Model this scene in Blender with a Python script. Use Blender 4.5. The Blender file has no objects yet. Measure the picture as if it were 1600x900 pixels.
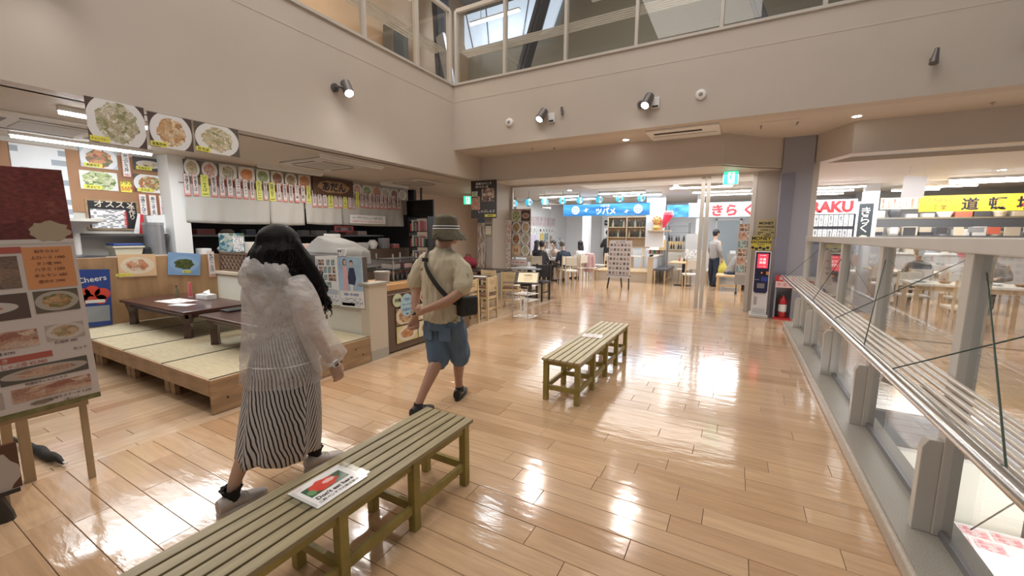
import bpy, bmesh, math, random
from mathutils import Vector, Matrix, Euler
random.seed(7)
SC = bpy.context.scene
COL = SC.collection
PI = math.pi
# ---------------- camera, light, exposure ----------------
FPX, YAW, PITCH, ROLL, CH = 635.5, 28.93, 7.50, 0.375, 1.5
def cam_axes():
    y, p, r = (math.radians(a) for a in (YAW, PITCH, ROLL))
    f = Vector((-math.sin(y)*math.cos(p), math.cos(y)*math.cos(p), -math.sin(p)))
    rt = Vector((math.cos(y), math.sin(y), 0)); up = rt.cross(f)
    return rt*math.cos(r)+up*math.sin(r), -rt*math.sin(r)+up*math.cos(r), f
RT, UPV, FWV = cam_axes()
cd = bpy.data.cameras.new('camera'); cam = bpy.data.objects.new('camera', cd); COL.objects.link(cam)
cam.matrix_world = Matrix(((RT.x, UPV.x, -FWV.x, 0), (RT.y, UPV.y, -FWV.y, 0), (RT.z, UPV.z, -FWV.z, CH), (0, 0, 0, 1)))
cd.sensor_width = 36; cd.lens = FPX*36/1600; cd.clip_start = .05; cd.clip_end = 200
SC.camera = cam
w = bpy.data.worlds.new('world'); SC.world = w; w.use_nodes = True
w.node_tree.nodes['Background'].inputs[0].default_value = (1.0, .93, .86, 1)
w.node_tree.nodes['Background'].inputs[1].default_value = .24
SC.view_settings.view_transform = 'Standard'; SC.view_settings.look = 'None'
SC.view_settings.gamma = 1; SC.view_settings.exposure = -.05; SC.view_settings.use_curve_mapping = False
def area(loc, size, power, color=(1, .95, .88), rot=(0, 0, 0), sizey=None):
    l = bpy.data.lights.new('area_source', 'AREA'); l.energy = power; l.color = color  # serves ceiling lamps and added fills alike
    l.shape = 'RECTANGLE'; l.size = size; l.size_y = sizey or size
    o = bpy.data.objects.new('area_light', l); COL.objects.link(o); o.location = loc; o.rotation_euler = rot
    return o
def spot(loc, target, power, size=60, color=(1, .93, .84), rad=.05, blend=.6):
    l = bpy.data.lights.new('spot_light', 'SPOT'); l.energy = power; l.color = color
    l.spot_size = math.radians(size); l.spot_blend = blend; l.shadow_soft_size = rad
    o = bpy.data.objects.new('spot_light', l); COL.objects.link(o); o.location = loc
    o.rotation_euler = (Vector(target)-Vector(loc)).to_track_quat('-Z', 'Y').to_euler()
    return o
# atrium lamp high above, then a fill light behind the camera
area((-1.6, 3.4, 9.25), 6.5, 365, (1, .92, .84))
area((-1.6, -1.8, 9.25), 3.5, 170, (1, .93, .86))  # added fill without a fixture, set at ceiling height
# shops' ceiling daylight-white fluorescents
area((-6.9, 2.3, 2.62), .9, 62, (.95, .98, 1), sizey=1.8)
area((-6.6, 5.2, 2.6), 1.6, 40, (1, .93, .85))
area((-3.2, 10.2, 2.6), 4, 45, (1, .97, .93), sizey=1.4)
area((-3.5, 13.2, 2.6), 4.5, 185, (.97, .99, 1), sizey=2.2)
area((-.3, 13.0, 2.6), 1.6, 80, (.97, .99, 1), sizey=2.6)
area((3.2, 12.8, 2.6), 4, 165, (.97, .99, 1), sizey=2.4)
area((3.2, 8.5, 2.7), 3, 75, (1, .96, .92))
area((-1.6, 8.8, 2.66), 3.6, 34, (1, .94, .86), sizey=.8)
area((3.6, 3.0, -.45), 3, 330, (.97, .98, 1), rot=(math.radians(28), 0, 0))  # added fill hanging free in the opening, brightens the floor below

# ---------------- helpers ----------------
def on(px, py, X=None, Y=None, Z=None):
    "point of a real plane (X, Y or Z constant) that a sight line from the survey position meets"
    d = RT*((px-800)/FPX) - UPV*((py-450)/FPX) + FWV
    if Z is not None: t = (Z-CH)/d.z
    elif X is not None: t = X/d.x
    else: t = Y/d.y
    return Vector((d.x*t, d.y*t, d.z*t+CH))

class MB:
    def __init__(s): s.v = []; s.f = []; s.uv = None; s.fm = []; s.col = {}
    def add(s, vs, fs):
        b = len(s.v); s.v += [tuple(v) for v in vs]; s.f += [tuple(i+b for i in f) for f in fs]; return s
    def box(s, a, b, rz=0, c=None):
        x0, y0, z0 = a; x1, y1, z1 = b
        vs = [Vector(p) for p in ((x0,y0,z0),(x1,y0,z0),(x1,y1,z0),(x0,y1,z0),(x0,y0,z1),(x1,y0,z1),(x1,y1,z1),(x0,y1,z1))]
        if rz:
            c = Vector(c or ((x0+x1)/2, (y0+y1)/2, 0)); m = Matrix.Rotation(rz, 3, 'Z')
            vs = [m @ (v-c) + c for v in vs]
        return s.add(vs, [(0,3,2,1),(4,5,6,7),(0,1,5,4),(1,2,6,5),(2,3,7,6),(3,0,4,7)])
    def bar(s, p0, p1, w, h, up=(0, 0, 1)):
        p0, p1 = Vector(p0), Vector(p1); d = (p1-p0).normalized(); up = Vector(up)
        if abs(d.dot(up)) > .99: up = Vector((0, 1, 0))
        a = d.cross(up).normalized()*w/2; b = a.cross(d).normalized()*h/2
        vs = [p+q for p in (p0, p1) for q in (-a-b, a-b, a+b, -a+b)]
        return s.add(vs, [(0,1,2,3),(7,6,5,4),(0,4,5,1),(1,5,6,2),(2,6,7,3),(3,7,4,0)])
    def tube(s, pts, r, n=8, caps=True):
        pts = [Vector(p) for p in pts]; k = len(pts)
        rs = r if isinstance(r, (list, tuple)) else [r]*k
        vs = []; prev = None
        for i, p in enumerate(pts):
            d = (pts[min(i+1, k-1)]-pts[max(i-1, 0)]).normalized()
            if prev is None:
                up = Vector((0, 0, 1)) if abs(d.z) < .9 else Vector((0, 1, 0)); a = d.cross(up).normalized()
            else:
                a = (prev - d*prev.dot(d)).normalized()
            prev = a; b = d.cross(a)
            for j in range(n):
                t = 2*PI*j/n; vs.append(p + (a*math.cos(t)+b*math.sin(t))*rs[i])
        fs = [(i*n+j, i*n+(j+1) % n, (i+1)*n+(j+1) % n, (i+1)*n+j) for i in range(k-1) for j in range(n)]
        if caps: fs += [tuple(range(n))[::-1], tuple((k-1)*n+j for j in range(n))]
        return s.add(vs, fs)
    def loft(s, rings, n=20, caps=True):
        "rings: (cx, cy, cz, rx, ry[, yaw])"
        vs = []
        for q in rings:
            cx, cy, cz, rx, ry = q[:5]; yw = q[5] if len(q) > 5 else 0
            for j in range(n):
                t = 2*PI*j/n; x, y = rx*math.cos(t), ry*math.sin(t)
                vs.append((cx+x*math.cos(yw)-y*math.sin(yw), cy+x*math.sin(yw)+y*math.cos(yw), cz))
        k = len(rings)
        fs = [(i*n+j, i*n+(j+1) % n, (i+1)*n+(j+1) % n, (i+1)*n+j) for i in range(k-1) for j in range(n)]
        if caps: fs += [tuple(range(n))[::-1], tuple((k-1)*n+j for j in range(n))]
        return s.add(vs, fs)
    def lathe(s, prof, c=(0, 0, 0), n=16):
        return s.loft([(c[0], c[1], c[2]+z, r, r) for r, z in prof], n)
    def ball(s, c, r, n=12, m=8, rot=None):
        r = r if isinstance(r, (list, tuple)) else (r, r, r)
        vs = [Vector((0, 0, -r[2]))]
        for i in range(1, m):
            a = PI*i/m
            vs += [Vector((r[0]*math.sin(a)*math.cos(2*PI*j/n), r[1]*math.sin(a)*math.sin(2*PI*j/n), -r[2]*math.cos(a))) for j in range(n)]
        vs.append(Vector((0, 0, r[2])))
        if rot: mm = Euler(rot).to_matrix(); vs = [mm @ v for v in vs]
        vs = [v+Vector(c) for v in vs]
        fs = [(0, 1+(j+1) % n, 1+j) for j in range(n)]
        for i in range(m-2):
            b = 1+i*n; fs += [(b+j, b+(j+1) % n, b+n+(j+1) % n, b+n+j) for j in range(n)]
        b = 1+(m-2)*n; t = len(vs)-1
        fs += [(b+j, b+(j+1) % n, t) for j in range(n)]
        return s.add(vs, fs)
    def prism(s, poly, z0, z1):
        n = len(poly)
        return s.add([(x, y, z0) for x, y in poly]+[(x, y, z1) for x, y in poly],
                     [tuple(range(n))[::-1], tuple(range(n, 2*n))]+[(i, (i+1) % n, n+(i+1) % n, n+i) for i in range(n)])
    def disc(s, c, r, n=20, ax='z', t=.01):
        c = Vector(c); d = {'x': Vector((t, 0, 0)), 'y': Vector((0, t, 0)), 'z': Vector((0, 0, t))}[ax]
        return s.tube([c-d/2, c+d/2], r, n)
    def mesh(s, name, smooth=False):
        m = bpy.data.meshes.new(name); m.from_pydata(s.v, [], s.f); m.validate()
        bm = bmesh.new(); bm.from_mesh(m); bmesh.ops.recalc_face_normals(bm, faces=bm.faces); bm.to_mesh(m); bm.free()
        if smooth:
            for p in m.polygons: p.use_smooth = True
        return m
    def build(s, name, mat, parent=None, loc=(0, 0, 0), rz=0, smooth=False, bevel=0, sub=0):
        o = bpy.data.objects.new(name, s.mesh(name, smooth)); COL.objects.link(o)
        o.location = loc; o.rotation_euler = (0, 0, rz)
        if mat: o.data.materials.append(mat)
        if parent: o.parent = parent
        if bevel:
            b = o.modifiers.new('b', 'BEVEL'); b.width = bevel; b.segments = 2; b.limit_method = 'ANGLE'; b.angle_limit = .7
        if sub:
            u = o.modifiers.new('s', 'SUBSURF'); u.levels = sub; u.render_levels = sub
        if smooth and not sub and not bevel:
            sm(o, 40)
        return o
def sm(o, ang=40):
    a = math.radians(ang); bm = bmesh.new(); bm.from_mesh(o.data)
    for e in bm.edges:
        if len(e.link_faces) == 2 and e.calc_face_angle(0) > a: e.smooth = False
    bm.to_mesh(o.data); bm.free()
def bake(o):
    "apply the modifiers of o"
    dg = bpy.context.evaluated_depsgraph_get(); ev = o.evaluated_get(dg)
    m = bpy.data.meshes.new_from_object(ev); m.name = o.name; o.modifiers.clear(); o.data = m
    return o
def fuse(mb, name, mat, parent, vox=.008, it=4, post=None):
    o = mb.build(name, None, parent)
    r = o.modifiers.new('r', 'REMESH'); r.mode = 'VOXEL'; r.voxel_size = vox
    q = o.modifiers.new('q', 'SMOOTH'); q.factor = .5; q.iterations = it
    bake(o)
    if post: post(o.data)
    for p in o.data.polygons: p.use_smooth = True
    o.data.materials.clear(); o.data.materials.append(mat)
    return o

def tag(o, label=None, cat=None, group=None, kind=None):
    if label: o['label'] = label
    if cat: o['category'] = cat
    if group: o['group'] = group
    if kind: o['kind'] = kind
    return o
def thing(name, label, cat, loc=(0, 0, 0), rz=0, group=None):
    o = bpy.data.objects.new(name, None); COL.objects.link(o); o.location = loc; o.rotation_euler = (0, 0, rz)
    o.empty_display_size = .1
    return tag(o, label, cat, group)
def struct(name, mb, mat, parent=None, **k):
    o = mb.build(name, mat, parent, **k)
    if not parent: o['kind'] = 'structure'
    return o
def kids(o): return [c for c in COL.objects if c.parent == o]
def clone(o, loc=None, rz=None, label=None, group=None, parent=None):
    c = o.copy(); COL.objects.link(c)
    if parent: c.parent = parent
    for ch in o.children: clone(ch, parent=c)
    if loc is not None: c.location = loc
    if rz is not None: c.rotation_euler = (0, 0, rz)
    if label: c['label'] = label
    if group: c['group'] = group
    return c
ORD = ['first','second','third','fourth','fifth','sixth','seventh','eighth','ninth','tenth','eleventh','twelfth','thirteenth','fourteenth','fifteenth','sixteenth','seventeenth','eighteenth','nineteenth','twentieth']
def od(i): return ORD[i] if i < 20 else ('twenty-'+ORD[i-20] if i < 29 else ('thirtieth' if i == 29 else 'thirty-'+ORD[i-30]))

# ---------------- materials ----------------
MATS = {}
def mat(name, col=(.8, .8, .8), rough=.5, metal=0, emit=None, es=1, noise=0, nscale=8, bump=0, bscale=60, stretch=None, alpha=None, trans=0, coat=0, spec=.5, sheen=0):
    if name in MATS: return MATS[name]
    m = bpy.data.materials.new(name); m.use_nodes = True; nt = m.node_tree; b = nt.nodes['Principled BSDF']
    b.inputs['Base Color'].default_value = (*col, 1); b.inputs['Roughness'].default_value = rough; b.inputs['Metallic'].default_value = metal
    b.inputs['Specular IOR Level'].default_value = spec
    if coat: b.inputs['Coat Weight'].default_value = coat; b.inputs['Coat Roughness'].default_value = .1
    if trans: b.inputs['Transmission Weight'].default_value = trans
    if alpha is not None: b.inputs['Alpha'].default_value = alpha
    if sheen: b.inputs['Sheen Weight'].default_value = sheen
    if emit: b.inputs['Emission Color'].default_value = (*emit, 1); b.inputs['Emission Strength'].default_value = es
    if noise or bump:
        tc = nt.nodes.new('ShaderNodeTexCoord'); mp = nt.nodes.new('ShaderNodeMapping'); nt.links.new(tc.outputs['Object'], mp.inputs[0])
        if stretch: mp.inputs['Scale'].default_value = stretch
    if noise:
        n = nt.nodes.new('ShaderNodeTexNoise'); n.inputs['Scale'].default_value = nscale; n.inputs['Detail'].default_value = 6
        nt.links.new(mp.outputs[0], n.inputs['Vector'])
        mx = nt.nodes.new('ShaderNodeMix'); mx.data_type = 'RGBA'; mx.blend_type = 'MULTIPLY'; mx.inputs[0].default_value = 1
        rp = nt.nodes.new('ShaderNodeMapRange'); rp.inputs[1].default_value = .3; rp.inputs[2].default_value = .7; rp.inputs[3].default_value = 1-noise; rp.inputs[4].default_value = 1+noise*.4
        nt.links.new(n.outputs[0], rp.inputs[0]); mx.inputs[6].default_value = (*col, 1); nt.links.new(rp.outputs[0], mx.inputs[7]); nt.links.new(mx.outputs[2], b.inputs['Base Color'])
    if bump:
        n = nt.nodes.new('ShaderNodeTexNoise'); n.inputs['Scale'].default_value = bscale; n.inputs['Detail'].default_value = 3
        nt.links.new(mp.outputs[0], n.inputs['Vector'])
        bp = nt.nodes.new('ShaderNodeBump'); bp.inputs['Strength'].default_value = bump; bp.inputs['Distance'].default_value = .01
        nt.links.new(n.outputs[0], bp.inputs['Height']); nt.links.new(bp.outputs[0], b.inputs['Normal'])
    MATS[name] = m; return m
def glass_mat(name, tint=(.95, .97, .96), ior=1.5, boost=1.0, rough=.0):
    m = bpy.data.materials.new(name); m.use_nodes = True; nt = m.node_tree; nt.nodes.clear()
    o = nt.nodes.new('ShaderNodeOutputMaterial'); t = nt.nodes.new('ShaderNodeBsdfTransparent'); g = nt.nodes.new('ShaderNodeBsdfGlossy'); fr = nt.nodes.new('ShaderNodeFresnel'); gg = nt.nodes.new('ShaderNodeNewGeometry'); io = nt.nodes.new('ShaderNodeMapRange'); io.inputs[3].default_value = ior; io.inputs[4].default_value = 1/ior; nt.links.new(gg.outputs['Backfacing'], io.inputs[0]); nt.links.new(io.outputs[0], fr.inputs[0])
    t.inputs[0].default_value = (*tint, 1); g.inputs['Roughness'].default_value = rough; 
    mu = nt.nodes.new('ShaderNodeMath'); mu.operation = 'MULTIPLY'; mu.use_clamp = True; mu.inputs[1].default_value = boost
    mx = nt.nodes.new('ShaderNodeMixShader'); nt.links.new(fr.outputs[0], mu.inputs[0]); nt.links.new(mu.outputs[0], mx.inputs[0])
    nt.links.new(t.outputs[0], mx.inputs[1]); nt.links.new(g.outputs[0], mx.inputs[2]); nt.links.new(mx.outputs[0], o.inputs[0])
    return m
def plank_mat(name, axis, base, rough=.13):
    m = bpy.data.materials.new(name); m.use_nodes = True; nt = m.node_tree; b = nt.nodes['Principled BSDF']; N = nt.nodes.new; Lk = nt.links.new
    at = N('ShaderNodeAttribute'); at.attribute_name = 'tone'
    ge = N('ShaderNodeNewGeometry'); mp = N('ShaderNodeMapping'); mp.inputs['Scale'].default_value = (1.2, 14, 1) if axis == 'x' else (14, 1.2, 1)
    ad = N('ShaderNodeVectorMath'); ad.operation = 'ADD'; sc = N('ShaderNodeVectorMath'); sc.operation = 'SCALE'; sc.inputs['Scale'].default_value = 9
    Lk(at.outputs['Vector'], sc.inputs[0]); Lk(ge.outputs['Position'], ad.inputs[0]); Lk(sc.outputs[0], ad.inputs[1]); Lk(ad.outputs[0], mp.inputs[0])
    n = N('ShaderNodeTexNoise'); n.inputs['Scale'].default_value = 2.2; n.inputs['Detail'].default_value = 7; n.inputs['Distortion'].default_value = .8; Lk(mp.outputs[0], n.inputs['Vector'])
    rp = N('ShaderNodeMapRange'); rp.inputs[1].default_value = .3; rp.inputs[2].default_value = .7; rp.inputs[3].default_value = .86; rp.inputs[4].default_value = 1.08; Lk(n.outputs[0], rp.inputs[0])
    cr = N('ShaderNodeValToRGB'); e = cr.color_ramp.elements
    e[0].position = 0; e[0].color = (base[0]*.78, base[1]*.70, base[2]*.62, 1); e[1].position = 1; e[1].color = (base[0]*1.08, base[1]*1.08, base[2]*1.08, 1)
    q = e.new(.5); q.color = (*base, 1); Lk(at.outputs['Fac'], cr.inputs[0])
    mx = N('ShaderNodeMix'); mx.data_type = 'RGBA'; mx.blend_type = 'MULTIPLY'; mx.inputs[0].default_value = 1; Lk(cr.outputs[0], mx.inputs[6]); Lk(rp.outputs[0], mx.inputs[7]); Lk(mx.outputs[2], b.inputs['Base Color'])
    b.inputs['Roughness'].default_value = rough; b.inputs['Specular IOR Level'].default_value = .75; b.inputs['Coat Weight'].default_value = .55; b.inputs['Coat Roughness'].default_value = .08
    n2 = N('ShaderNodeTexNoise'); n2.inputs['Scale'].default_value = 5; n2.inputs['Detail'].default_value = 4; mp2 = N('ShaderNodeMapping'); mp2.inputs['Scale'].default_value = (1, 3, 1); Lk(ge.outputs['Position'], mp2.inputs[0]); Lk(mp2.outputs[0], n2.inputs['Vector'])
    bp = N('ShaderNodeBump'); bp.inputs['Strength'].default_value = .10; bp.inputs['Distance'].default_value = .02; Lk(n2.outputs[0], bp.inputs['Height']); Lk(bp.outputs[0], b.inputs['Normal']); Lk(bp.outputs[0], b.inputs['Coat Normal'])
    return m
def dish_mat(name, bg, plate, cols, rad=.36, ell=1.0, seed=0, scale=9, bare=False, emit=0):
    "printed food photo: plate and food colours over a plain ground, in the sheet's own UV"
    if name in MATS: return MATS[name]
    m = bpy.data.materials.new(name); m.use_nodes = True; nt = m.node_tree; b = nt.nodes['Principled BSDF']; N = nt.nodes.new; Lk = nt.links.new
    uv = N('ShaderNodeUVMap'); sub = N('ShaderNodeVectorMath'); sub.operation = 'SUBTRACT'; sub.inputs[1].default_value = (.5, .5, 0); Lk(uv.outputs[0], sub.inputs[0])
    mu = N('ShaderNodeVectorMath'); mu.operation = 'MULTIPLY'; mu.inputs[1].default_value = (1, ell, 0); Lk(sub.outputs[0], mu.inputs[0])
    ln = N('ShaderNodeVectorMath'); ln.operation = 'LENGTH'; Lk(mu.outputs[0], ln.inputs[0])
    ns = N('ShaderNodeTexNoise'); ns.noise_dimensions = '4D'; ns.inputs['W'].default_value = seed; ns.inputs['Scale'].default_value = 6; Lk(uv.outputs[0], ns.inputs['Vector'])
    nn = N('ShaderNodeMath'); nn.operation = 'MULTIPLY_ADD'; nn.inputs[1].default_value = .22; nn.inputs[2].default_value = -.11; Lk(ns.outputs[0], nn.inputs[0])
    d2 = N('ShaderNodeMath'); d2.operation = 'ADD'; Lk(ln.outputs['Value'], d2.inputs[0]); Lk(nn.outputs[0], d2.inputs[1])
    vo = N('ShaderNodeTexVoronoi'); vo.voronoi_dimensions = '4D'; vo.inputs['W'].default_value = seed; vo.inputs['Scale'].default_value = scale; vo.inputs['Randomness'].default_value = 1
    ds = N('ShaderNodeVectorMath'); ds.operation = 'ADD'; s2 = N('ShaderNodeVectorMath'); s2.operation = 'SCALE'; s2.inputs['Scale'].default_value = .18; Lk(ns.outputs['Color'], s2.inputs[0]); Lk(uv.outputs[0], ds.inputs[0]); Lk(s2.outputs[0], ds.inputs[1]); Lk(ds.outputs[0], vo.inputs['Vector'])
    sp = N('ShaderNodeSeparateColor'); Lk(vo.outputs['Color'], sp.inputs[0])
    cr = N('ShaderNodeValToRGB'); cr.color_ramp.elements[0].color = (*cols[0], 1); cr.color_ramp.elements[1].color = (*cols[-1], 1); cr.color_ramp.interpolation = 'LINEAR'
    for i, c in enumerate(cols[1:-1]): q = cr.color_ramp.elements.new((i+1)/(len(cols)-1)); q.color = (*c, 1)
    Lk(sp.outputs[0], cr.inputs[0])
    fine = N('ShaderNodeTexNoise'); fine.inputs['Scale'].default_value = 26; fine.inputs['Detail'].default_value = 4; Lk(uv.outputs[0], fine.inputs['Vector'])
    fm = N('ShaderNodeMapRange'); fm.inputs[1].default_value = .3; fm.inputs[2].default_value = .7; fm.inputs[3].default_value = .6; fm.inputs[4].default_value = 1.25; Lk(fine.outputs[0], fm.inputs[0])
    fx = N('ShaderNodeMix'); fx.data_type = 'RGBA'; fx.blend_type = 'MULTIPLY'; fx.inputs[0].default_value = 1; Lk(cr.outputs[0], fx.inputs[6]); Lk(fm.outputs[0], fx.inputs[7])
    if bare: out = fx.outputs[2]
    else:
        c1 = N('ShaderNodeMath'); c1.operation = 'LESS_THAN'; c1.inputs[1].default_value = rad+.15; Lk(ln.outputs['Value'], c1.inputs[0])
        c2 = N('ShaderNodeMath'); c2.operation = 'LESS_THAN'; c2.inputs[1].default_value = rad; Lk(d2.outputs[0], c2.inputs[0])
        m1 = N('ShaderNodeMix'); m1.data_type = 'RGBA'; m1.inputs[6].default_value = (*bg, 1); m1.inputs[7].default_value = (*plate, 1); Lk(c1.outputs[0], m1.inputs[0])
        m2 = N('ShaderNodeMix'); m2.data_type = 'RGBA'; Lk(c2.outputs[0], m2.inputs[0]); Lk(m1.outputs[2], m2.inputs[6]); Lk(fx.outputs[2], m2.inputs[7]); out = m2.outputs[2]
    Lk(out, b.inputs['Base Color']); b.inputs['Roughness'].default_value = .35
    if emit: Lk(out, b.inputs['Emission Color']); b.inputs['Emission Strength'].default_value = emit
    MATS[name] = m; return m
def print_mat(name, base, ink, rows=12, dens=.5, cols=30):
    "small print: rows of ink marks on paper"
    if name in MATS: return MATS[name]
    m = bpy.data.materials.new(name); m.use_nodes = True; nt = m.node_tree; b = nt.nodes['Principled BSDF']; N = nt.nodes.new; Lk = nt.links.new
    uv = N('ShaderNodeUVMap'); mp = N('ShaderNodeMapping'); mp.inputs['Scale'].default_value = (cols, rows, 1); Lk(uv.outputs[0], mp.inputs[0])
    fl = N('ShaderNodeVectorMath'); fl.operation = 'FLOOR'; Lk(mp.outputs[0], fl.inputs[0]); wn = N('ShaderNodeTexWhiteNoise'); Lk(fl.outputs[0], wn.inputs['Vector'])
    sp = N('ShaderNodeSeparateXYZ'); Lk(mp.outputs[0], sp.inputs[0]); fr = N('ShaderNodeMath'); fr.operation = 'FRACT'; Lk(sp.outputs[1], fr.inputs[0])
    pg = N('ShaderNodeMath'); pg.operation = 'PINGPONG'; pg.inputs[1].default_value = .5; Lk(fr.outputs[0], pg.inputs[0])
    g1 = N('ShaderNodeMath'); g1.operation = 'GREATER_THAN'; g1.inputs[1].default_value = .22; Lk(pg.outputs[0], g1.inputs[0])
    g2 = N('ShaderNodeMath'); g2.operation = 'LESS_THAN'; g2.inputs[1].default_value = dens; Lk(wn.outputs['Value'], g2.inputs[0])
    mm = N('ShaderNodeMath'); mm.operation = 'MULTIPLY'; Lk(g1.outputs[0], mm.inputs[0]); Lk(g2.outputs[0], mm.inputs[1])
    mx = N('ShaderNodeMix'); mx.data_type = 'RGBA'; mx.inputs[6].default_value = (*base, 1); mx.inputs[7].default_value = (*ink, 1); Lk(mm.outputs[0], mx.inputs[0]); Lk(mx.outputs[2], b.inputs['Base Color'])
    b.inputs['Roughness'].default_value = .5; MATS[name] = m; return m

# sheets (flat printed things standing in the room) and lettering on them
def sheet(name, m, w, h, loc, a=0, t=.004, parent=None, tilt=0, lean=0, label=None, cat=None, group=None):
    "upright sheet facing -Y turned by a about Z; local x = to the right of its reader, z = up; tilt rolls it in its own plane, lean tips it back"
    me = bpy.data.meshes.new(name)
    x, y, z = w/2, t/2, h/2
    vs = [(-x,-y,-z),(x,-y,-z),(x,y,-z),(-x,y,-z),(-x,-y,z),(x,-y,z),(x,y,z),(-x,y,z)]
    me.from_pydata(vs, [], [(0,1,5,4),(1,2,6,5),(2,3,7,6),(3,0,4,7),(4,5,6,7),(3,2,1,0)])
    ul = me.uv_layers.new(name='UVMap')
    for lp in me.loops:
        v = vs[lp.vertex_index]; ul.data[lp.index].uv = (v[0]/w+.5, v[2]/h+.5)
    me.materials.append(m)
    o = bpy.data.objects.new(name, me); COL.objects.link(o); o.location = loc
    o.rotation_mode = 'XYZ'
    o.rotation_euler = (Matrix.Rotation(a, 3, 'Z') @ Matrix.Rotation(lean, 3, 'X') @ Matrix.Rotation(-tilt, 3, 'Y')).to_euler()
    if parent: o.parent = parent
    o['t'] = t
    return tag(o, label, cat, group)
TXT = {}
def glyphs(s, vert, off=.012):
    key = (s, vert, off)
    if key not in TXT:
        c = bpy.data.curves.new('t', 'FONT'); c.body = '\n'.join(s) if vert else s; c.align_x = 'CENTER'; c.resolution_u = 2; c.offset = off
        if vert: c.space_line = .85
        o = bpy.data.objects.new('t', c); COL.objects.link(o); dg = bpy.context.evaluated_depsgraph_get()
        me = bpy.data.meshes.new_from_object(o.evaluated_get(dg)); bpy.data.objects.remove(o)
        xs = [v.co.x for v in me.vertices] or [0, 1]; ys = [v.co.y for v in me.vertices] or [0, 1]
        cx, cy, W, Hh = (min(xs)+max(xs))/2, (min(ys)+max(ys))/2, max(max(xs)-min(xs), .01), max(max(ys)-min(ys), .01)
        vs = [((v.co.x-cx), 0, (v.co.y-cy)) for v in me.vertices]; fs = [tuple(p.vertices) for p in me.polygons]
        TXT[key] = (vs, fs, W, Hh)
    return TXT[key]
def letter(par, s, m, u=0, v=0, w=.1, h=.1, vert=False, keep=True, tilt=0, name='lettering', y=None, off=.012):
    "writing on a sheet: centred at (u, v) in the sheet's plane, fitted into w x h"
    vs, fs, W, Hh = glyphs(s, vert, off); sx, sz = w/W, h/Hh
    if keep: sx = sz = min(sx, sz)
    me = bpy.data.meshes.new(name); ct, st = math.cos(tilt), math.sin(tilt)
    me.from_pydata([((x*sx)*ct-(z*sz)*st, 0, (x*sx)*st+(z*sz)*ct) for x, _, z in vs], [], fs)
    me.materials.append(m); o = bpy.data.objects.new(name, me); COL.objects.link(o)
    o.parent = par; o.location = (u, (-(par.get('t', .004))/2-.0012) if y is None else y, v)
    return o
def patch(par, m, u, v, w, h, name='printed_panel', d=.001, tilt=0):
    o = sheet(name, m, w, h, (u, -par.get('t', .004)/2-d*.5, v), 0, t=d, parent=par, tilt=tilt); return o
EAST = PI/2   # a sheet on a wall that faces +X
# ---------------- shared materials ----------------
WALL = mat('wall_paint', (.60, .54, .485), .45, noise=.04, nscale=1.2)
CEIL = mat('ceiling_board', (.66, .60, .54), .55, noise=.03, nscale=2)
SHOPCEIL = mat('shop_ceiling', (.62, .55, .47), .6, noise=.05, nscale=1.5)
WHITE = mat('white_paint', (.78, .78, .76), .5)
BWHITE = mat('bright_white', (.86, .87, .88), .45)
PAPER = mat('paper_white', (.85, .85, .84), .45)
STEELW = mat('cream_enamel_steel', (.60, .57, .53), .32, noise=.05, nscale=4)
CHROME = mat('polished_steel', (.62, .61, .59), .22, 1)
DARK = mat('black_plastic', (.02, .02, .022), .4)
BLACKW = mat('black_stained_wood', (.03, .025, .022), .35)
GREYM = mat('grey_metal', (.28, .28, .30), .4, .5)
LILAC = mat('lilac_grey_paint', (.33, .33, .38), .5)
INK = mat('black_ink', (.02, .02, .03), .6)
RED = mat('red_ink', (.65, .03, .04), .5)
YEL = mat('yellow_paper', (.85, .80, .12), .5)
CREAMP = mat('cream_paper', (.80, .72, .60), .5)
STEEL = mat('brushed_steel', (.5, .5, .5), .35, .9)
GLASS = glass_mat('clear_glass', (.97, .98, .975), 1.5, 1.1)
GLASS2 = glass_mat('upper_glass', (.94, .94, .92), 1.5, .9)
TUBE = mat('lit_tube', (1, 1, 1), .5, emit=(.93, .97, 1), es=14)
TUBEOFF = mat('unlit_tube', (.82, .80, .74), .4)
LAMPON = mat('lit_lamp', (1, 1, 1), .5, emit=(1, .96, .88), es=22)
PINE = mat('knotty_pine', (.42, .27, .15), .5, noise=.35, nscale=3, stretch=(1, 1, 6))
PALEW = mat('pale_beech', (.62, .45, .27), .42, noise=.12, nscale=4, stretch=(4, 4, 1))

XL, YU, YB, ZS, ZC = -5.36, 7.14, 8.12, 3.246, 2.73      # atrium planes

# ---------------- floor ----------------
fb = MB()
fb.box((-9.2, -3, -.3), (.96, 17, -.012)); fb.box((.96, 4.53, -.3), (9.2, 17, -.012))
floor = struct('floor', fb, mat('floor_joint', (.13, .09, .06), .6))
PX = plank_mat('plank_wood_across', 'x', (.60, .405, .25)); PY = plank_mat('plank_wood_along', 'y', (.62, .45, .30))
def plank_add(P, x0, x1, y0, y1, g=.0013, e=.0012):
    P.append((x0+g, x1-g, y0+g, y1-g, random.betavariate(2.2, 2.2)))
rows = []
W = .1455
y = -2.9
while y < 16.9:
    x = -3.62 - random.random()*0.0; xe = .76 if y < 7.9 else 9.1
    if y > 3.6: x = -9.1 if y > 8.8 else -3.62
    x0 = x
    while x0 < xe-.02:
        L = random.choice((.45, .6, .75, .9, .9, .9, 1.05)) if x0 > x else random.uniform(.3, .9)
        x1 = min(x0+L, xe)
        if xe-x1 < .1: x1 = xe
        plank_add(rows, x0, x1, y, y+W); x0 = x1
    y += W
y = 4.56
while y < 7.9:
    x0 = 1.05
    while x0 < 9: x1 = x0+random.choice((.75, .9)); plank_add(rows, x0, x1, y, y+W); x0 = x1
    y += W
al = []
x = -9.1
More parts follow.
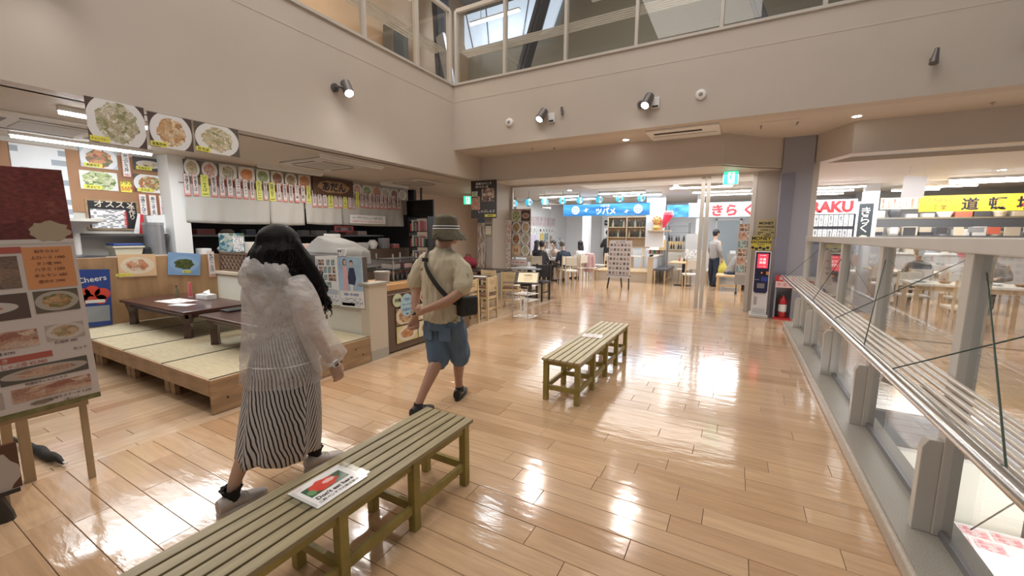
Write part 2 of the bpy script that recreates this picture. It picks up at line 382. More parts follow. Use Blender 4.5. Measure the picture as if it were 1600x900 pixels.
while x < -3.80:
    y0 = -2.9
    ye = 8.75
    while y0 < ye-.02:
        y1 = min(y0+random.choice((.6, .75, .9, .9)), ye)
        plank_add(al, x, min(x+W, -3.76), y0, y1); y0 = y1
    x += W
y0 = -2.9
while y0 < 8.7:
    al.append((-3.758, -3.690, y0+.001, y0+.898, .75)); al.append((-3.688, -3.622, y0+.4, y0+1.298, .6)); y0 += .9
def inview(p):
    cx, cy = (p[0]+p[1])/2, (p[2]+p[3])/2; v = Vector((cx, cy, -CH)); d = v.dot(FWV)
    if d < .3: return 99
    px, py = v.dot(RT)/d*FPX+800, 450-v.dot(UPV)/d*FPX
    if px < -60 or px > 1660 or py > 960: return 99
    if cx > -9 and cx < -3.8 and 1.7 < cy < 3.3 and cx > -7.1: return 60
    return d
allp = sorted([(inview(p), 0, p) for p in rows]+[(inview(p), 1, p) for p in al], key=lambda q: q[0])
def plank_geo(m, p):
    x0, x1, y0, y1, t = p; e = .0014; z = random.uniform(-.0004, .0004)
    m.add([(x0, y0, -.012), (x1, y0, -.012), (x1, y1, -.012), (x0, y1, -.012), (x0, y0, z-e), (x1, y0, z-e), (x1, y1, z-e), (x0, y1, z-e), (x0+e, y0+e, z), (x1-e, y0+e, z), (x1-e, y1-e, z), (x0+e, y1-e, z)],
          [(0,1,5,4),(1,2,6,5),(2,3,7,6),(3,0,4,7),(4,5,9,8),(5,6,10,9),(6,7,11,10),(7,4,8,11),(8,9,10,11)])
def tones(me, ts):
    a = me.attributes.new('tone', 'FLOAT', 'FACE'); a.data.foreach_set('value', ts)
for i, (d, k, p) in enumerate(allp[:298]):
    m = MB(); plank_geo(m, p); me = bpy.data.meshes.new('plank'); me.from_pydata(m.v, [], m.f); me.materials.append(PY if k else PX)
    tones(me, [p[4]]*9); o = bpy.data.objects.new('plank', me); COL.objects.link(o); o.parent = floor
for kk, mm in ((0, PX), (1, PY)):
    m = MB(); ts = []
    for d, k, p in allp[298:]:
        if k == kk: plank_geo(m, p); ts += [p[4]]*9
    me = bpy.data.meshes.new('further_planks'); me.from_pydata(m.v, [], m.f); me.materials.append(mm); tones(me, ts)
    o = bpy.data.objects.new('further_planks', me); COL.objects.link(o); o.parent = floor; o['kind'] = 'stuff'

# ---------------- atrium walls, soffits, beams, ceilings ----------------
ZG = 4.55
struct('wall_left', MB().box((XL-.25, -3, ZC), (XL, 8.16, ZG)), WALL)
struct('wall_back', MB().box((XL, YU, ZS), (9, YU+.25, ZG)), WALL)
struct('trim_1', MB().prism([(XL-.02, YB), (-.32, YB), (.22, 8.72), (.6, 9.0), (.6, 9.16), (.17, 8.85), (-.38, YB+.12), (XL-.02, YB+.12)], ZC, ZS+.1), WALL)          # beam over the shops
struct('ceiling_1', MB().box((XL, YU+.25, ZS), (9, 9.4, ZS+.1)), CEIL)
struct('trim_2', MB().prism([(1.43, 8.2), (9, 8.2), (9, 8.5), (1.5, 8.5), (1.15, 9.3), (1.02, 9.1)], 2.77, ZS+.1), WALL)  # right-hand beam
struct('trim_3', MB().box((XL-.01, YU+.25, ZG-.001), (9, YU+2.2, ZG+.06)), CEIL)
struct('ceiling', MB().prism([(-9, YB+.06), (-.35, YB+.06), (.2, 8.78), (.6, 9.08), (.6, 17), (-9, 17)], ZC, ZC+.08).box((.6, 9.1, 2.775), (9, 17, 2.85)), CEIL)
struct('ceiling_2', MB().box((-9, -3, ZC), (XL-.2, YB+.05, ZC+.08)), SHOPCEIL)
struct('trim_4', MB().box((XL-.005, -3, ZG-.04), (XL+.03, YU, ZG+.0)).box((XL, YU-.03, ZG-.04), (9, YU+.005, ZG)), STEELW)
# upper storey beyond the gallery glass
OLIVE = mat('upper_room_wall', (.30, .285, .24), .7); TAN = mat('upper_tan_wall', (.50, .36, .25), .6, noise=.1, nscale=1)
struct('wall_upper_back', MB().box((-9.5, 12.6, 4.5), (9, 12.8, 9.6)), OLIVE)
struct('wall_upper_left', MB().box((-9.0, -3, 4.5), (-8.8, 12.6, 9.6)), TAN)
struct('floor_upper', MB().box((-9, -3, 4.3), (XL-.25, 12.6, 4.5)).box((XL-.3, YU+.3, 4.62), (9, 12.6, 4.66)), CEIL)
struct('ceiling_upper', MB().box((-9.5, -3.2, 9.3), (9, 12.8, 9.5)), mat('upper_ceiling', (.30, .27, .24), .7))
# gallery glazing: posts, rail, panes, shelf of slats
def gallery(axis, posts, zt, name, lab):
    g = thing(name, lab, 'railing', (XL, YU, ZG))
    P = lambda s, off, z: (s-XL, off, z-ZG) if axis == 'x' else (off, s-YU, z-ZG)
    for a in posts:
        m = MB().bar(P(a, .06, ZG), P(a, .06, zt), .05, .10) if axis == 'x' else MB().bar(P(a, -.06, ZG), P(a, -.06, zt), .10, .05)
        m.build('post', STEELW, g)
    off = .06 if axis == 'x' else -.06
    MB().bar(P(posts[0], off, zt), P(posts[-1], off, zt), .07, .07).build('top_rail', STEELW, g)
    for a, b in zip(posts, posts[1:]):
        s = MB(); q0 = P(a+.03, off, ZG+.02); q1 = P(b-.03, off, zt-.03)
        if axis == 'x': s.box((q0[0], off-.004, q0[2]), (q1[0], off+.004, q1[2]))
        else: s.box((off-.004, q0[1], q0[2]), (off+.004, q1[1], q1[2]))
        s.build('pane', GLASS2, g)
    for i in range(5):
        o2 = off*(2.6+i*1.15); MB().bar(P(posts[0], o2, 5.22), P(posts[-1], o2, 5.22), .022, .022).build('slat', STEELW, g)
    return g
gallery('x', [XL+.06, -4.16, -2.915, -1.683, -.443, .796, 2.03, 3.3, 4.5], 5.95, 'gallery_railing', 'glazed steel railing of the upper gallery on the back wall')
gallery('y', [-1.2, .1, 1.35, 2.6, 3.75, 4.89, 6.115, 7.1], 5.95, 'gallery_railing', 'glazed steel railing of the upper gallery on the left wall')
# steel roof members and lit skylight strip seen through it
SB = mat('dark_blue_steel', (.085, .09, .11), .5)
for i, (a, b, la) in enumerate([((-7.9, 10.2, 4.6), (-8.45, 10.6, 9.2), 'dark steel brace beside the corner of the upper gallery'),
                 ((-5.9, 10.4, 4.6), (-4.3, 10.4, 9.2), 'dark slanting steel brace crossing the lit skylight upstairs'),
                 ((.6, 10.5, 4.6), (-1.1, 10.5, 9.2), 'dark slanting steel brace on the right of the upper gallery')]):
    t = thing('steel_brace', la, 'beam', a); d = Vector(b)-Vector(a)
    MB().bar((0, 0, 0), d, .5, .08).build('flange', SB, t); MB().bar((0, -.12, 0), d+Vector((0, -.12, 0)), .12, .2).build('web', SB, t)
tag(MB().bar((-7.4, 10.1, 4.7), (-8.1, 10.2, 7.3), .1, .3).build('steel_strut', mat('light_steel', (.4, .42, .46), .4, .3)), 'pale steel strut next to the dark brace in the gallery corner', 'beam')
sky = mat('skylight_panel', (.75, .85, 1), .5, emit=(.62, .78, 1), es=.75)
c0 = [on(*q, Y=12.4) for q in ((714, 28), (885, -25), (860, 50), (728, 78))]
m = MB(); m.add([(p.x, 12.4, p.z) for p in c0]+[(p.x, 12.5, p.z) for p in c0], [(0,1,2,3),(7,6,5,4),(0,4,5,1),(1,5,6,2),(2,6,7,3),(3,7,4,0)])
sl = m.build('window_1', sky); sl['kind'] = 'structure'
for i in range(5):
    f = (i+.5)/5; p = c0[0].lerp(c0[1], f); q = c0[3].lerp(c0[2], f)
    MB().bar((p.x, 12.37, p.z), (q.x, 12.37, q.z), .03, .03).build('glazing_bar', GREYM, sl)
def tube_lamp(name, p0, p1, on_=True, label='', r=.018, w=.07, group=None):
    p0, p1 = Vector(p0), Vector(p1); c = (p0+p1)/2; d = (p1-p0)/2
    t = thing(name, label, 'ceiling light', c, group=group)
    MB().bar(-d+Vector((0, 0, .035)), d+Vector((0, 0, .035)), w, .045).build('housing', WHITE, t)
    MB().tube([-d*.98, d*.98], r, 10).build('tube', TUBE if on_ else TUBEOFF, t, smooth=True)
    return t
a, b = on(735, 38, Y=11.8), on(812, 15, Y=11.8)
ul_ = tube_lamp('fluorescent_lamp', a, b, True, 'lit fluorescent tube hanging in front of the skylight upstairs', .05, .1)
for k in (-.5, .5): MB().tube([(k, 0, .05), (k, 0, 9.3-ul_.location.z)], .01, 6).build('suspension_rod', STEEL, ul_)
area((-7.0, 11.3, 8.0), .8, 60, (.8, .9, 1), rot=(math.radians(-60), 0, 0))
area((-5.9, 5, 8.6), 2, 190, (1, .84, .66), rot=(0, math.radians(50), 0))
area((-2, 9.4, 9.0), 3, 70, (1, .95, .85))
q = on(618, 70, X=-8.5)
t = thing('wall_speaker', 'grey box speaker on the tan upstairs wall behind the gallery glass', 'speaker', (q.x, q.y, q.z))
MB().box((-.15, -.3, -.42), (.2, .3, .42)).build('cabinet', mat('speaker_grey', (.13, .13, .12), .6), t, bevel=.02)
MB().box((.2, -.26, -.36), (.215, .26, .36)).build('grille', mat('speaker_grille', (.07, .07, .065), .8), t)

SEAM = mat('paint_seam', (.66, .60, .545), .5)
MB().box((XL+.02, YU-.004, 4.19), (9, YU+.01, 4.20)).build('panel_seam', SEAM, bpy.data.objects['wall_back']); MB().box((XL-.01, -3, 4.19), (XL+.004, YU, 4.20)).build('panel_seam', SEAM, bpy.data.objects['wall_left'])
# ---------------- spotlights, sensors and sockets on the upper walls ----------------
HOUS = mat('lamp_housing_grey', (.16, .15, .15), .4, .4)
def wall_spot(loc, normal, label, lit=True, aim=None):
    "wall mounted cylinder spotlight; normal points into the room"
    n = Vector(normal); s = Vector((-n.y, n.x, 0))
    t = thing('wall_spotlight', label, 'spotlight', loc)
    MB().tube([(0, 0, 0), n*.03], .06, 16).build('mount', HOUS, t, smooth=True)
    MB().tube([n*.02, n*.11, n*.12+s*.05], .018, 10).build('arm', HOUS, t, smooth=True)
    c = n*.14+s*.12; d = (aim or (Vector((0, 0, -1))+n*.75-s*.25)).normalized()
    MB().tube([c-d*.13, c-d*.12, c+d*.09, c+d*.1], [.06, .072, .072, .066], 20).build('lamp_can', HOUS, t, smooth=True)
    MB().tube([c+d*.092, c+d*.103], .06, 20).build('lens', LAMPON if lit else TUBEOFF, t)
    return Vector(loc)+c+d*.13, d
for loc, n, lab, e in [((-3.40, YU, 3.64), (0, -1, 0), 'lit grey spotlight on the back wall, nearest the left corner', 1),
                    ((-1.55, YU, 3.62), (0, -1, 0), 'lit grey spotlight on the back wall above the long ceiling vent', 1),
                    ((XL, 4.25, 3.62), (1, 0, 0), 'lit grey spotlight on the left wall above the food pictures', 1),
                    ((XL, 1.3, 3.72), (1, 0, 0), 'grey spotlight high on the left wall above the shop sign boards', 1)]:
    p, d = wall_spot(loc, n, lab)
    spot(p, p+d*2+Vector(n)*.5, 110, 100, rad=.05)
    spot(p, p+d*2-Vector(n)*.9, 7, 110, rad=.06, blend=1)
for x, lab in ((1.93, 'small unlit bracket lamp on the right of the back wall'), (2.72, 'small unlit bracket lamp at the right end of the back wall')):
    t = thing('bracket_lamp', lab, 'lamp', (x, YU, 3.66))
    MB().tube([(0, 0, 0), (0, -.03, 0)], .035, 14).build('mount', HOUS, t, smooth=True)
    MB().tube([(0, -.02, 0), (-.02, -.12, -.04)], .012, 8).build('arm', HOUS, t, smooth=True)
    MB().tube([(0, -.1, .09), (-.03, -.15, -.09)], [.022, .045], 14).build('lamp_can', HOUS, t, smooth=True)
for x, z, lab in ((-4.02, 3.64, 'round white fire sensor on the back wall left of the spotlights'), (-.66, 3.64, 'round white fire sensor on the back wall right of the spotlights')):
    t = thing('fire_sensor', lab, 'sensor', (x, YU, z))
    MB().tube([(0, 0, 0), (0, -.03, 0), (0, -.045, 0)], [.075, .075, .05], 20).build('base', BWHITE, t, smooth=True)
    MB().tube([(0, -.045, 0), (0, -.06, 0)], [.03, .02], 14).build('sensor_eye', mat('sensor_grey', (.35, .33, .3), .5), t, smooth=True)
for x, lab in ((-3.13, 'small white socket box beside the left back-wall spotlight'), (-1.32, 'small white socket box beside the middle back-wall spotlight')):
    t = thing('socket_box', lab, 'socket', (x, YU, 3.61))
    MB().box((-.06, -.05, -.08), (.06, 0, .08)).build('box', BWHITE, t, bevel=.008)
    MB().box((-.045, -.055, -.075), (.045, -.045, -.045)).build('outlet', INK, t)
t = thing('wall_tap', 'small dark valve on the back wall beside the left spotlight', 'valve', (-2.93, YU, 3.70))
MB().tube([(0, 0, 0), (0, -.06, 0)], .018, 10).build('stem', HOUS, t, smooth=True); MB().tube([(0, -.05, .06), (.02, -.05, -.08)], .022, 10).build('body', HOUS, t, smooth=True)
def downlight(p, label, lit=True, r=.055):
    t = thing('downlight', label, 'downlight', p)
    MB().lathe([(r*1.35, -.008), (r*1.35, .0), (r, .0)][:2]+[(r*1.35, .004)], n=20).build('ring', BWHITE, t)
    MB().tube([(0, 0, -.010), (0, 0, -.006)], r, 20).build('lens', LAMPON if lit else TUBEOFF, t)
for (px, py, z, lab) in [(978, 218, ZS, 'recessed downlight in the soffit left of the long ceiling vent'), (1339, 181, ZS, 'recessed downlight in the soffit at the right'),
                     (890, 297, ZC, 'recessed downlight above the lantern row'), (1056, 289, ZC, 'recessed downlight just left of the glass screen post'),
                     (1566, 265, 2.775, 'recessed downlight in the ceiling above the yellow sign'), (715, 316, ZC, 'recessed downlight in the corridor ceiling')]:
    p = on(px, py, Z=z); downlight((p.x, p.y, z), lab)
    if z < 3 or px < 1100: spot((p.x, p.y, z-.03), (p.x, p.y-.3, 0), 18, 70)
p = on(1068, 206, Z=ZS)
t = thing('air_vent', 'long white slotted air conditioner vent in the soffit', 'vent', (p.x, p.y, ZS))
MB().box((-.56, -.36, -.03), (.56, .36, 0)).build('panel', BWHITE, t, bevel=.008)
for i in range(3): MB().box((-.45, -.2+i*.035, -.034), (.3, -.18+i*.035, -.028)).build('slot', INK, t)
MB().box((-.5, .05, -.035), (.5, .06, -.03)).build('seam', GREYM, t)
p = on(1217, 195, Z=ZS); t = thing('access_hatch', 'flush ceiling access hatch in the soffit beside the grey column', 'hatch', (p.x, p.y, ZS))
MB().box((-.25, -.28, -.006), (.25, .28, 0)).build('panel', CEIL, t)
for s in (-1, 1): MB().box((s*.24-.012, -.1, -.012), (s*.24+.012, .1, -.006)).build('handle', GREYM, t)
for (px, py, lab) in ((832, 232, 'tiny sprinkler head in the soffit near the left corner'), (866, 231, 'small sprinkler nozzle in the soffit right of the tiny one'), (1551, 160, 'small sprinkler nozzle in the soffit at the far right')):
    p = on(px, py, Z=ZS); t = thing('sprinkler', lab, 'sprinkler', (p.x, p.y, ZS)); MB().lathe([(.03, -.006), (.03, 0)], n=12).build('plate', STEEL, t); MB().lathe([(.006, -.035), (.012, -.03), (.008, -.005)], n=10).build('nozzle', STEEL, t)

# ---------------- columns and the glass screen under the beam ----------------
struct('trim_5', MB().box((-5.42, 8.42, 0), (-5.20, 9.25, ZC)), mat('column_beige', (.42, .37, .32), .5))
struct('trim_6', MB().box((-5.75, 8.6, 0), (-5.44, 9.1, 2.3)), mat('blue_grey_panel', (.10, .13, .18), .5))
t = struct('trim_7', MB().box((.60, 8.96, 0), (1.06, 9.45, ZS)), LILAC)
MB().box((.60, 8.945, .0), (.80, 8.96, 2.62)).build('side_panel', mat('column_dark_lilac', (.23, .23, .29), .45), t)
struct('wall_screen_right', MB().box((.21, 9.30, 0), (.60, 9.42, ZC)), mat('beige_panel', (.46, .41, .37), .4))
struct('wall_screen_low', MB().box((1.06, 9.0, 0), (1.15, 9.2, 2.77)), WALL)
scr = thing('glass_screen', 'tall clear glass screen with white posts closing the soffit line', 'glass screen', (-5.17, 9.32, 0))
for x in (0, 4.465, 4.565, 5.37): MB().box((x-.036, -.03, 0), (x+.036, .03, ZC)).build('post', STEELW, scr)
MB().box((0, -.02, ZC-.05), (5.37, .02, ZC)).build('top_rail', STEELW, scr)
for a, b in ((.03, 1.1),): MB().box((a, -.004, .02), (b, .004, ZC-.05)).build('pane', GLASS, scr)
MB().box((4.59, -.004, 2.05), (5.34, .004, ZC-.05)).build('pane', GLASS, scr)
MB().box((1.1, -.004, 2.2), (4.45, .004, ZC-.05)).build('pane', GLASS, scr)

# exit signs
def exit_sign(loc, label, w=.24, h=.24, a=0):
    t = thing('exit_sign', label, 'exit sign', loc, a)
    MB().box((-w/2-.012, -.03, -h/2-.012), (w/2+.012, .03, h/2+.012)).build('housing', BWHITE, t, bevel=.004)
    f = sheet('sign_face', mat('exit_green', (.05, .6, .35), .4, emit=(.05, .75, .42), es=1.3), w, h, (0, -.032, 0), 0, .003, parent=t)
    wm = mat('exit_white', (.9, 1, .95), .4, emit=(.85, 1, .93), es=1.3)
    y = -.035
    m = MB()
    m.box((-.05, y, -.105), (.062, y-.001, .1)); m.build('pictogram_door', wm, t)
    g = mat('exit_green_dark', (.03, .45, .28), .4, emit=(.03, .5, .3), es=1)
    m = MB(); y2 = y-.002
    m.tube([(.012, y2+.0005, .072), (.012, y2-.0005, .072)], .017, 12)
    def lb(p, q, wd): m.bar((p[0], y2, p[1]), (q[0], y2, q[1]), .001, wd, up=(0, 0, 1)) if abs(p[0]-q[0]) > 1e-4 else m.box((p[0]-wd/2, y2-.0005, min(p[1], q[1])), (p[0]+wd/2, y2+.0005, max(p[1], q[1])))
    lb((.0, .05), (-.012, -.005), .026); lb((.0, .045), (.035, .02), .012); lb((-.002, .045), (-.036, .03), .012)
    lb((-.012, -.005), (.02, -.03), .016); lb((.02, -.03), (.012, -.068), .014); lb((-.012, -.005), (-.03, -.045), .016); lb((-.03, -.045), (-.06, -.055), .013)
    m.build('pictogram_runner', g, t)
    MB().tube([(0, 0, h/2), (0, 0, h/2+.1)], .008, 8).build('hanger', STEEL, t)
p = on(1142, 278, Y=9.0); exit_sign((p.x, 9.0, p.z), 'green running man exit sign hanging beside the grey column')
p = on(731, 313, Y=10.5); exit_sign((p.x, 10.5, p.z), 'green exit sign in the corridor past the television', a=.5)
# ---------------- left shop: walls and raised tatami ----------------
WOODPANEL = mat('wood_grain_panel', (.50, .30, .15), .4, noise=.3, nscale=2.5, stretch=(3, 3, .5))
BROWNW = mat('brown_board', (.38, .20, .10), .55, noise=.12, nscale=3)
CREAMW = mat('cream_wall', (.74, .72, .64), .5, noise=.03, nscale=2)
TATAMI = mat('tatami_rush', (.58, .50, .33), .75, noise=.14, nscale=9, stretch=(1, 8, 1), bump=.4, bscale=120)
TABLEW = mat('dark_lacquer_wood', (.075, .028, .022), .28, noise=.3, nscale=2, stretch=(1, 6, 1), coat=.3)
struct('wall_shop_side', MB().box((-8.7, -3, 0), (-8.42, 3.35, ZC)), mat('shop_white_wall', (.60, .57, .52), .6))
struct('wall_shop_back', MB().box((-8.35, 3.3, 2.02), (-8.05, 8.6, ZC)), mat('kitchen_header', (.50, .46, .40), .6))
struct('wall_shop_pillar', MB().box((-8.45, 3.18, 0), (-8.03, 3.42, ZC)), mat('pillar_white', (.74, .74, .73), .5))
tile = mat('kitchen_dark', (.035, .035, .038), .6)
struct('wall_kitchen', MB().box((-10.2, 3.3, 0), (-10.0, 9, ZC)).box((-10.2, 3.2, 0), (-8.4, 3.3, ZC)).box((-10.2, 8.9, 0), (-8.1, 9, ZC)), tile)
# platform: four units, each a tatami mat over a pine frame with plank legs
xs = [-3.72, -4.57, -5.43, -6.28, -7.08]
for i in range(4):
    x1, x0 = xs[i], xs[i+1]
    t = thing('tatami_platform', ['raised tatami platform unit nearest the woman, with the knotty side board', 'second tatami platform unit from the right', 'third tatami platform unit from the right', 'tatami platform unit against the wooden panel wall'][i], 'platform', (x0, 1.60, 0), group='raised tatami platform units')
    w = x1-x0
    MB().box((.004, .02, .255), (w-.004, 1.68, .30)).build('tatami_mat', TATAMI, t, bevel=.004)
    MB().box((.004, 0, .155), (w-.004, .024, .297)).build('front_board', PINE, t, bevel=.003)
    MB().box((.01, .024, .22), (w-.01, 1.68, .255)).build('base_board', PINE, t)
    for lx in (.0, w-.11): MB().box((lx+.01, .05, 0), (lx+.10, .09, .20)).build('leg', PINE, t)
    for lx in (.0, w-.11): MB().box((lx+.01, 1.4, 0), (lx+.10, 1.44, .22)).build('leg', PINE, t)
    MB().box((w-.012, .01, .258), (w-.003, 1.68, .304)).build('edge_strip', mat('mat_edge_grey', (.16, .16, .13), .7), t)
    if i == 0: 
        MB().box((w+.0, 0, .004), (w+.028, 1.66, .298)).build('side_board', PINE, t, bevel=.003)
        kn = mat('pine_knot', (.05, .03, .02), .6); m = MB()
        for yy, zz, r in ((.12, .12, .012), (.35, .2, .015), (.6, .1, .011), (1.1, .22, .012), (1.25, .12, .014), (1.3, .17, .01), (1.45, .2, .012), (1.55, .12, .013), (1.2, .06, .01)):
            m.tube([(w+.027, yy, zz), (w+.0288, yy, zz)], [r, r*.8], 10)
        m.build('knots', kn, t)['kind'] = 'stuff'
# low tables
def low_table(x0, x1, y0, y1, label):
    t = thing('low_table', label, 'table', ((x0+x1)/2, (y0+y1)/2, .30), group='low tables on the tatami'); w, d = (x1-x0)/2, (y1-y0)/2
    MB().box((-w, -d, .285), (w, d, .325)).build('tabletop', TABLEW, t, bevel=.012)
    MB().box((-w+.06, -d+.05, .235), (w-.06, -d+.08, .285)).box((-w+.06, d-.08, .235), (w-.06, d-.05, .285)).box((-w+.06, -d+.05, .235), (-w+.09, d-.05, .285)).box((w-.09, -d+.05, .235), (w-.06, d-.05, .285)).build('apron', TABLEW, t)
    for sx in (-1, 1):
        for sy in (-1, 1):
            cx, cy = sx*(w-.13), sy*(d-.09); m = MB()
            m.loft([(cx, cy, .0, .055, .055), (cx, cy, .03, .05, .05), (cx, cy, .17, .05, .05), (cx, cy, .24, .085, .07), (cx, cy, .285, .10, .08)], 4)
            m.build('leg', TABLEW, t, bevel=.006)
    return t
low_table(-7.02, -5.30, 2.10, 2.86, 'dark lacquered low table in front of the wooden panel wall')
low_table(-5.02, -3.80, 2.12, 2.80, 'dark lacquered low table behind the woman in the raincoat')
def bottle(x, y, z, label, col, cap, h=.13, r=.025, parent=None, group=None, name='sauce_bottle'):
    t = thing(name, label, 'bottle', (x, y, z), group=group)
    MB().lathe([(0, 0), (r, 0), (r, h*.55), (r*.45, h*.75), (r*.45, h*.88)], n=12).build('body', mat('bottle_%02d%02d%02d' % tuple(int(c*99) for c in col), col, .25), t, smooth=True)
    MB().lathe([(r*.5, h*.88), (r*.5, h), (0, h)], n=12).build('cap', mat('cap_%02d%02d%02d' % tuple(int(c*99) for c in cap), cap, .4), t, smooth=True)
    return t
Z1 = .626
bottle(-6.72, 2.62, Z1, 'small glass condiment bottle on the far low table', (.25, .22, .12), (.1, .09, .07), .15)
t = thing('sauce_tube', 'pink and white squeeze tube standing on the far low table', 'tube', (-6.50, 2.68, Z1)); MB().loft([(0, 0, 0, .025, .025), (0, 0, .03, .028, .028), (0, 0, .2, .035, .012)], 14).build('body', mat('pink_tube', (.75, .2, .2), .4), t, smooth=True); MB().lathe([(.026, 0), (.026, .025)], n=14).build('cap', BWHITE, t)
t = thing('tissue_box', 'white tissue box with tissues standing up on the far low table', 'tissue box', (-6.12, 2.70, Z1), .1); MB().box((-.12, -.06, 0), (.12, .06, .065)).build('box', PAPER, t, bevel=.004)
m = MB(); m.add([(-.09, 0, .06), (-.06, .03, .11), (-.02, -.01, .10), (.03, .03, .125), (.09, 0, .06), (0, -.03, .09)], [(0, 1, 5), (1, 2, 5), (2, 3, 5), (3, 4, 5), (0, 5, 4)]); m.build('tissue', BWHITE, t)
def flat(name, m, w, h, x, y, z, rz, label, cat='menu', group=None):
    o = sheet(name, m, w, h, (x, y, z), 0, .003, label=label, cat=cat, group=group); o.rotation_euler = (-PI/2, 0, rz); return o
MENU = print_mat('menu_print', (.82, .80, .80), (.45, .25, .25), 14, .35, 10)
flat('menu_sheet', MENU, .42, .28, -6.25, 2.42, Z1+.002, .1, 'laminated menu sheet lying open on the far low table')
flat('menu_sheet', PAPER, .26, .14, -5.85, 2.32, Z1+.002, .35, 'white paper slip beside the menu on the far low table')
flat('menu_sheet', MENU, .30, .2, -4.55, 2.5, Z1+.002, .1, 'menu sheet lying on the near low table behind the woman')
bottle(-4.90, 2.66, Z1, 'amber sauce bottle with red cap on the near low table', (.75, .45, .08), (.6, .05, .03), .17, .035)
t = thing('napkin_stand', 'red striped chopstick box at the back of the near low table', 'box', (-4.78, 2.72, Z1)); MB().box((-.04, -.04, 0), (.04, .04, .2)).build('box', mat('chopstick_box', (.75, .6, .5), .5), t)
for i in range(3): MB().box((-.03+i*.022, -.042, .01), (-.02+i*.022, -.04, .19)).build('stripe', RED, t)
t = thing('black_tray', 'flat black tray at the near edge of the near low table', 'tray', (-4.95, 2.45, Z1)); MB().box((-.09, -.11, 0), (.09, .11, .018)).build('base', DARK, t, bevel=.006); MB().box((-.08, -.10, .018), (.08, .10, .02)).build('rim', DARK, t)

# wooden panel wall behind the platform (faces +X) and cream wall along its far side
struct('wall_partition', MB().box((-7.20, 1.72, 0), (-7.09, 3.34, 1.17)), WOODPANEL)
struct('wall_low', MB().box((-7.09, 3.3, 0), (-3.80, 3.42, .87)), CREAMW)
struct('trim_8', MB().box((-7.09, 3.27, .87), (-3.80, 3.46, .91)), mat('pale_wood_sill', (.62, .52, .40), .45))
struct('trim_9', MB().box((-3.84, 3.27, 0), (-3.70, 3.55, .90)), mat('beige_end_post', (.62, .54, .44), .45))
MB().box((-3.86, 3.25, .90), (-3.68, 3.57, .925)).build('post_cap', mat('post_cap', (.4, .36, .3), .5), bpy.data.objects['trim_9'])
MB().box((-3.699, 3.275, 0), (-3.694, 3.545, .12)).build('kick_plate', mat('kick_grey', (.45, .42, .37), .5), bpy.data.objects['trim_9'])
# lattice screens
LAT = mat('lattice_brown', (.13, .075, .05), .5)
def lattice(x0, x1, z0, z1, y, label):
    t = thing('lattice_screen', label, 'lattice', ((x0+x1)/2, y, z0)); w, h = (x1-x0)/2, z1-z0
    MB().box((-w, -.02, 0), (w, .02, .025)).box((-w, -.02, h-.03), (w, .02, h)).box((-w, -.02, 0), (-w+.025, .02, h)).box((w-.025, -.02, 0), (w, .02, h)).build('frame', LAT, t)
    n = int(2*w/.105)
    for k in range(-3, n+1):
        for s in (1, -1):
            xa = -w+k*.105; xb = xa+h; za, zb = (0, h) if s > 0 else (h, 0)
            f0 = max(0, (-w-xa)/(xb-xa)); f1 = min(1, (w-xa)/(xb-xa))
            if f1-f0 < .15: continue
            MB().bar((xa+(xb-xa)*f0, .006*s, za+(zb-za)*f0), (xa+(xb-xa)*f1, .006*s, za+(zb-za)*f1), .008, .022, up=(0, 1, 0)).build('lath', LAT, t)
lattice(-7.08, -5.55, .91, 1.20, 3.37, 'brown diagonal lattice screen standing on the cream wall behind the woman')
tag(MB().box((-5.5, 3.36, .91), (-3.9, 3.44, 1.22)).build('dark_backboard', mat('dark_backboard', (.09, .07, .06), .6)), 'dark board standing on the cream wall behind the ferry posters', 'board')
# posters on the cream wall
SKYB = mat('pale_sky_print', (.45, .62, .78), .35, noise=.25, nscale=4); NAVY = mat('navy_print', (.03, .045, .10), .4); PINKD = mat('pink_print', (.80, .48, .52), .45); SKIN_P = mat('print_skin', (.72, .48, .36), .5)
BLUEINK = mat('blue_ink', (.05, .16, .42), .5); SEA = dish_mat('sea_photo', (0, 0, 0), (0, 0, 0), [(.02, .10, .16), (.12, .30, .38), (.55, .6, .55), (.05, .12, .05)], seed=3, scale=5, bare=True); WARMP = dish_mat('warm_photo', (0, 0, 0), (0, 0, 0), [(.25, .12, .08), (.05, .04, .04), (.75, .6, .45), (.45, .25, .2)], seed=8, scale=6, bare=True)
ps = sheet('travel_poster', PAPER, .42, .60, (-4.40, 3.262, .925), 0, .004, label='white poster with a grid of small travel photos, left of the couple poster', cat='poster', tilt=.03)
letter(ps, '日本縦断一周の船旅', BLUEINK, -.175, .03, .035, .46, vert=True, keep=False)
r_ = [(-.10, .22, .11, .07), (.03, .22, .06, .07), (.12, .22, .06, .07), (-.11, .13, .07, .08), (-.03, .13, .06, .08), (.05, .13, .06, .08), (.13, .13, .05, .08), (-.11, .035, .07, .07), (-.03, .035, .06, .07), (.09, .035, .14, .08), (-.12, -.055, .05, .07), (.0, -.055, .13, .07)]
for i, (u, v, a_, b_) in enumerate(r_): patch(ps, SEA if i % 3 else WARMP, u, v, a_, b_, 'photo')
m = MB(); m.add([(-.14, -.004, -.17), (.17, -.004, -.17), (.19, -.004, -.12), (.06, -.004, -.10), (-.12, -.004, -.125)], [(0, 1, 2, 3, 4)]); m.build('ship_print', mat('ship_grey', (.5, .55, .62), .4), ps)
patch(ps, print_mat('tiny_print', (.82, .83, .84), (.12, .14, .22), 8, .45, 26), .0, -.235, .36, .10, 'small_print')
pc = sheet('couple_poster', PAPER, .42, .60, (-3.985, 3.262, .925), 0, .004, label='poster of a couple under a pale blue sky, beside the beige end post', cat='poster', tilt=.03)
patch(pc, SKYB, 0, .10, .42, .40, 'photo')
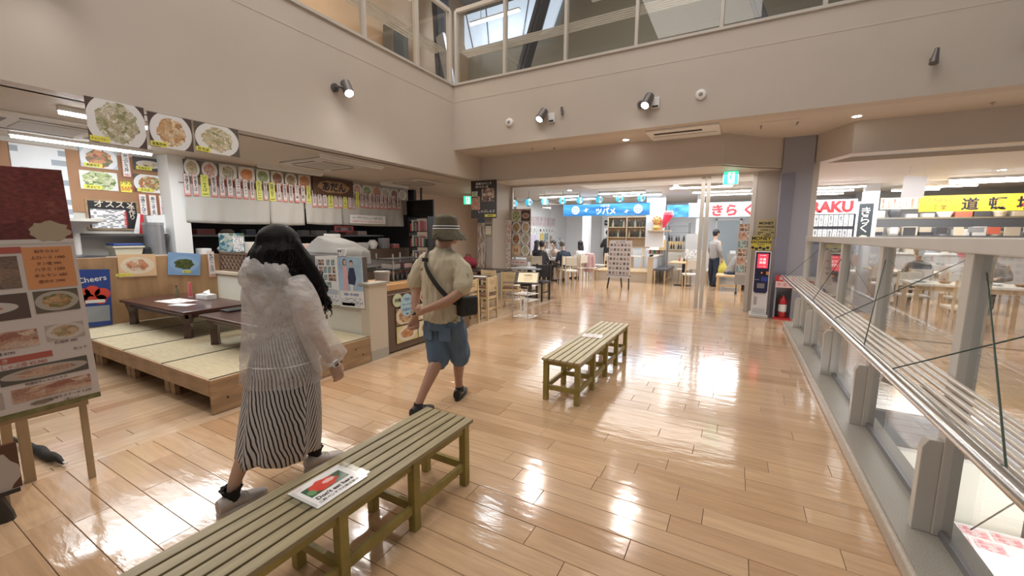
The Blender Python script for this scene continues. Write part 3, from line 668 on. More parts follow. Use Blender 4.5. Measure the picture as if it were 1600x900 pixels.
m = MB(); m.ball((-.08, -.005, .235), (.024, .001, .032), 10, 6); m.ball((.03, -.005, .215), (.024, .001, .032), 10, 6); m.build('print_faces', SKIN_P, pc)
m = MB(); m.ball((-.085, -.0045, .235), (.032, .001, .045), 10, 6); m.ball((.03, -.0045, .235), (.028, .001, .03), 10, 6); m.build('print_hair', INK, pc)
m = MB(); m.add([(-.115, -.005, .20), (-.05, -.005, .20), (-.035, -.005, .05), (-.05, -.005, -.10), (-.13, -.005, -.10), (-.12, -.005, .05)], [(0, 1, 2, 3, 4, 5)]); m.build('print_dress', PINKD, pc)
m = MB(); m.add([(-.01, -.0055, .17), (.07, -.0055, .175), (.10, -.0055, .05), (.07, -.0055, -.03), (-.03, -.0055, -.02), (-.04, -.0055, .06)], [(0, 1, 2, 3, 4, 5)]); m.build('print_jacket', NAVY, pc)
m = MB(); m.add([(-.01, -.005, -.02), (.05, -.005, -.02), (.04, -.005, -.10), (0, -.005, -.10)], [(0, 1, 2, 3)]); m.build('print_trousers', PAPER, pc)
letter(pc, '奄美一周の船旅', BLUEINK, 0, -.145, .3, .035)
patch(pc, print_mat('tiny_print', (.82, .83, .84), (.12, .14, .22), 8, .45, 26), 0, -.235, .38, .10, 'small_print'); patch(pc, SEA, -.06, -.265, .22, .035, 'photo')
pf = sheet('flyer', PAPER, .20, .33, (-4.87, 3.30, 1.06), 0, .004, label='small flyer of portrait photos standing beside the woman in the raincoat', cat='flyer', tilt=.12)
patch(pf, WARMP, 0, .07, .16, .16, 'photo'); patch(pf, WARMP, -.04, -.09, .08, .12, 'photo'); patch(pf, SEA, .055, -.06, .06, .08, 'photo')
t = thing('paper_cup', 'white paper cup with two black eyes on the dark board', 'cup', (-4.28, 3.40, 1.22)); MB().lathe([(.035, 0), (.05, .09), (.045, .09), (.032, .01)], n=16).build('cup', BWHITE, t, smooth=True)
for s in (-1, 1): MB().ball((s*.018, -.047, .065), (.012, .004, .014), 8, 6).build('eye', INK, t)
t = thing('paper_ornament', 'small orange paper cone lamp beside the portrait flyer', 'ornament', (-5.0, 3.33, 1.02)); MB().lathe([(.075, 0), (.05, .06), (.012, .17)], n=6).build('cone', mat('orange_paper', (.85, .45, .12), .5), t); MB().lathe([(.01, .17), (.01, .2)], n=6).build('tip', INK, t)

# pictures hanging from the left wall's lower edge
GREENS = [(.60, .56, .42), (.26, .27, .12), (.72, .68, .56), (.40, .34, .20), (.82, .79, .7)]
TOFU = [(.80, .62, .38), (.55, .30, .12), (.88, .78, .6), (.4, .2, .08)]
NOOD = [(.74, .64, .46), (.30, .32, .14), (.82, .74, .6), (.55, .42, .26)]
D1 = dish_mat('dish_bitter_melon', (.10, .07, .06), (.80, .80, .82), GREENS, .37, .8, 1, 11)
D2 = dish_mat('dish_tofu', (.10, .07, .06), (.80, .80, .82), TOFU, .33, .8, 2, 9)
D3 = dish_mat('dish_noodles', (.12, .10, .08), (.80, .80, .80), NOOD, .34, .85, 3, 14)
for i, (y0, y1, z0, z1, D, lab) in enumerate([(1.53, 1.96, 2.36, 2.76, D1, 'hanging food picture of stir-fried greens, nearest the shop front'), (1.985, 2.37, 2.40, 2.74, D2, 'hanging food picture of fried tofu, between the other two'), (2.39, 2.85, 2.42, 2.74, D3, 'hanging food picture of white noodles, farthest of the three')]):
    o = sheet('food_picture', D, y1-y0, z1-z0, (XL+.012, (y0+y1)/2, (z0+z1)/2-.02), EAST, .006, label=lab, cat='food picture', group='hanging food pictures')
    p_ = patch(o, YEL, -(y1-y0)/2+.075, -(z1-z0)/2+.03, .14, .05, 'price_tag', d=.002, tilt=0)
    letter(o, ['チャンプルー', '豆腐炒め', '焼そば'][i], INK, -(y1-y0)/2+.075, -(z1-z0)/2+.03, .12, .035, y=-.007)

# shop fluorescents and air conditioners
def ac(cx, cy, label, on_=False):
    t = thing('ceiling_air_conditioner', label, 'air conditioner', (cx, cy, ZC))
    MB().box((-.55, -.48, -.035), (.55, .48, 0)).build('panel', mat('ac_panel', (.66, .62, .56), .5), t, bevel=.012)
    MB().box((-.27, -.27, -.042), (.27, .27, -.032)).build('grille', mat('ac_grille', (.5, .47, .42), .6), t, bevel=.004)
    for a in range(4):
        m = MB().box((-.3, -.42, -.04), (.3, -.37, -.034), rz=a*PI/2, c=(0, 0, 0)); m.build('outlet', mat('ac_slot', (.2, .19, .17), .6), t)
ac(-6.6, 4.93, 'square cassette air conditioner between two unlit tubes over the kitchen counter'); ac(-6.9, 7.6, 'square cassette air conditioner at the far end of the shop ceiling'); ac(-7.2, 1.72, 'square cassette air conditioner behind the lit tube, near the shop front')
tube_lamp('ceiling_tube_lamp', (-7.95, 1.55, 2.67), (-7.9, 2.95, 2.67), True, 'long lit tube lamp above the framed food pictures', .022)
tube_lamp('ceiling_tube_lamp', (-5.95, 1.5, 2.67), (-5.95, 2.2, 2.67), True, 'lit tube lamp half hidden behind the hanging food pictures', .022)
for a, b, lab in [((-5.80, 4.28), (-5.84, 5.6), 'unlit tube lamp in front of the cassette air conditioner'), ((-7.67, 4.37), (-7.66, 5.68), 'unlit tube lamp behind the cassette air conditioner, above the menu strips'), ((-7.7, 7.3), (-7.65, 8.2), 'unlit tube lamp above the far end of the menu strips')]:
    tube_lamp('ceiling_tube_lamp', (*a, 2.68), (*b, 2.68), False, lab, .016, .06)

# framed pictures and menus on the side wall (X = -8.42)
XS = -8.415
def wallpic(px0, py0, px1, py1, M, label, cat='food picture', x=XS, name='food_picture', **k):
    a = on(px0, py0, X=x); b = on(px1, py1, X=x)
    return sheet(name, M, abs(b.y-a.y), abs(a.z-b.z), (x+.012, (a.y+b.y)/2, (a.z+b.z)/2), EAST, .012, label=label, cat=cat, **k)
struct('trim_10', MB().box((XS-.01, -.5, 1.78), (XS+.006, 3.2, 2.66)), BROWNW)
wp = wallpic(12, 222, 118, 368, print_mat('large_menu_print', (.80, .83, .86), (.35, .40, .45), 9, .3, 7), 'big pale menu poster behind the red meat signboard', 'menu', name='menu_poster')
S1 = dish_mat('dish_sashimi', (.55, .62, .68), (.8, .84, .88), [(.55, .12, .06), (.75, .35, .15), (.12, .18, .08), (.35, .08, .05)], .36, .8, 5, 6)
S2 = dish_mat('dish_greens', (.75, .78, .7), (.80, .84, .8), [(.25, .42, .06), (.75, .78, .5), (.12, .22, .04), (.82, .80, .6)], .42, .75, 6, 8)
S3 = dish_mat('dish_grilled_fish', (.10, .09, .10), (.72, .70, .66), [(.55, .40, .2), (.8, .72, .55), (.2, .12, .06)], .26, 1.4, 7, 7)
S4 = dish_mat('dish_fried_noodles', (.12, .10, .09), (.82, .82, .83), [(.72, .6, .38), (.45, .28, .1), (.6, .15, .08), (.2, .28, .08), (.85, .8, .6)], .36, .85, 9, 13)
def withtag(o, w, h, s):
    patch(o, YEL, -w/2+.13, -h/2+.035, .2, .055, 'price_tag', .002); letter(o, s, INK, -w/2+.13, -h/2+.035, .17, .035, y=-.012)
for args, lab, s in [((122, 229, 184, 266, S1), 'upper picture of red and green raw fish by the pale menu poster', '刺身定食'), ((122, 265, 185, 299, S2), 'picture of green salad noodles above the black recommendation board', '海ぶどう'),
                  ((206, 244, 257, 270, S3), 'picture of a grilled fish beside the cream pillar', '焼魚定食'), ((207, 271, 260, 303, S4), 'picture of fried noodles under the grilled fish picture', '焼そば')]:
    o = wallpic(*args, lab); withtag(o, o.dimensions.x, o.dimensions.z, s)
PINKE = mat('pink_edge_paper', (.85, .45, .42), .5); ORA = mat('orange_tag', (.85, .3, .12), .5)
def strip(y, z, w, h, s, label, x=XS, edge=PINKE, base=PAPER, price=None, a=EAST, group=None, cat='menu strip', ink=INK, X=None, Y=None, tilt=0, par=None):
    loc = (x+.03, y, z) if a == EAST else (x, y, z)
    o = sheet('menu_strip', edge, w, h, loc, a, .004, label=label, cat=cat, group=group, tilt=tilt)
    patch(o, base, 0, 0, w-.028 if w > .12 else w*.82, h-.022, 'paper')
    letter(o, s, ink, 0, h*.06 if price else 0, w*.62, h*.72 if price else h*.88, vert=True, keep=False, y=-.0045)
    if price: 
        letter(o, price, RED, 0, -h*.42, w*.7, h*.08, y=-.0045)
    return o
def strip_px(px0, py0, px1, py1, s, label, x=XS, **k):
    a = on(px0, py0, X=x); b = on(px1, py1, X=x); return strip((a.y+b.y)/2, (a.z+b.z)/2, abs(b.y-a.y), abs(a.z-b.z), s, label, x=x, **k)
strip_px(187, 237, 204, 277, '海ぶどう丼', 'pink edged strip reading umibudo-don between the food pictures', price='980')
strip_px(259, 247, 273, 282, 'ソーキそば煮', 'pink edged strip at the top beside the cream pillar', price='750')
o = wallpic(187, 283, 206, 301, YEL, 'small yellow plus 150 yen sign', 'price sign', name='price_sign'); letter(o, 'プラス', INK, 0, .06, .15, .05, y=-.008); letter(o, '150円', RED, 0, -.03, .18, .09, y=-.008)
for i, (s, pr) in enumerate((('沖縄ちゃんぽん', '850'), ('島らっきょ天', '1200'), ('アグー豚生姜', '1200'), ('アーサそば汁', '850'))):
    strip_px(215+i*15.7, 303+i*1.2, 230.5+i*15.7, 342+i*1.6, s, 'pink edged strip, %s from the left of the four under the fried noodles picture' % od(i), price=pr, group='four strips under the pictures')
# black recommendation board
o = wallpic(131, 310, 219, 360, PINE, 'black recommendation board with a white handwritten sheet', 'menu board', name='menu_board'); W_, H_ = o.dimensions.x, o.dimensions.z
patch(o, DARK, 0, 0, W_-.05, H_-.05, 'blackboard', .004); letter(o, 'オススメ', CREAMP, .02, H_*.36, .55, .10, y=-.012)
pp = patch(o, print_mat('handwriting', (.84, .84, .84), (.05, .05, .08), 15, .5, 12), -.06, -.06, W_*.66, H_*.62, 'white_sheet', .012)
letter(o, '本日中華定食', RED, W_*.22, -.06, .07, H_*.55, vert=True, y=-.0225); letter(o, '手作り', CREAMP, W_*.36, .05, .08, .25, vert=True, y=-.012)
t = thing('paper_rack', 'leaning menus and clear sleeves hanging on the wall beside the cream pillar', 'menus', (XS+.05, 3.04, 1.56))
for i in range(5): sheet('sleeve', [PAPER, RED, STEEL, PAPER, PAPER][i], .22, .32, (.01*i, -.12+.05*i, .05), EAST, .006, parent=t, tilt=.12*(i-2))
# shelf clutter behind the panel wall
zs_ = on(175, 363, X=-8.2).z-.02
struct('trim_11', MB().box((-8.40, .6, zs_-.03), (-8.15, 3.15, zs_)), mat('dark_shelf_edge', (.08, .07, .06), .5))
def crate(name, loc, sx, sy, sz, col, label, cat, rz=0, lid=None):
    t = thing(name, label, cat, loc, rz); M_ = mat('plastic_%02d%02d%02d' % tuple(int(c*99) for c in col), col, .35)
    k = .85; m = MB(); n = 4
    pts = lambda f, z: [(-sx/2*f, -sy/2*f, z), (sx/2*f, -sy/2*f, z), (sx/2*f, sy/2*f, z), (-sx/2*f, sy/2*f, z)]
    v = pts(k, 0)+pts(1, sz)+pts(.93, sz)+pts(k*.93, .012)
    m.add(v, [(3,2,1,0)]+[(i, (i+1) % 4, 4+(i+1) % 4, 4+i) for i in range(4)]+[(4+i, 4+(i+1) % 4, 8+(i+1) % 4, 8+i) for i in range(4)]+[(8+i, 8+(i+1) % 4, 12+(i+1) % 4, 12+i) for i in range(4)]+[(12, 13, 14, 15)])
    m.build('tub', M_, t)
    m = MB(); m.box((-sx/2-.012, -sy/2-.012, sz-.02), (sx/2+.012, -sy/2, sz+.005)).box((-sx/2-.012, sy/2, sz-.02), (sx/2+.012, sy/2+.012, sz+.005)).box((-sx/2-.012, -sy/2, sz-.02), (-sx/2, sy/2, sz+.005)).box((sx/2, -sy/2, sz-.02), (sx/2+.012, sy/2, sz+.005)); m.build('rim', M_, t)
    if lid: MB().box((-sx/2, -sy/2, sz+.006), (sx/2, sy/2, sz+.04)).build('lid', lid, t, bevel=.01)
    return t
struct('wall_back_counter', MB().box((-8.40, .6, 0), (-7.75, 3.1, 1.15)), mat('counter_grey', (.30, .27, .24), .5))
crate('storage_tub', (-7.95, 1.62, 1.15), .35, .36, .22, (.04, .08, .65), 'blue plastic tub on the back counter by the tall signboard', 'tub')
crate('storage_box', (-8.05, 2.55, 1.15), .3, .34, .14, (.55, .5, .38), 'beige box with blue lid on the back counter', 'box', lid=mat('blue_lid', (.02, .05, .22), .4))
t = thing('sink_pipe', 'white funnel shaped hood hanging under the black recommendation board', 'pipe', (-8.1, 2.05, 1.38)); MB().lathe([(.05, -.2), (.05, .1), (.16, .22), (.3, .26), (.3, .3)], n=18).build('funnel', mat('offwhite_plastic', (.55, .53, .48), .5), t, smooth=True); MB().lathe([(.055, -.23), (.055, -.2)], n=18).build('collar', GREYM, t)
t = thing('steel_pot', 'round steel pipe drum beside the cream pillar', 'pot', (-8.15, 2.95, 1.15)); MB().lathe([(.13, 0), (.13, .5), (.12, .5)], n=24).build('body', mat('dull_steel', (.32, .32, .33), .35, .6), t, smooth=True); MB().lathe([(.137, .46), (.137, .5)], n=24).build('rim', STEEL, t)
t = thing('black_cup', 'small black box on the back counter', 'box', (-8.0, 2.78, 1.15)); MB().box((-.05, -.05, 0), (.05, .05, .11)).build('body', DARK, t, bevel=.01); MB().box((-.04, -.04, .11), (.04, .04, .12)).build('lid', DARK, t)
t = thing('dark_appliance', 'tall black bin standing behind the meat picture', 'bin', (-7.45, 1.95, 0)); MB().box((-.2, -.14, 0), (.2, .14, 1.14)).build('body', mat('navy_black', (.015, .018, .03), .35), t, bevel=.02); MB().box((-.21, -.15, 1.14), (.21, .15, 1.18)).build('lid', mat('navy_black', (.015, .018, .03), .35), t, bevel=.01)
# shelf unit with magazines left of the panel
t = thing('magazine_rack', 'open rack of magazines and papers left of the flower poster', 'rack', (-7.35, 1.45, 0))
for z in (.3, .72, 1.05): MB().box((-.18, -.25, z), (.18, .3, z+.02)).build('shelf', GREYM, t)
for y in (-.25, .3): MB().box((-.18, y-.01, 0), (.18, y+.01, 1.1)).build('side', GREYM, t)
MB().box((-.1, -.2, .0), (.17, .3, .28)).build('lower_box', PINE, t)
bc = [(.75, .12, .1), (.75, .75, .74), (.6, .62, .65), (.82, .8, .76), (.3, .3, .32), (.8, .8, .8), (.55, .1, .1)]
for i in range(7):
    o = MB().box((-.12, -.02, 0), (.12, .02, .24)).build('magazine', mat('book_%d' % i, bc[i], .4), None, loc=(-7.3, 1.33+i*.052, .742)); tag(o, '%s upright magazine from the left in the rack by the tall signboard' % od(i), 'magazine', 'magazines in the rack')
pm = sheet('rack_picture', WARMP, .30, .28, (-7.16, 1.36, .56), EAST, .01, label='dark framed photo at the front of the magazine rack', cat='picture'); patch(pm, mat('grey_blue_print', (.3, .36, .42), .4), -.04, -.02, .12, .12, 'photo')
pm = sheet('rack_picture', SEA, .26, .2, (-7.16, 1.36, .87), EAST, .01, label='photo card above the dark framed photo in the rack', cat='picture')
o = sheet('pink_card', mat('salmon_card', (.85, .25, .25), .5), .13, .10, (-7.05, 1.72, .985), EAST, .01, label='salmon pink card above the flower poster', cat='card'); letter(o, '営業中', PAPER, 0, 0, .10, .03)
# big poster beside the far low table
o = sheet('flower_poster', mat('navy_poster', (.03, .07, .30), .35), .34, .72, (-7.02, 1.86, .675), EAST, .012, label='blue poster with red flowers standing behind the far low table', cat='poster', tilt=-.05)
letter(o, 'Cheers', PAPER, 0, .24, .27, .09, tilt=.15)
m = MB()
for u, v, r in ((-.09, .06, .07), (.0, .09, .07), (.09, .05, .075), (-.04, .0, .06), (.07, -.02, .06), (-.1, -.03, .055)): m.tube([(u, -.008, v), (u, -.0065-.001*0, v)], r, 14)
m.build('flower_print', mat('red_flower', (.72, .08, .05), .4), o)
patch(o, mat('grey_print', (.35, .38, .42), .4), 0, -.2, .3, .2, 'lower_photo'); patch(o, PAPER, .02, -.04, .18, .04, 'bowl_print', .003)
# pictures taped on the wooden panel (X = -7.09)
XP = -7.09
M1 = dish_mat('dish_roast_meat', (.80, .55, .32), (.82, .70, .52), [(.65, .28, .14), (.80, .45, .28), (.5, .2, .1), (.85, .75, .6)], .30, 1.2, 11, 5)
M2 = dish_mat('dish_seaweed', (.25, .42, .68), (.30, .48, .72), [(.06, .09, .02), (.12, .15, .04), (.04, .06, .02), (.16, .18, .06)], .30, 1.25, 12, 16)
a = on(182, 398, X=XP); b = on(245, 430, X=XP)
o = sheet('food_picture', M1, b.y-a.y, a.z-b.z, (XP+.01, (a.y+b.y)/2, (a.z+b.z)/2), EAST, .006, label='picture of roast meat taped on the wooden panel', cat='food picture', tilt=-.02); patch(o, YEL, -.15, -.12, .16, .035, 'price_tag'); letter(o, 'ぎょくろステーキ', INK, -.15, -.12, .13, .02, y=-.005)
a = on(260, 396, X=XP); b = on(314, 428, X=XP)
o = sheet('food_picture', M2, b.y-a.y, a.z-b.z, (XP+.01, (a.y+b.y)/2, (a.z+b.z)/2), EAST, .006, label='picture of dark green seaweed on blue, taped on the wooden panel', cat='food picture', tilt=-.10); patch(o, YEL, .03, -.11, .1, .04, 'price_tag'); letter(o, '生もずく', INK, .03, -.11, .08, .025, y=-.005)
strip_px(322, 393, 336, 432, '生ビール冷', 'pink edged strip at the right end of the wooden panel', x=XP-.02, price='500')

# ---------------- kitchen front: photos, sign, strips, curtains (X = -8.05) ----------------
XK = -8.03
dm = [('a', D3, 'bowl of noodle soup'), ('b', dish_mat('dish_c2', (.2, .18, .18), (.75, .72, .7), [(.7, .65, .6), (.6, .2, .15), (.8, .76, .7)], .34, .9, 21), 'white noodles with red topping'), ('c', dish_mat('dish_c3', (.6, .6, .58), (.75, .74, .7), GREENS, .36, .9, 22, 12), 'bitter melon stir-fry'),
      ('d', dish_mat('dish_c4', (.65, .63, .58), (.78, .75, .7), [(.75, .28, .08), (.65, .2, .05), (.8, .4, .15)], .36, .9, 23, 18), 'orange carrot dish'), ('e', dish_mat('dish_c5', (.55, .6, .5), (.7, .72, .62), [(.2, .3, .1), (.5, .55, .3), (.12, .2, .06)], .38, .9, 24, 14), 'green vegetable dish'),
      ('f', dish_mat('dish_c6', (.5, .5, .46), (.7, .68, .6), [(.25, .1, .06), (.4, .18, .1), (.15, .06, .04)], .36, .9, 25, 16), 'dark meat dish'), ('g', dish_mat('dish_c7', (.3, .26, .22), (.7, .68, .6), [(.45, .32, .18), (.25, .14, .08), (.6, .5, .35)], .34, .9, 26, 12), 'brown stew'), ('h', dish_mat('dish_c8', (.55, .5, .45), (.7, .6, .5), [(.5, .22, .1), (.6, .3, .16), (.4, .16, .08)], .4, .9, 27, 14), 'reddish fried dish')]
pxs = [284, 312, 340, 370, 398, 421, 443, 464, 485]; top = lambda px: 247+(px-284)*.149
for i in range(8):
    a = on(pxs[i], top(pxs[i])+2, X=XK); b = on(pxs[i+1], top(pxs[i+1])+20, X=XK)
    sheet('menu_photo', dm[i][1], b.y-a.y-.01, .27, (XK+.02, (a.y+b.y)/2, 2.555), EAST, .01, label='%s photo from the left above the menu strips: %s' % (od(i), dm[i][2]), cat='menu photo', group='menu photos above the kitchen')
a = on(486, 290, X=XK); b = on(548, 290, X=XK)
o = sheet('shop_signboard', mat('sign_dark_brown', (.09, .04, .02), .45), b.y-a.y, .36, (XK+.05, (a.y+b.y)/2, 2.515), EAST, .05, label='dark wooden signboard with carved hiragana shop name above the curtains', cat='sign')
m = MB(); n = 22; mw = (b.y-a.y)*.40
m.add([(mw*math.cos(2*PI*i/n)*(1+.06*math.sin(i*2.3)), -.028, .13*math.sin(2*PI*i/n)*(1+.1*math.cos(i*1.7))) for i in range(n)]+[(mw*math.cos(2*PI*i/n)*(1+.06*math.sin(i*2.3)), -.02, .13*math.sin(2*PI*i/n)*(1+.1*math.cos(i*1.7))) for i in range(n)], [tuple(range(n))]+[(i, (i+1) % n, n+(i+1) % n, n+i) for i in range(n)])
m.build('carved_panel', mat('sign_light_brown', (.34, .20, .10), .45, noise=.2, nscale=4), o); letter(o, 'あだん', INK, 0, 0, .85, .19, y=-.031, off=.04)
for i in range(6):
    y = on(548, 290, X=XK).y+.02+i*.30
    sheet('menu_photo', dm[(i*3+1) % 8][1], .29, .25, (XK+.02, y+.14, 2.53), EAST, .01, label='%s menu photo right of the wooden signboard, counted from the signboard' % od(i), cat='menu photo', group='menu photos right of the signboard')
words = ['沖縄そば大', '中身そば', 'ソーキそば', '野菜そば定', 'てびちそば', '豆腐チャン', 'ゴーヤー炒', 'ふーチャン', '島野菜炒め', 'カツカレー', '親子丼定食', '味噌汁定食', 'とんかつ定', '焼肉定食', '刺身定食', 'ラフテー煮', 'もずく酢', '天ぷら盛合']
S_PINK = mat('strip_red_edge', (.62, .16, .14), .5); S_YEL = mat('strip_yellow', (.75, .76, .16), .5); S_PAP = mat('strip_paper', (.74, .72, .70), .5)
edges = [283, 297, 310, 326, 339, 351, 364, 376, 387, 397, 408.5, 417, 429, 438.5, 448, 457, 467, 476, 484.5, 493, 501.5, 510, 519, 526, 533.5, 541, 548, 553, 560, 567, 573, 579.5, 585, 591, 597.5, 603, 610, 617, 626]
ytop = [271, 272, 273, 275, 276, 277, 279, 280, 281.5, 282.5, 283.5, 285, 286, 287, 288, 289, 289.5, 290.5, 297, 297.5, 298, 299, 300, 300.5, 301, 302, 303, 299.5, 301, 302, 303, 303.5, 304, 304.5, 305, 305.5, 306, 307, 308]
for i in range(len(edges)-1):
    a, b = edges[i], edges[i+1]; yl = i in (2, 9, 11, 17, 21, 24, 27); ya = ytop[i]; hh = 35.5-(a-283)*.042
    A = on(a+.4, ya, X=XK); B = on(b-.6, ya+hh, X=XK)
    o = sheet('menu_strip', S_YEL if yl else S_PINK, B.y-A.y, A.z-B.z, (XK+.045, (A.y+B.y)/2, (A.z+B.z)/2), EAST, .004, label='%s menu strip from the left%s, hanging above the white curtains' % (od(i), ', yellow' if yl else ', white with red edge'), cat='menu strip', group='menu strips above the curtains')
    w_, h_ = B.y-A.y, A.z-B.z
    if not yl: patch(o, S_PAP, 0, .008, w_*.82, h_*.93, 'paper')
    letter(o, words[i % len(words)], INK if not yl else mat('strip_dark_green', (.12, .16, .05), .5), 0, h_*.08, w_*.6, h_*.7, vert=True, keep=False, y=-.0045)
    letter(o, ['850円', '700円', '1050円', '600円'][i % 4], RED if not yl else INK, 0, -h_*.40, w_*.7, h_*.09, y=-.0045)
# curtains
CLOTH = mat('grey_white_cloth', (.50, .49, .46), .8, bump=.25, bscale=60)
cu = [3.36, 4.72, 5.46]; cu2 = [5.50, 6.35, 8.35]
for i, (ya, yb) in enumerate([(3.36, 4.75), (4.75, 5.46), (5.49, 6.40), (6.40, 8.36)]):
    m = MB(); n = int((yb-ya)/.04); rowsn = 10; z1, z0 = 2.30, 1.665+.03*(i > 1)
    for j in range(rowsn+1):
        f = j/rowsn
        for k in range(n+1):
            u = k/n; yy = ya+(yb-ya)*u
            fold = .018*math.sin(yy*9+i)*f+.012*math.sin(yy*23+i*2+f*2)*f+.02*f*math.exp(-((u-.93)/.06)**2)
            m.v.append((XK+.03+fold, yy, z1+(z0-z1)*f-.012*math.sin(u*PI)*f))
    for j in range(rowsn):
        for k in range(n): q = j*(n+1)+k; m.f.append((q, q+1, q+n+2, q+n+1))
    o = m.build('door_curtain', CLOTH, None, smooth=True); tag(o, ['off-white kitchen curtain beside the cream pillar', 'second off-white kitchen curtain, left of the black gap', 'third off-white kitchen curtain, right of the black gap', 'long off-white kitchen curtain with the paper notice pinned on'][i], 'curtain', 'kitchen curtains')
    so = o.modifiers.new('t', 'SOLIDIFY'); so.thickness = .004
A = on(543, 333, X=XK); B = on(599, 350, X=XK)
o = sheet('paper_notice', PAPER, B.y-A.y, .20, (XK+.075, (A.y+B.y)/2, (A.z+B.z)/2-.02), EAST, .004, label='white handwritten notice pinned on the long curtain', cat='notice')
letter(o, 'ハーフサイズメニューもあります。', INK, 0, .035, .95, .07, keep=False); letter(o, 'お気軽にスタッフへお申し付けください', RED, 0, -.05, .95, .045, keep=False)
tag(MB().box((XK-.06, 5.462, 1.67), (XK-.03, 5.488, 2.3)).build('curtain_gap_strip', INK), 'black gap strip between the curtains', 'gap_strip')  # darkness of the curtain gap put in as a black strip
tag(MB().bar((XK, 3.3, 2.31), (XK, 8.4, 2.31), .02, .02).build('curtain_rail', STEEL), 'thin rail carrying the kitchen curtains', 'rail')
# kitchen counter and its clutter under the curtains
struct('wall_kitchen_counter', MB().box((-8.35, 3.42, 0), (-7.9, 8.5, 1.12)), mat('counter_dark_brown', (.12, .08, .06), .5))
CL = [(.72, .72, .7), (.6, .6, .6), (.8, .78, .74), (.3, .3, .32), (.65, .2, .2), (.75, .55, .5), (.2, .25, .35), (.5, .5, .48)]
kx = -8.1
def kitchen_item(i, y, kind, w, h, col, label, z=1.12, x=kx):
    t = thing(kind, label, kind.replace('_', ' '), (x, y, z)); M_ = mat('item_%d' % (i % 8), CL[i % 8], .45)
    if kind in ('white_carton', 'food_tray', 'paper_stack'):
        MB().box((-.1, -w/2, 0), (.1, w/2, h)).build('body', M_, t, bevel=.006); MB().box((-.095, -w/2+.01, h), (.095, w/2-.01, h+.008)).build('top', mat('item_top', (.8, .8, .79), .5), t)
    else:
        MB().lathe([(w*.35, 0), (w*.5, h*.6), (w*.45, h*.8), (w*.3, h)], n=14).build('body', M_, t, smooth=True); MB().lathe([(w*.3, h), (w*.3, h*1.1), (0, h*1.1)], n=14).build('lid', mat('item_lid', (.7, .7, .68), .5), t, smooth=True)
kk = ['white_carton', 'condiment_jar', 'food_tray', 'paper_stack', 'condiment_jar', 'white_carton']
for i in range(13):
    kd = kk[i % 6]; kitchen_item(i, 3.6+i*.375, kd, .16+.05*(i*7 % 4), .10+.05*(i*5 % 4), None, '%s on the kitchen counter, %s item from the cream pillar' % (kd.replace('_', ' '), od(i)))
struct('trim_12', MB().box((-9.4, 3.4, 1.42), (-9.0, 8.6, 1.46)), mat('kitchen_shelf', (.25, .25, .26), .4, .4))
for i in range(11): kitchen_item(i+3, 3.7+i*.42, kk[(i+2) % 6], .2+.06*(i*5 % 3), .10+.05*(i*3 % 3), None, 'grey %s on the dark rear kitchen shelf, %s from the pillar' % (kk[(i+2) % 6].replace('_', ' '), od(i)), z=1.46, x=-9.2)
for i, (px, col, lab) in enumerate([(348, SEA, 'clear display stand with photo cards on the kitchen counter, left of the woman'), (505, PAPER, 'white order sheets stand right of the woman')]):
    p = on(px+12, 375, X=-7.98); o = sheet('display_card', col, .42, .34, (-7.93, p.y, 1.32), EAST, .01, label=lab, cat='card'); patch(o, print_mat('tiny_print', (.82, .83, .84), (.12, .14, .22), 8, .45, 26), .1, -.02, .18, .26, 'print')
o = sheet('red_sign', mat('dull_red', (.22, .03, .04), .5), .5, .13, (-7.9, 6.35, 1.60), EAST, .02, label='small red framed sign hanging under the middle curtains', cat='sign'); patch(o, DARK, 0, 0, .42, .08, 'face'); letter(o, '注文口', mat('dull_pink', (.5, .3, .3), .5), 0, 0, .3, .06, y=-.014)
# tall white bagged machine on the counter
SHEER = glass_mat('sheer_plastic', (.75, .75, .74), 1.4, 1.0, .25)
nt = SHEER.node_tree; df = nt.nodes.new('ShaderNodeBsdfDiffuse'); df.inputs[0].default_value = (.42, .41, .39, 1); mx = nt.nodes.new('ShaderNodeMixShader'); mx.inputs[0].default_value = .75
on_ = nt.nodes['Material Output']; src = on_.inputs[0].links[0].from_socket; nt.links.new(src, mx.inputs[1]); nt.links.new(df.outputs[0], mx.inputs[2]); nt.links.new(mx.outputs[0], on_.inputs[0])
def draped(loc, lx, ly, h, label, rz=0, name='covered_machine', seed=1):
    t = thing(name, label, 'machine', loc, rz); rnd = random.Random(seed)
    m = MB(); n = 36; rings = 9; c = [rnd.random()*6 for _ in range(4)]
    for j in range(rings+1):
        f = j/rings; zz = h*(1-f); 
        for k in range(n):
            a = 2*PI*k/n; sq = 1/max(abs(math.cos(a)), abs(math.sin(a)))**.7
            r = (.55+.45*min(1, f*2.2))*(1+.07*f*math.sin(a*7+c[0])+.05*f*math.sin(a*11+c[1])); sl = .25*h*math.cos(a)*(1-f)*(1 if j < 3 else .4)
            m.v.append((lx/2*math.cos(a)*sq*r, ly/2*math.sin(a)*sq*r, max(0, zz-sl*.6)))
    for j in range(rings):
        for k in range(n): m.f.append((j*n+k, j*n+(k+1) % n, (j+1)*n+(k+1) % n, (j+1)*n+k))
    m.f.append(tuple(range(n))); m.build('cloth_cover', SHEER, t, smooth=True)
    MB().box((-lx*.4, -ly*.4, 0), (lx*.4, ly*.4, h*.6)).build('body', DARK, t)
    return t
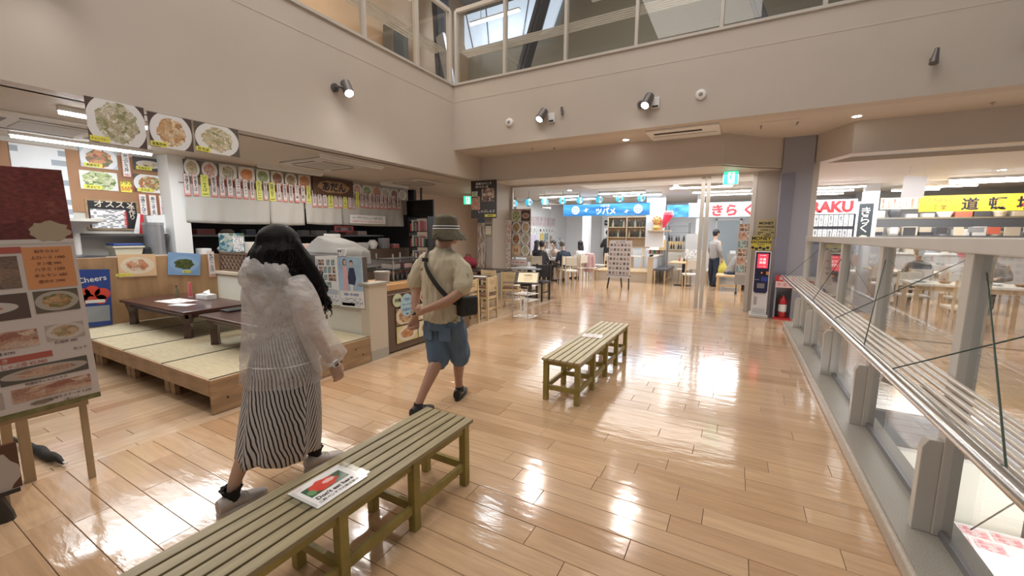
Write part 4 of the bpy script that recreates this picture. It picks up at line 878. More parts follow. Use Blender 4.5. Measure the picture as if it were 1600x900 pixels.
# dining counter: brown front with wood top
CTOP = mat('honey_wood_top', (.62, .36, .16), .35, noise=.15, nscale=3, stretch=(3, 1, 1)); CFR = mat('counter_front_brown', (.16, .105, .07), .55, noise=.25, nscale=4, stretch=(1, 1, .3))
cw = thing('order_counter', 'brown counter with honey wood top and food photos on its front', 'counter', (-3.73, 3.58, 0))
MB().box((-.55, 0, .02), (0, 1.75, .80)).build('body', CFR, cw); MB().box((-.62, -.02, .80), (.015, 1.78, .875)).build('worktop', CTOP, cw, bevel=.006); MB().box((-.0, 0, .745), (.008, 1.75, .752)).build('trim_line', mat('pink_line', (.6, .4, .34), .5), cw)
fx = -3.722
def cpic(px0, py0, px1, py1, M, label, name='food_picture', cat='food picture', **k):
    a = on(px0, py0, X=fx); b = on(px1, py1, X=fx); return sheet(name, M, b.y-a.y, abs(a.z-b.z), (fx+.006, (a.y+b.y)/2, (a.z+b.z)/2), EAST, .004, label=label, cat=cat, **k)
PICS = [dish_mat('dish_k1', (.3, .18, .1), (.72, .62, .45), [(.5, .28, .15), (.7, .5, .3), (.3, .14, .08)], .38, .9, 31, 7), dish_mat('dish_k2', (.6, .5, .3), (.75, .7, .55), [(.2, .22, .1), (.6, .55, .35), (.5, .15, .1)], .36, .9, 32, 8),
        dish_mat('dish_k3', (.7, .68, .62), (.8, .78, .7), [(.15, .2, .06), (.6, .55, .3), (.3, .32, .12)], .36, .95, 33, 9), dish_mat('dish_k4', (.7, .6, .3), (.78, .72, .6), [(.6, .28, .12), (.5, .2, .08), (.7, .4, .2)], .3, 1.0, 34, 8), dish_mat('dish_k5', (.7, .65, .4), (.75, .7, .55), [(.6, .4, .2), (.3, .3, .1)], .35, 1, 35, 8)]
ys = [3.70, 4.10, 4.50, 4.90]
for r in range(2):
    for c in range(3):
        sheet('food_picture', PICS[(r*3+c) % 5], .385, .215, (fx+.006, ys[c]+.2, .45-.235*r), EAST, .004, label='%s row %s food photo from the left on the counter front' % (['upper', 'lower'][r], od(c)), cat='food picture', group='food photos on the counter front')
o = MB().tube([(0, 0, 0), (.005, 0, 0)], .085, 24).build('round_sign', mat('pale_green_round', (.62, .68, .45), .5), None, loc=(fx+.002, 3.74, .665)); tag(o, 'small round green sign reading Okinawa on the counter front', 'sign'); o['t'] = 0
def east_letter(par, s, m, w, h, dz=0, dy=0, x=.008):
    l = letter(par, s, m, 0, 0, w, h); l.rotation_euler = (0, 0, EAST); l.location = (x, dy, dz); return l
east_letter(o, '沖縄', INK, .11, .06)
b_ = MB(); n = 28
b_.add([(0, .115*math.cos(2*PI*i/n), .15*math.sin(2*PI*i/n)) for i in range(n)]+[(.004, .115*math.cos(2*PI*i/n), .15*math.sin(2*PI*i/n)) for i in range(n)], [tuple(range(n))[::-1], tuple(range(n, 2*n))]+[(i, (i+1) % n, n+(i+1) % n, n+i) for i in range(n)])
o = b_.build('oval_sign', mat('pale_blue_oval', (.42, .62, .70), .5), None, loc=(fx+.006, 3.90, .585)); tag(o, 'pale blue oval sign with handwriting on the counter front', 'sign'); o['t'] = 0
for i, s in enumerate(('旬の', '楽しくお食事', 'お酒はね')): east_letter(o, s, BLUEINK, .16, .05, dz=.075-.065*i)
m = MB(); m.ball((.006, 0, -.115), (.001, .03, .013), 10, 6); m.build('fish_print', BLUEINK, o)
m = MB(); m.add([(0, -.085, 0), (0, 0, .12), (0, .085, 0), (0, 0, -.12), (.004, -.085, 0), (.004, 0, .12), (.004, .085, 0), (.004, 0, -.12)], [(0,1,2,3),(7,6,5,4),(0,4,5,1),(1,5,6,2),(2,6,7,3),(3,7,4,0)])
o = m.build('diamond_sign', mat('salmon_diamond', (.80, .50, .40), .5), None, loc=(fx+.002, 4.22, .665)); tag(o, 'pink diamond sign on the counter front with one hiragana', 'sign'); o['t'] = 0; east_letter(o, 'め', INK, .09, .09)
o = sheet('note_sign', mat('yellow_note', (.75, .68, .25), .5), .2, .17, (fx+.006, 4.36, .50+.06), EAST, .004, label='yellow note sign on the counter front beside the man', cat='sign'); letter(o, '牛すじ', INK, 0, 0, .17, .08)
# clutter on the counter behind
draped((-5.6, 4.35, 1.0), .75, .95, .40, 'machine under a translucent white plastic cover on the back table', rz=.3, seed=4)
bt = thing('back_table', 'dark equipment table behind the order counter', 'table', (-5.5, 4.7, 0)); MB().box((-.7, -1.0, .93), (.7, 1.3, 1.0)).build('top', BLACKW, bt)
for sx in (-.62, .62):
    for sy in (-.9, 1.2): MB().box((sx-.04, sy-.04, 0), (sx+.04, sy+.04, .93)).build('leg', BLACKW, bt)
rk = thing('display_case', 'black wire display rack with trays on the order counter', 'display rack', (-4.1, 4.45, .875))
for z in (0, .14, .28): MB().box((-.16, -.55, z), (.16, .4, z+.012)).build('shelf', mat('rack_black', (.03, .03, .03), .3), rk)
for x in (-.15, .15):
    for y in (-.54, -.1, .39): MB().bar((x, y, 0), (x, y, .36), .014, .014).build('upright', STEEL, rk)
for i in range(4):
    for j in range(2): tag(MB().box((-.1, -.08, 0), (.1, .08, .07)).build('food_pack', mat('pack_%d' % ((i+j) % 3), [(.62, .6, .58), (.5, .45, .42), (.7, .45, .45)][(i+j) % 3], .4), None, loc=(-4.1, 4.02+i*.23, .887+j*.14), bevel=.01), 'pale food pack, %s from the left on the %s shelf of the black display rack' % (od(i), ['lower', 'upper'][j]), 'food pack', 'packs in the display rack')
for i in range(6): bottle(-3.98, 3.9+i*.09, .875, 'dark sauce bottle, %s from the left in front of the display rack' % od(i), (.03, .02, .02), (.5, .1, .08), .12, .025, group='dark bottles on the order counter')
t = thing('grey_tub', 'grey lidded tub at the near end of the order counter', 'tub', (-3.95, 3.72, .875)); MB().lathe([(.085, 0), (.095, .13)], n=20).build('tub', mat('tub_grey', (.33, .31, .29), .5), t, smooth=True); MB().lathe([(.10, .13), (.10, .15), (0, .155)], n=20).build('lid', mat('tub_lid', (.42, .4, .37), .5), t, smooth=True)
# bookshelf and television
tv = thing('television', 'black flat television hanging above the book shelf', 'television', (-7.6, 8.55, 2.17), 0)
a = on(636, 313, Y=8.55); b = on(678, 341, Y=8.55); w = b.x-a.x
tv.location = ((a.x+b.x)/2, 8.55, (a.z+b.z)/2)
MB().box((-w/2, -.03, -.24), (w/2, .03, .24)).build('housing', DARK, tv, bevel=.01); MB().box((-w/2+.02, -.033, -.22), (w/2-.02, -.028, .22)).build('screen', mat('screen_black', (.005, .005, .006), .15), tv); MB().bar((0, .05, .2), (0, .05, ZC-tv.location.z), .04, .04).build('hanger', DARK, tv)
bk = thing('book_shelf', 'narrow dark shelf of books under the television', 'shelf', (-7.35, 8.35, 0))
for z in (.3, .75, 1.15, 1.55, 1.9): MB().box((-.32, -.15, z), (.32, .15, z+.02)).build('shelf', BLACKW, bk)
for x in (-.32, .32): MB().box((x-.012, -.15, 0), (x+.012, .15, 1.95)).build('side', BLACKW, bk)
for z, n in ((1.17, 9), (1.57, 7), (.77, 8)):
    for i in range(n):
        hh = .2+.03*((i*7) % 4); tag(MB().box((-.024, -.1, 0), (.024, .1, hh)).build('book', mat('spine_%d' % (i % 6), [(.55, .12, .12), (.65, .6, .52), (.1, .2, .14), (.6, .2, .18), (.12, .12, .2), (.5, .48, .45)][i % 6], .5), None, loc=(-7.62+i*.056, 8.33, z)), 'book, %s from the left on the %s shelf under the television' % (od(i), {1.17: 'middle', 1.57: 'upper', .77: 'lower'}[z]), 'book', 'books under the television')
# corridor past the television
CORR = mat('corridor_wall', (.68, .53, .40), .5)
struct('wall_corridor_back', MB().box((-10, 13.0, 0), (-6.76, 13.2, ZC)).box((-10, 9.0, 0), (-8.6, 9.1, ZC)), CORR)
struct('wall_corridor_side', MB().box((-8.9, 9.0, 0), (-8.6, 13, ZC)), CORR)
q0 = on(717, 346, Y=12.98); q1 = on(747, 440, Y=12.98)
dd = struct('door_1', MB().box((q0.x, 12.93, 0), (q1.x, 13.0, q0.z)), mat('pale_door', (.72, .62, .50), .45)); dx = (q0.x+q1.x)/2
MB().box((q0.x+.12, 12.92, 1.3), (q0.x+.2, 12.93, 1.95)).build('window_slot', INK, dd); MB().box((q0.x+.09, 12.86, .85), (q0.x+.12, 12.93, 1.2)).build('handle', STEEL, dd)
tag(MB().box((-6.75, 10.4, 0), (-6.62, 10.55, ZC)).build('corridor_post', mat('post_pale_blue', (.6, .64, .7), .5)), 'pale blue-white post at the corridor entrance past the television', 'post')
t = thing('yellow_banner', 'narrow yellow banner stand at the corridor beside the dark poster column', 'banner', (-6.05, 9.7, 0)); MB().tube([(0, 0, 0), (0, 0, 2.0)], .012, 8).build('pole', STEEL, t); bs = sheet('banner_cloth', mat('banner_pale', (.75, .68, .52), .6), .12, 1.6, (.05, 0, 1.1), 0, .006, parent=t); letter(bs, '両替できます', mat('banner_yellow', (.8, .7, .05), .5), 0, .1, .1, .8, vert=True)
# poster hanging at the beam corner
o = sheet('hanging_poster', mat('poster_black', (.03, .022, .02), .35), .70, .86, (-5.235, 8.09, 2.30), 0, .012, label='black hot pot poster hanging at the beam corner above the tables', cat='poster')
for u, v, w_, h_, M_ in ((.12, .10, .34, .3, WARMP), (-.22, -.08, .24, .3, dish_mat('dish_red_meat', (0, 0, 0), (0, 0, 0), [(.6, .1, .08), (.75, .35, .3), (.15, .3, .08)], seed=41, scale=6, bare=True)), (-.25, .12, .16, .14, S2)):
    m = MB(); n = 20; patch(o, M_, u, v, w_, h_, 'food_print')
letter(o, '厳選だからこそ', PAPER, 0, .36, .5, .06); letter(o, '味わえる一品', PAPER, -.05, .29, .4, .055); letter(o, 'しゃぶしゃぶ', PAPER, .08, -.27, .45, .08); yb = patch(o, YEL, .18, -.37, .3, .06, 'price_tag'); letter(o, '4480円', INK, .18, -.37, .25, .045, y=-.009)
pc_ = sheet('poster_column', dish_mat('column_photos', (0, 0, 0), (0, 0, 0), [(.5, .38, .3), (.3, .15, .1), (.7, .66, .6), (.15, .1, .08)], seed=50, scale=10, bare=True), .22, 1.45, (-5.50, 8.40, 1.05), 0, .02, label='tall strip of small food photos on the column below the black poster', cat='poster')
o = sheet('blue_notice', BLUEINK, .22, .4, (-5.63, 8.585, 1.15), 0, .01, label='small dark blue notice left of the strip of food photos', cat='notice'); patch(o, SEA, 0, 0, .16, .2, 'photo')
o = sheet('pale_notice', print_mat('tiny_print', (.82, .83, .84), (.12, .14, .22), 8, .45, 26), .22, .22, (-5.63, 8.585, 1.55), 0, .01, label='small pale notice above the dark blue notice', cat='notice')
o = sheet('framed_certificate', mat('certificate', (.35, .33, .18), .5), .22, .30, (-5.31, 8.41, 1.6), 0, .012, label='small framed certificate on the beige column', cat='certificate'); patch(o, CREAMP, 0, 0, .16, .2, 'certificate_paper'); patch(o, INK, 0, .12, .2, .02, 'frame_top')
# ---------------- benches ----------------
OLIVEP = mat('olive_yellow_paint', (.36, .285, .075), .42, noise=.3, nscale=7, stretch=(1, 1, 1), bump=.2, bscale=40)
SLAT = mat('weathered_slat', (.33, .275, .16), .42, noise=.3, nscale=6, stretch=(6, .6, 1), bump=.15, bscale=50)
SLAT2 = mat('pale_slat', (.50, .42, .25), .42, noise=.2, nscale=6, stretch=(6, .6, 1))
def bench(x, y, label, slm, rz=0):
    "x, y: centre of the end nearest the camera; runs along +Y for 1.83 m"
    t = thing('slatted_bench', label, 'bench', (x, y, 0), rz)
    L = 1.83; Wd = .36; sw = (Wd-5*.011)/6
    for i in range(6):
        x0 = -Wd/2+i*(sw+.011); MB().box((x0, 0, .378), (x0+sw, L, .40)).build('slat', slm, t, bevel=.003)
    for i in range(5):
        yy = .045+i*.4325
        for s in (-1, 1): MB().box((s*.15-.0225, yy-.0225, 0), (s*.15+.0225, yy+.0225, .378)).build('leg', OLIVEP, t, bevel=.003)
        MB().box((-.128, yy-.012, .335), (.128, yy+.012, .378)).build('top_cross_rail', OLIVEP, t)
        MB().box((-.128, yy-.012, .10), (.128, yy+.012, .145)).build('low_cross_rail', OLIVEP, t)
        if i < 4:
            for s in ((-1, 1) if i else (-1, 1)):
                MB().box((s*.15-.011, yy+.0225, .10), (s*.15+.011, yy+.41, .145)).build('side_rail', OLIVEP, t)
                MB().box((s*.15-.011, yy+.0225, .335), (s*.15+.011, yy+.41, .378)).build('top_side_rail', OLIVEP, t)
    return t
bench(-1.50, .09, 'long slatted bench nearest the camera with the red picture notice', SLAT)
bench(-1.305, 3.245, 'slatted bench farther off in the middle of the floor', SLAT2, rz=.0)
ns = sheet('bench_notice', BWHITE, .255, .195, (-1.502, 1.065, .4035), 0, .003, label='laminated notice with a red picture taped on the near bench', cat='notice')
ns.rotation_euler = (-PI/2, 0, PI/2+.02); ns.data.materials[0] = mat('laminated_paper', (.80, .79, .80), .12)
patch(ns, mat('notice_green', (.06, .12, .07), .2), .0, .02, .19, .075, 'dark_picture')
m = MB(); n = 24
def blob(par, M_, u, v, ru, rv, y, name, sd=0, z=0):
    m = MB(); n = 22; pts = [(u+ru*math.cos(2*PI*i/n)*(1+.12*math.sin(3*i+sd)), y, v+rv*math.sin(2*PI*i/n)*(1+.12*math.cos(2*i+sd))) for i in range(n)]
    m.add(pts, [tuple(range(n))]); return m.build(name, M_, par)
blob(ns, mat('notice_red', (.62, .07, .05), .2), -.01, .025, .065, .04, -.0032, 'red_print', 1); blob(ns, mat('notice_pink', (.85, .5, .45), .2), .02, .03, .03, .014, -.0036, 'pink_print', 2); blob(ns, mat('notice_leaf', (.15, .3, .14), .2), -.075, .01, .018, .02, -.0034, 'green_print', 3)
letter(ns, "Don't eat here", INK, .0, -.042, .20, .024, off=.03); letter(ns, '二階ベンチでの飲食禁止', INK, 0, -.072, .20, .020); letter(ns, 'EXIT', mat('faint_pink', (.7, .55, .6), .3), -.09, .078, .05, .014)
TAPE = glass_mat('clear_tape', (.92, .93, .92), 1.35, 1.0, .2)
for s in (-1, 1): patch(ns, TAPE, s*.135, 0, .045, .17, 'clear_tape', .0006)
ns2 = sheet('bench_notice', PAPER, .21, .15, (-1.33, 4.24, .4035), 0, .003, label='small white notice taped on the farther bench', cat='notice'); ns2.rotation_euler = (-PI/2, 0, .15)
letter(ns2, "Don't eat here", INK, .0, .02, .17, .03); letter(ns2, '飲食禁止', RED, 0, -.035, .12, .03)

# ---------------- glass railing along the opening ----------------
STONE = mat('speckled_stone', (.40, .38, .34), .35, noise=.3, nscale=180); STONEL = mat('pale_curb_edge', (.52, .47, .41), .35, noise=.15, nscale=40)
rl = thing('glass_railing', 'cream steel and glass railing with a slatted tube ledge along the floor opening', 'railing', (.93, 0, 0))
MB().prism([(-.175, -3), (.10, -3), (.10, 8.0), (-.175, 8.0)], 0, .10).build('curb', STONE, rl)
MB().box((-.195, -3, 0), (-.135, 8.0, .085)).build('curb_edge', STONEL, rl, bevel=.012)
PY_ = [-1.28, 0, 1.28, 2.55, 3.82, 5.09, 6.36, 7.55]
for y in PY_:
    MB().box((-.035, y-.04, .10), (.035, y+.04, 1.45)).build('post', STEELW, rl, bevel=.004)
    m = MB(); m.add([(-.105, y-.03, .10), (-.035, y-.03, .10), (-.035, y-.03, .56), (-.085, y-.03, .56), (-.105, y-.03, .52), (-.105, y+.02, .10), (-.035, y+.02, .10), (-.035, y+.02, .56), (-.085, y+.02, .56), (-.105, y+.02, .52)],
               [(0,1,2,3,4), (9,8,7,6,5), (0,5,6,1), (1,6,7,2), (2,7,8,3), (3,8,9,4), (4,9,5,0)]); m.build('bracket', STEELW, rl, bevel=.003)
    MB().bar((-.035, y, .74), (-.27, y, .83), .03, .05).build('ledge_arm', STEELW, rl)
MB().box((-.045, -3, 1.43), (.045, 7.62, 1.50)).build('top_rail', STEELW, rl, bevel=.006)
MB().box((-.012, -3, .10), (.012, 7.55, .135)).build('bottom_channel', GREYM, rl)
ys_ = [-3]+PY_
for a, b in zip(ys_, ys_[1:]): MB().box((-.005, a+.045, .135), (.005, b-.045, 1.43)).build('pane', GLASS, rl)
MB().tube([(-.275, -3, .87), (-.275, 7.7, .87)], .025, 16).build('hand_tube', CHROME, rl, smooth=True)
for i in range(5): MB().tube([(-.225+i*.043, -3, .868), (-.225+i*.043, 7.7, .868)], .011, 10).build('ledge_tube', mat('ledge_steel', (.62, .58, .53), .3, .3), rl, smooth=True)
MB().bar((-.30, 7.7, .868), (-.03, 7.7, .868), .03, .03).build('end_bar', STEELW, rl)
CAB = mat('green_cable', (.02, .045, .03), .5)
def cable(p0, p1, r=.0030): MB().tube([Vector(p0)-rl.location, Vector(p1)-rl.location], r, 6).build('cable', CAB, rl, smooth=True)
cable((.66, 3.84, .87), (1.0, 2.80, 1.41)); cable((.655, 2.50, .87), (1.0, 1.7, 1.36)); cable((1.0, 2.72, 1.45), (.66, 1.5, .87)); cable((.97, 3.97, 1.44), (.66, 2.93, .87))
cable((.655, 7.4, .87), (.97, 6.3, 1.44)); cable((.98, 5.15, 1.44), (.68, 4.9, .88)); cable((1.0, 1.36, 1.45), (1.0, 2.46, .2))
o = sheet('railing_notice', mat('pinkish_paper', (.70, .60, .54), .5), .30, .40, (.98, 5.75, 1.15), EAST*0+.35, .004, label='paper notice with red heading hanging on the far part of the railing glass', cat='notice', tilt=-.1)
o.location = (1.02, 6.0, 1.12)
letter(o, 'ご注意', RED, 0, .15, .24, .04); letter(o, '手すりに寄りかからないで', RED, 0, .085, .25, .035); letter(o, 'ください', INK, -.05, .0, .12, .03); letter(o, '物を置かないこと', INK, 0, -.06, .2, .03); letter(o, '管理組合', INK, .05, -.14, .12, .03)
# paper hanging from the ceiling over the opening
o = sheet('hanging_sheet', mat('bluish_white_paper', (.80, .80, .84), .5), .34, .38, (2.62, 10.3, 2.30), .2, .004, label='white sheet hanging from the ceiling beyond the railing', cat='sign', tilt=-.06)  # plain bluish-white paper, one even colour
p_ = on(1428, 292, Y=10.3); o.location = (p_.x, 10.3, p_.z)
MB().bar((-.12, 0, .19), (-.1, 0, ZC+.04-p_.z), .004, .004).bar((.12, 0, .19), (.1, 0, ZC+.04-p_.z), .004, .004).build('string', WHITE, o)
# opening: slab edge and what stands on the floor below
struct('trim_13', MB().box((.965, 4.50, -.27), (9.2, 4.545, .0)), mat('slab_edge_grey', (.14, .14, .15), .45, noise=.2, nscale=5))
struct('trim_14', MB().box((.93, -3, -.3), (.965, 4.55, .0)), STEELW)
struct('floor_lower', MB().box((-2, -4, -3.7), (10, 16, -3.6)), mat('lower_floor', (.62, .60, .57), .3, noise=.05, nscale=2))
struct('wall_lower', MB().box((.9, 7.6, -3.6), (3.55, 7.8, -.3)), mat('lower_cream_wall', (.82, .78, .68), .5))
struct('wall_lower_far', MB().box((3.55, 9.5, -3.6), (10, 9.7, -.3)), mat('lower_dark_wall', (.10, .10, .12), .5))
struct('ceiling_lower', MB().box((-2, 4.55, -.34), (10, 16, -.30)), CEIL)
ct = thing('leaflet_counter', 'white counter of pink leaflets on the floor below', 'counter', (3.1, 7.0, -3.6)); MB().box((-1.2, -.75, 0), (1.6, .32, 1.24)).build('body', BWHITE, ct); MB().box((-1.25, -.8, 1.24), (1.65, .35, 1.28)).build('top', BWHITE, ct, bevel=.01)
PKP = dish_mat('pink_leaflets', (0, 0, 0), (0, 0, 0), [(.85, .25, .3), (.9, .6, .65), (.85, .8, .8), (.75, .12, .15)], seed=61, scale=7, bare=True)
for i in range(9):
    o = sheet('leaflet', PKP, .26, .21, (2.05+(i % 5)*.30+.05*(i//5), 7.18-.26*(i//5)+.0, -2.318), 0, .004, label='pink leaflet on the lower counter, %s from the left in the %s row' % (od(i % 5), ['far', 'near'][i//5]), cat='leaflet', group='pink leaflets below'); o.rotation_euler = (-PI/2, 0, -.1)
area((3.3, 5.6, -.5), 1.6, 60, (1, .98, .95)); area((3, 8.6, -.5), 1.2, 20)  # more lights added without fixtures for the floor below

# ---------------- tall menu signboard at the left and its stand ----------------
LEGW = mat('raw_wood_leg', (.45, .33, .20), .5, noise=.15, nscale=5, stretch=(1, 1, .3))
Pr = on(150, 620, Y=.84); wr = (Pr-Vector((0, 0, CH))).dot(FWV)
d0 = RT*((0-800)/FPX)-UPV*((660-450)/FPX)+FWV; Pl = d0*(wr*.875)+Vector((0, 0, CH))
dirv = Vector((Pr.x-Pl.x, Pr.y-Pl.y, 0)); vis = dirv.length; dirv.normalize(); ang = math.atan2(dirv.y, dirv.x)
BW, BH = vis+.28, 1.41*.94
cen = Pr-dirv*(BW/2); zc = Pr.z+BH/2-.01
sb = sheet('menu_signboard', mat('sign_pinkish_white', (.60, .54, .52), .35), BW, BH, (cen.x, cen.y, zc), ang, .02, label='tall menu signboard of meat dishes at the left edge of the picture', cat='signboard', tilt=0.03)
MEAT = dish_mat('photo_red_meat', (0, 0, 0), (0, 0, 0), [(.16, .035, .03), (.20, .05, .045), (.13, .03, .03), (.24, .08, .06)], seed=71, scale=3, bare=True)
PORK = dish_mat('photo_pork', (0, 0, 0), (0, 0, 0), [(.45, .25, .18), (.58, .38, .28), (.30, .12, .09), (.62, .48, .38)], seed=72, scale=4, bare=True)
DKP = dish_mat('photo_dark', (0, 0, 0), (0, 0, 0), [(.10, .07, .06), (.30, .2, .15), (.06, .05, .05), (.35, .27, .22)], seed=73, scale=3, bare=True)
PL1 = dish_mat('photo_plate', (.10, .07, .06), (.52, .48, .46), [(.48, .16, .12), (.55, .28, .2), (.3, .1, .07)], .26, 1.5, 74, 7)
REDM = dish_mat('photo_red_slab', (.40, .34, .32), (.42, .36, .33), [(.55, .10, .07), (.62, .2, .14), (.45, .07, .05)], .36, 1.1, 75, 5)
R_ = BW/2
KZ = .94
def sp(x0, x1, z0, z1, M_, name='photo'):
    "x measured leftwards from the right edge, z from the top"
    z0 *= KZ; z1 *= KZ
    return patch(sb, M_, R_-(x0+x1)/2, BH/2-(z0+z1)/2, x1-x0, z1-z0, name, .0016)
sp(.0, BW, .0, .40, MEAT); sp(.0, BW, .40, .425, mat('sign_white_line', (.6, .56, .54), .4), 'divider')
lb = sp(.40, BW, .34, .395, mat('olive_label', (.30, .25, .12), .4), 'label_strip'); o_ = blob(sb, mat('pale_bowl', (.40, .33, .24), .4), R_-.085, BH/2-.335, .075, .055, -.0122, 'bowl_print', 2)
o_ = sp(.20, BW-.1, .44, .475, mat('sign_red_bar', (.40, .10, .08), .4), 'red_bar'); letter(sb, '石垣島産和牛 焼肉 すき焼き', mat('sign_pale_pink', (.65, .5, .45), .4), R_-.60, BH/2-.457*KZ, .6, .03, y=-.0135)
sp(.22, BW, .49, .67, DKP); og = sp(.015, .20, .445, .685, mat('sign_orange', (.62, .28, .12), .4), 'orange_panel')
for k in range(6): letter(sb, ['和牛カルビ', '上ロース 1480', 'タン塩 980', 'ハラミ 1280', 'ホルモン 680', '盛合せ 2980'][k], mat('sign_brown_ink', (.16, .06, .04), .5), R_-.11, BH/2-(.47+.035*k)*KZ, .15, .018, y=-.0135)
sp(.21, .62, .70, .845, PL1); sp(.02, .19, .70, .83, dish_mat('photo_fillet', (.12, .10, .07), (.40, .36, .32), [(.55, .25, .12), (.12, .16, .05), (.6, .35, .2)], .34, 1.1, 76, 5)); sp(.64, BW, .70, .845, DKP)
SIK = mat('sign_ink', (.10, .06, .06), .5)
def sl(s, x, z, w, h, m=SIK): letter(sb, s, m, R_-x, BH/2-z*KZ, w, h, y=-.0125)
sl('厚切り ¥1,280', .42, .87, .2, .022); sl('¥1,480', .42, .90, .12, .018); sl('盛合せ', .7, .875, .12, .02)
sp(.02, .17, .905, 1.0, dish_mat('photo_roll', (.4, .35, .32), (.55, .5, .45), [(.55, .35, .22), (.25, .2, .1), (.6, .45, .3)], .36, 1, 77, 5)); sp(.20, .46, .91, 1.01, PORK); sp(.49, .74, .92, 1.02, PORK); sl('焼肉丼 880', .1, 1.015, .12, .018); sl('冷麺 ¥780', .33, 1.03, .15, .018); sl('ビビンバ', .62, 1.04, .15, .018)
sp(.16, .58, 1.055, 1.09, mat('sign_red_bar', (.40, .10, .08), .4), 'red_bar'); sl('すき焼き', .37, 1.072, .2, .025, mat('sign_pale_pink', (.65, .5, .45), .4)); sl('しゃぶしゃぶ用 ¥2,980', .3, 1.11, .4, .022, mat('sign_red_ink', (.42, .12, .1), .5)); sl('セット', .05, 1.07, .07, .018)
sp(.03, .36, 1.125, 1.215, dish_mat('photo_soup', (.10, .09, .08), (.42, .36, .32), [(.45, .25, .15), (.6, .4, .3), (.12, .1, .08)], .34, 1.3, 78, 5)); sp(.40, .85, 1.125, 1.215, PORK)
sl('特選和牛しゃぶしゃぶ', .2, 1.228, .28, .015); sp(.03, .33, 1.245, 1.325, PORK); sp(.36, .72, 1.245, 1.34, REDM); blob(sb, mat('pepper_print', (.22, .17, .13), .5), R_-.23, BH/2-1.35*KZ, .045, .012, -.0122, 'pepper_print', 4)
sl('石垣牛ステーキ 3,200', .12, 1.345, .17, .018); sl('追加肉 980', .5, 1.355, .2, .018); sl('ご飯セット', .12, 1.37, .14, .013)
sp(.0, BW, 1.378, 1.41, mat('olive_grass_strip', (.20, .18, .07), .6, noise=.5, nscale=20), 'grass_strip')
st = thing('signboard_stand', 'raw wood stand with square legs under the tall menu signboard', 'stand', (cen.x, cen.y, 0), ang)
zb = Pr.z-.01
for x_, y_, w_ in ((BW/2-.05, .02, .030), (BW/2-.40, -.03, .05), (BW/2-.26, .28, .045), (BW/2-.85, .28, .045), (BW/2-.95, -.03, .05)): MB().box((x_-w_/2, y_-w_/2+.035, 0), (x_+w_/2, y_+w_/2+.035, zb+.02)).build('leg', LEGW, st, bevel=.002)
MB().box((-BW/2, .02, zb-.03), (BW/2-.03, .05, zb+.02)).box((-BW/2, .25, zb-.03), (BW/2-.25, .3, zb+.02)).build('cross_bar', LEGW, st); MB().bar((0, .05, zb+BH-.1), (0, .34, .05), .04, .03).build('back_strut', LEGW, st)
# second, lower sign in front of it with dark foot
p2 = on(30, 725, Y=.50)
s2 = sheet('plate_signboard', mat('brown_sign_face', (.10, .045, .03), .4), .9, .25, (0, 0, 0), ang, .02, label='small brown signboard with a white plate picture at the lower left edge', cat='signboard')
s2.location = Vector((p2.x, p2.y, p2.z))-dirv*.45
blob(s2, mat('pale_plate', (.45, .40, .36), .35), .30, -.03, .15, .13, -.0105, 'plate_print', 0); patch(s2, mat('sign_edge_white', (.6, .56, .52), .4), .0, -.122, .9, .008, 'edge_line')
ft = thing('sign_foot', 'black bracket foot under the small brown signboard', 'stand', (s2.location.x+dirv.x*.38, s2.location.y+dirv.y*.38, 0), ang)
MB().loft([(0, 0, 0, .035, .03), (.0, 0, .04, .03, .03), (-.05, 0, .16, .05, .03), (-.08, 0, p2.z-.12, .10, .035)], 8).build('foot', mat('black_iron', (.03, .025, .02), .5), ft, smooth=True); MB().box((-.2, -.02, p2.z-.14), (.06, .02, p2.z-.12)).build('bar', mat('black_iron', (.03, .025, .02), .5), ft)
# folded black umbrella on the floor under the sign
u0 = on(30, 690, Z=.035); u1 = on(99, 722, Z=.03); t = thing('folded_umbrella', 'folded black umbrella with a white tip lying under the tall signboard', 'umbrella', u0); d = u1-u0
m = MB(); k = 9; m.tube([d*(i/(k-1))+Vector((0, 0, .01*math.sin(i*2.1))) for i in range(k)], [.012, .022, .03, .026, .032, .028, .03, .02, .009], 9); m.build('canopy', mat('black_fabric', (.02, .018, .017), .8, bump=.5), t, smooth=True)
m = MB().tube([d, d*1.06], .006, 8); m.build('tip', BWHITE, t)
m = MB().tube([d*-.02, d*-.25], .012, 8); m.build('handle', mat('black_iron', (.03, .025, .02), .5), t)

# ---------------- dining tables and chairs beside the man ----------------
CH_W = mat('blond_chair_wood', (.68, .52, .30), .4, noise=.1, nscale=5, stretch=(1, 1, .4)); SEATB = mat('brown_seat', (.18, .09, .05), .45)
def blond_chair():
    t = thing('wooden_chair', '', 'chair')
    for sx in (-1, 1):
        MB().bar((sx*.17, -.17, 0), (sx*.16, -.17, .42), .032, .032).build('leg', CH_W, t); MB().bar((sx*.17, .17, 0), (sx*.16, .155, .76), .032, .036).build('leg', CH_W, t)
        MB().bar((sx*.17, -.16, .14), (sx*.17, .16, .14), .018, .028).build('stretcher', CH_W, t)
    MB().box((-.18, -.19, .37), (.18, .17, .415)).build('seat_frame', CH_W, t); MB().box((-.175, -.195, .415), (.175, .15, .44)).build('seat', SEATB, t, bevel=.01)
    MB().box((-.15, .145, .17), (.15, .165, .205)).build('stretcher', CH_W, t)
    bk = MB().box((-.155, .145, .56), (.155, .165, .75)).build('backrest', CH_W, t, bevel=.004)
    m = MB()
    for i in range(3):
        for j in range(2): m.box((-.05+i*.05-.009, .138, .64+j*.035), (-.05+i*.05+.009, .172, .648+j*.035))
    m.build('cut_holes', DARK, bk); MB().box((-.155, .15, .49), (.155, .162, .52)).build('back_rail', CH_W, t)
    return t
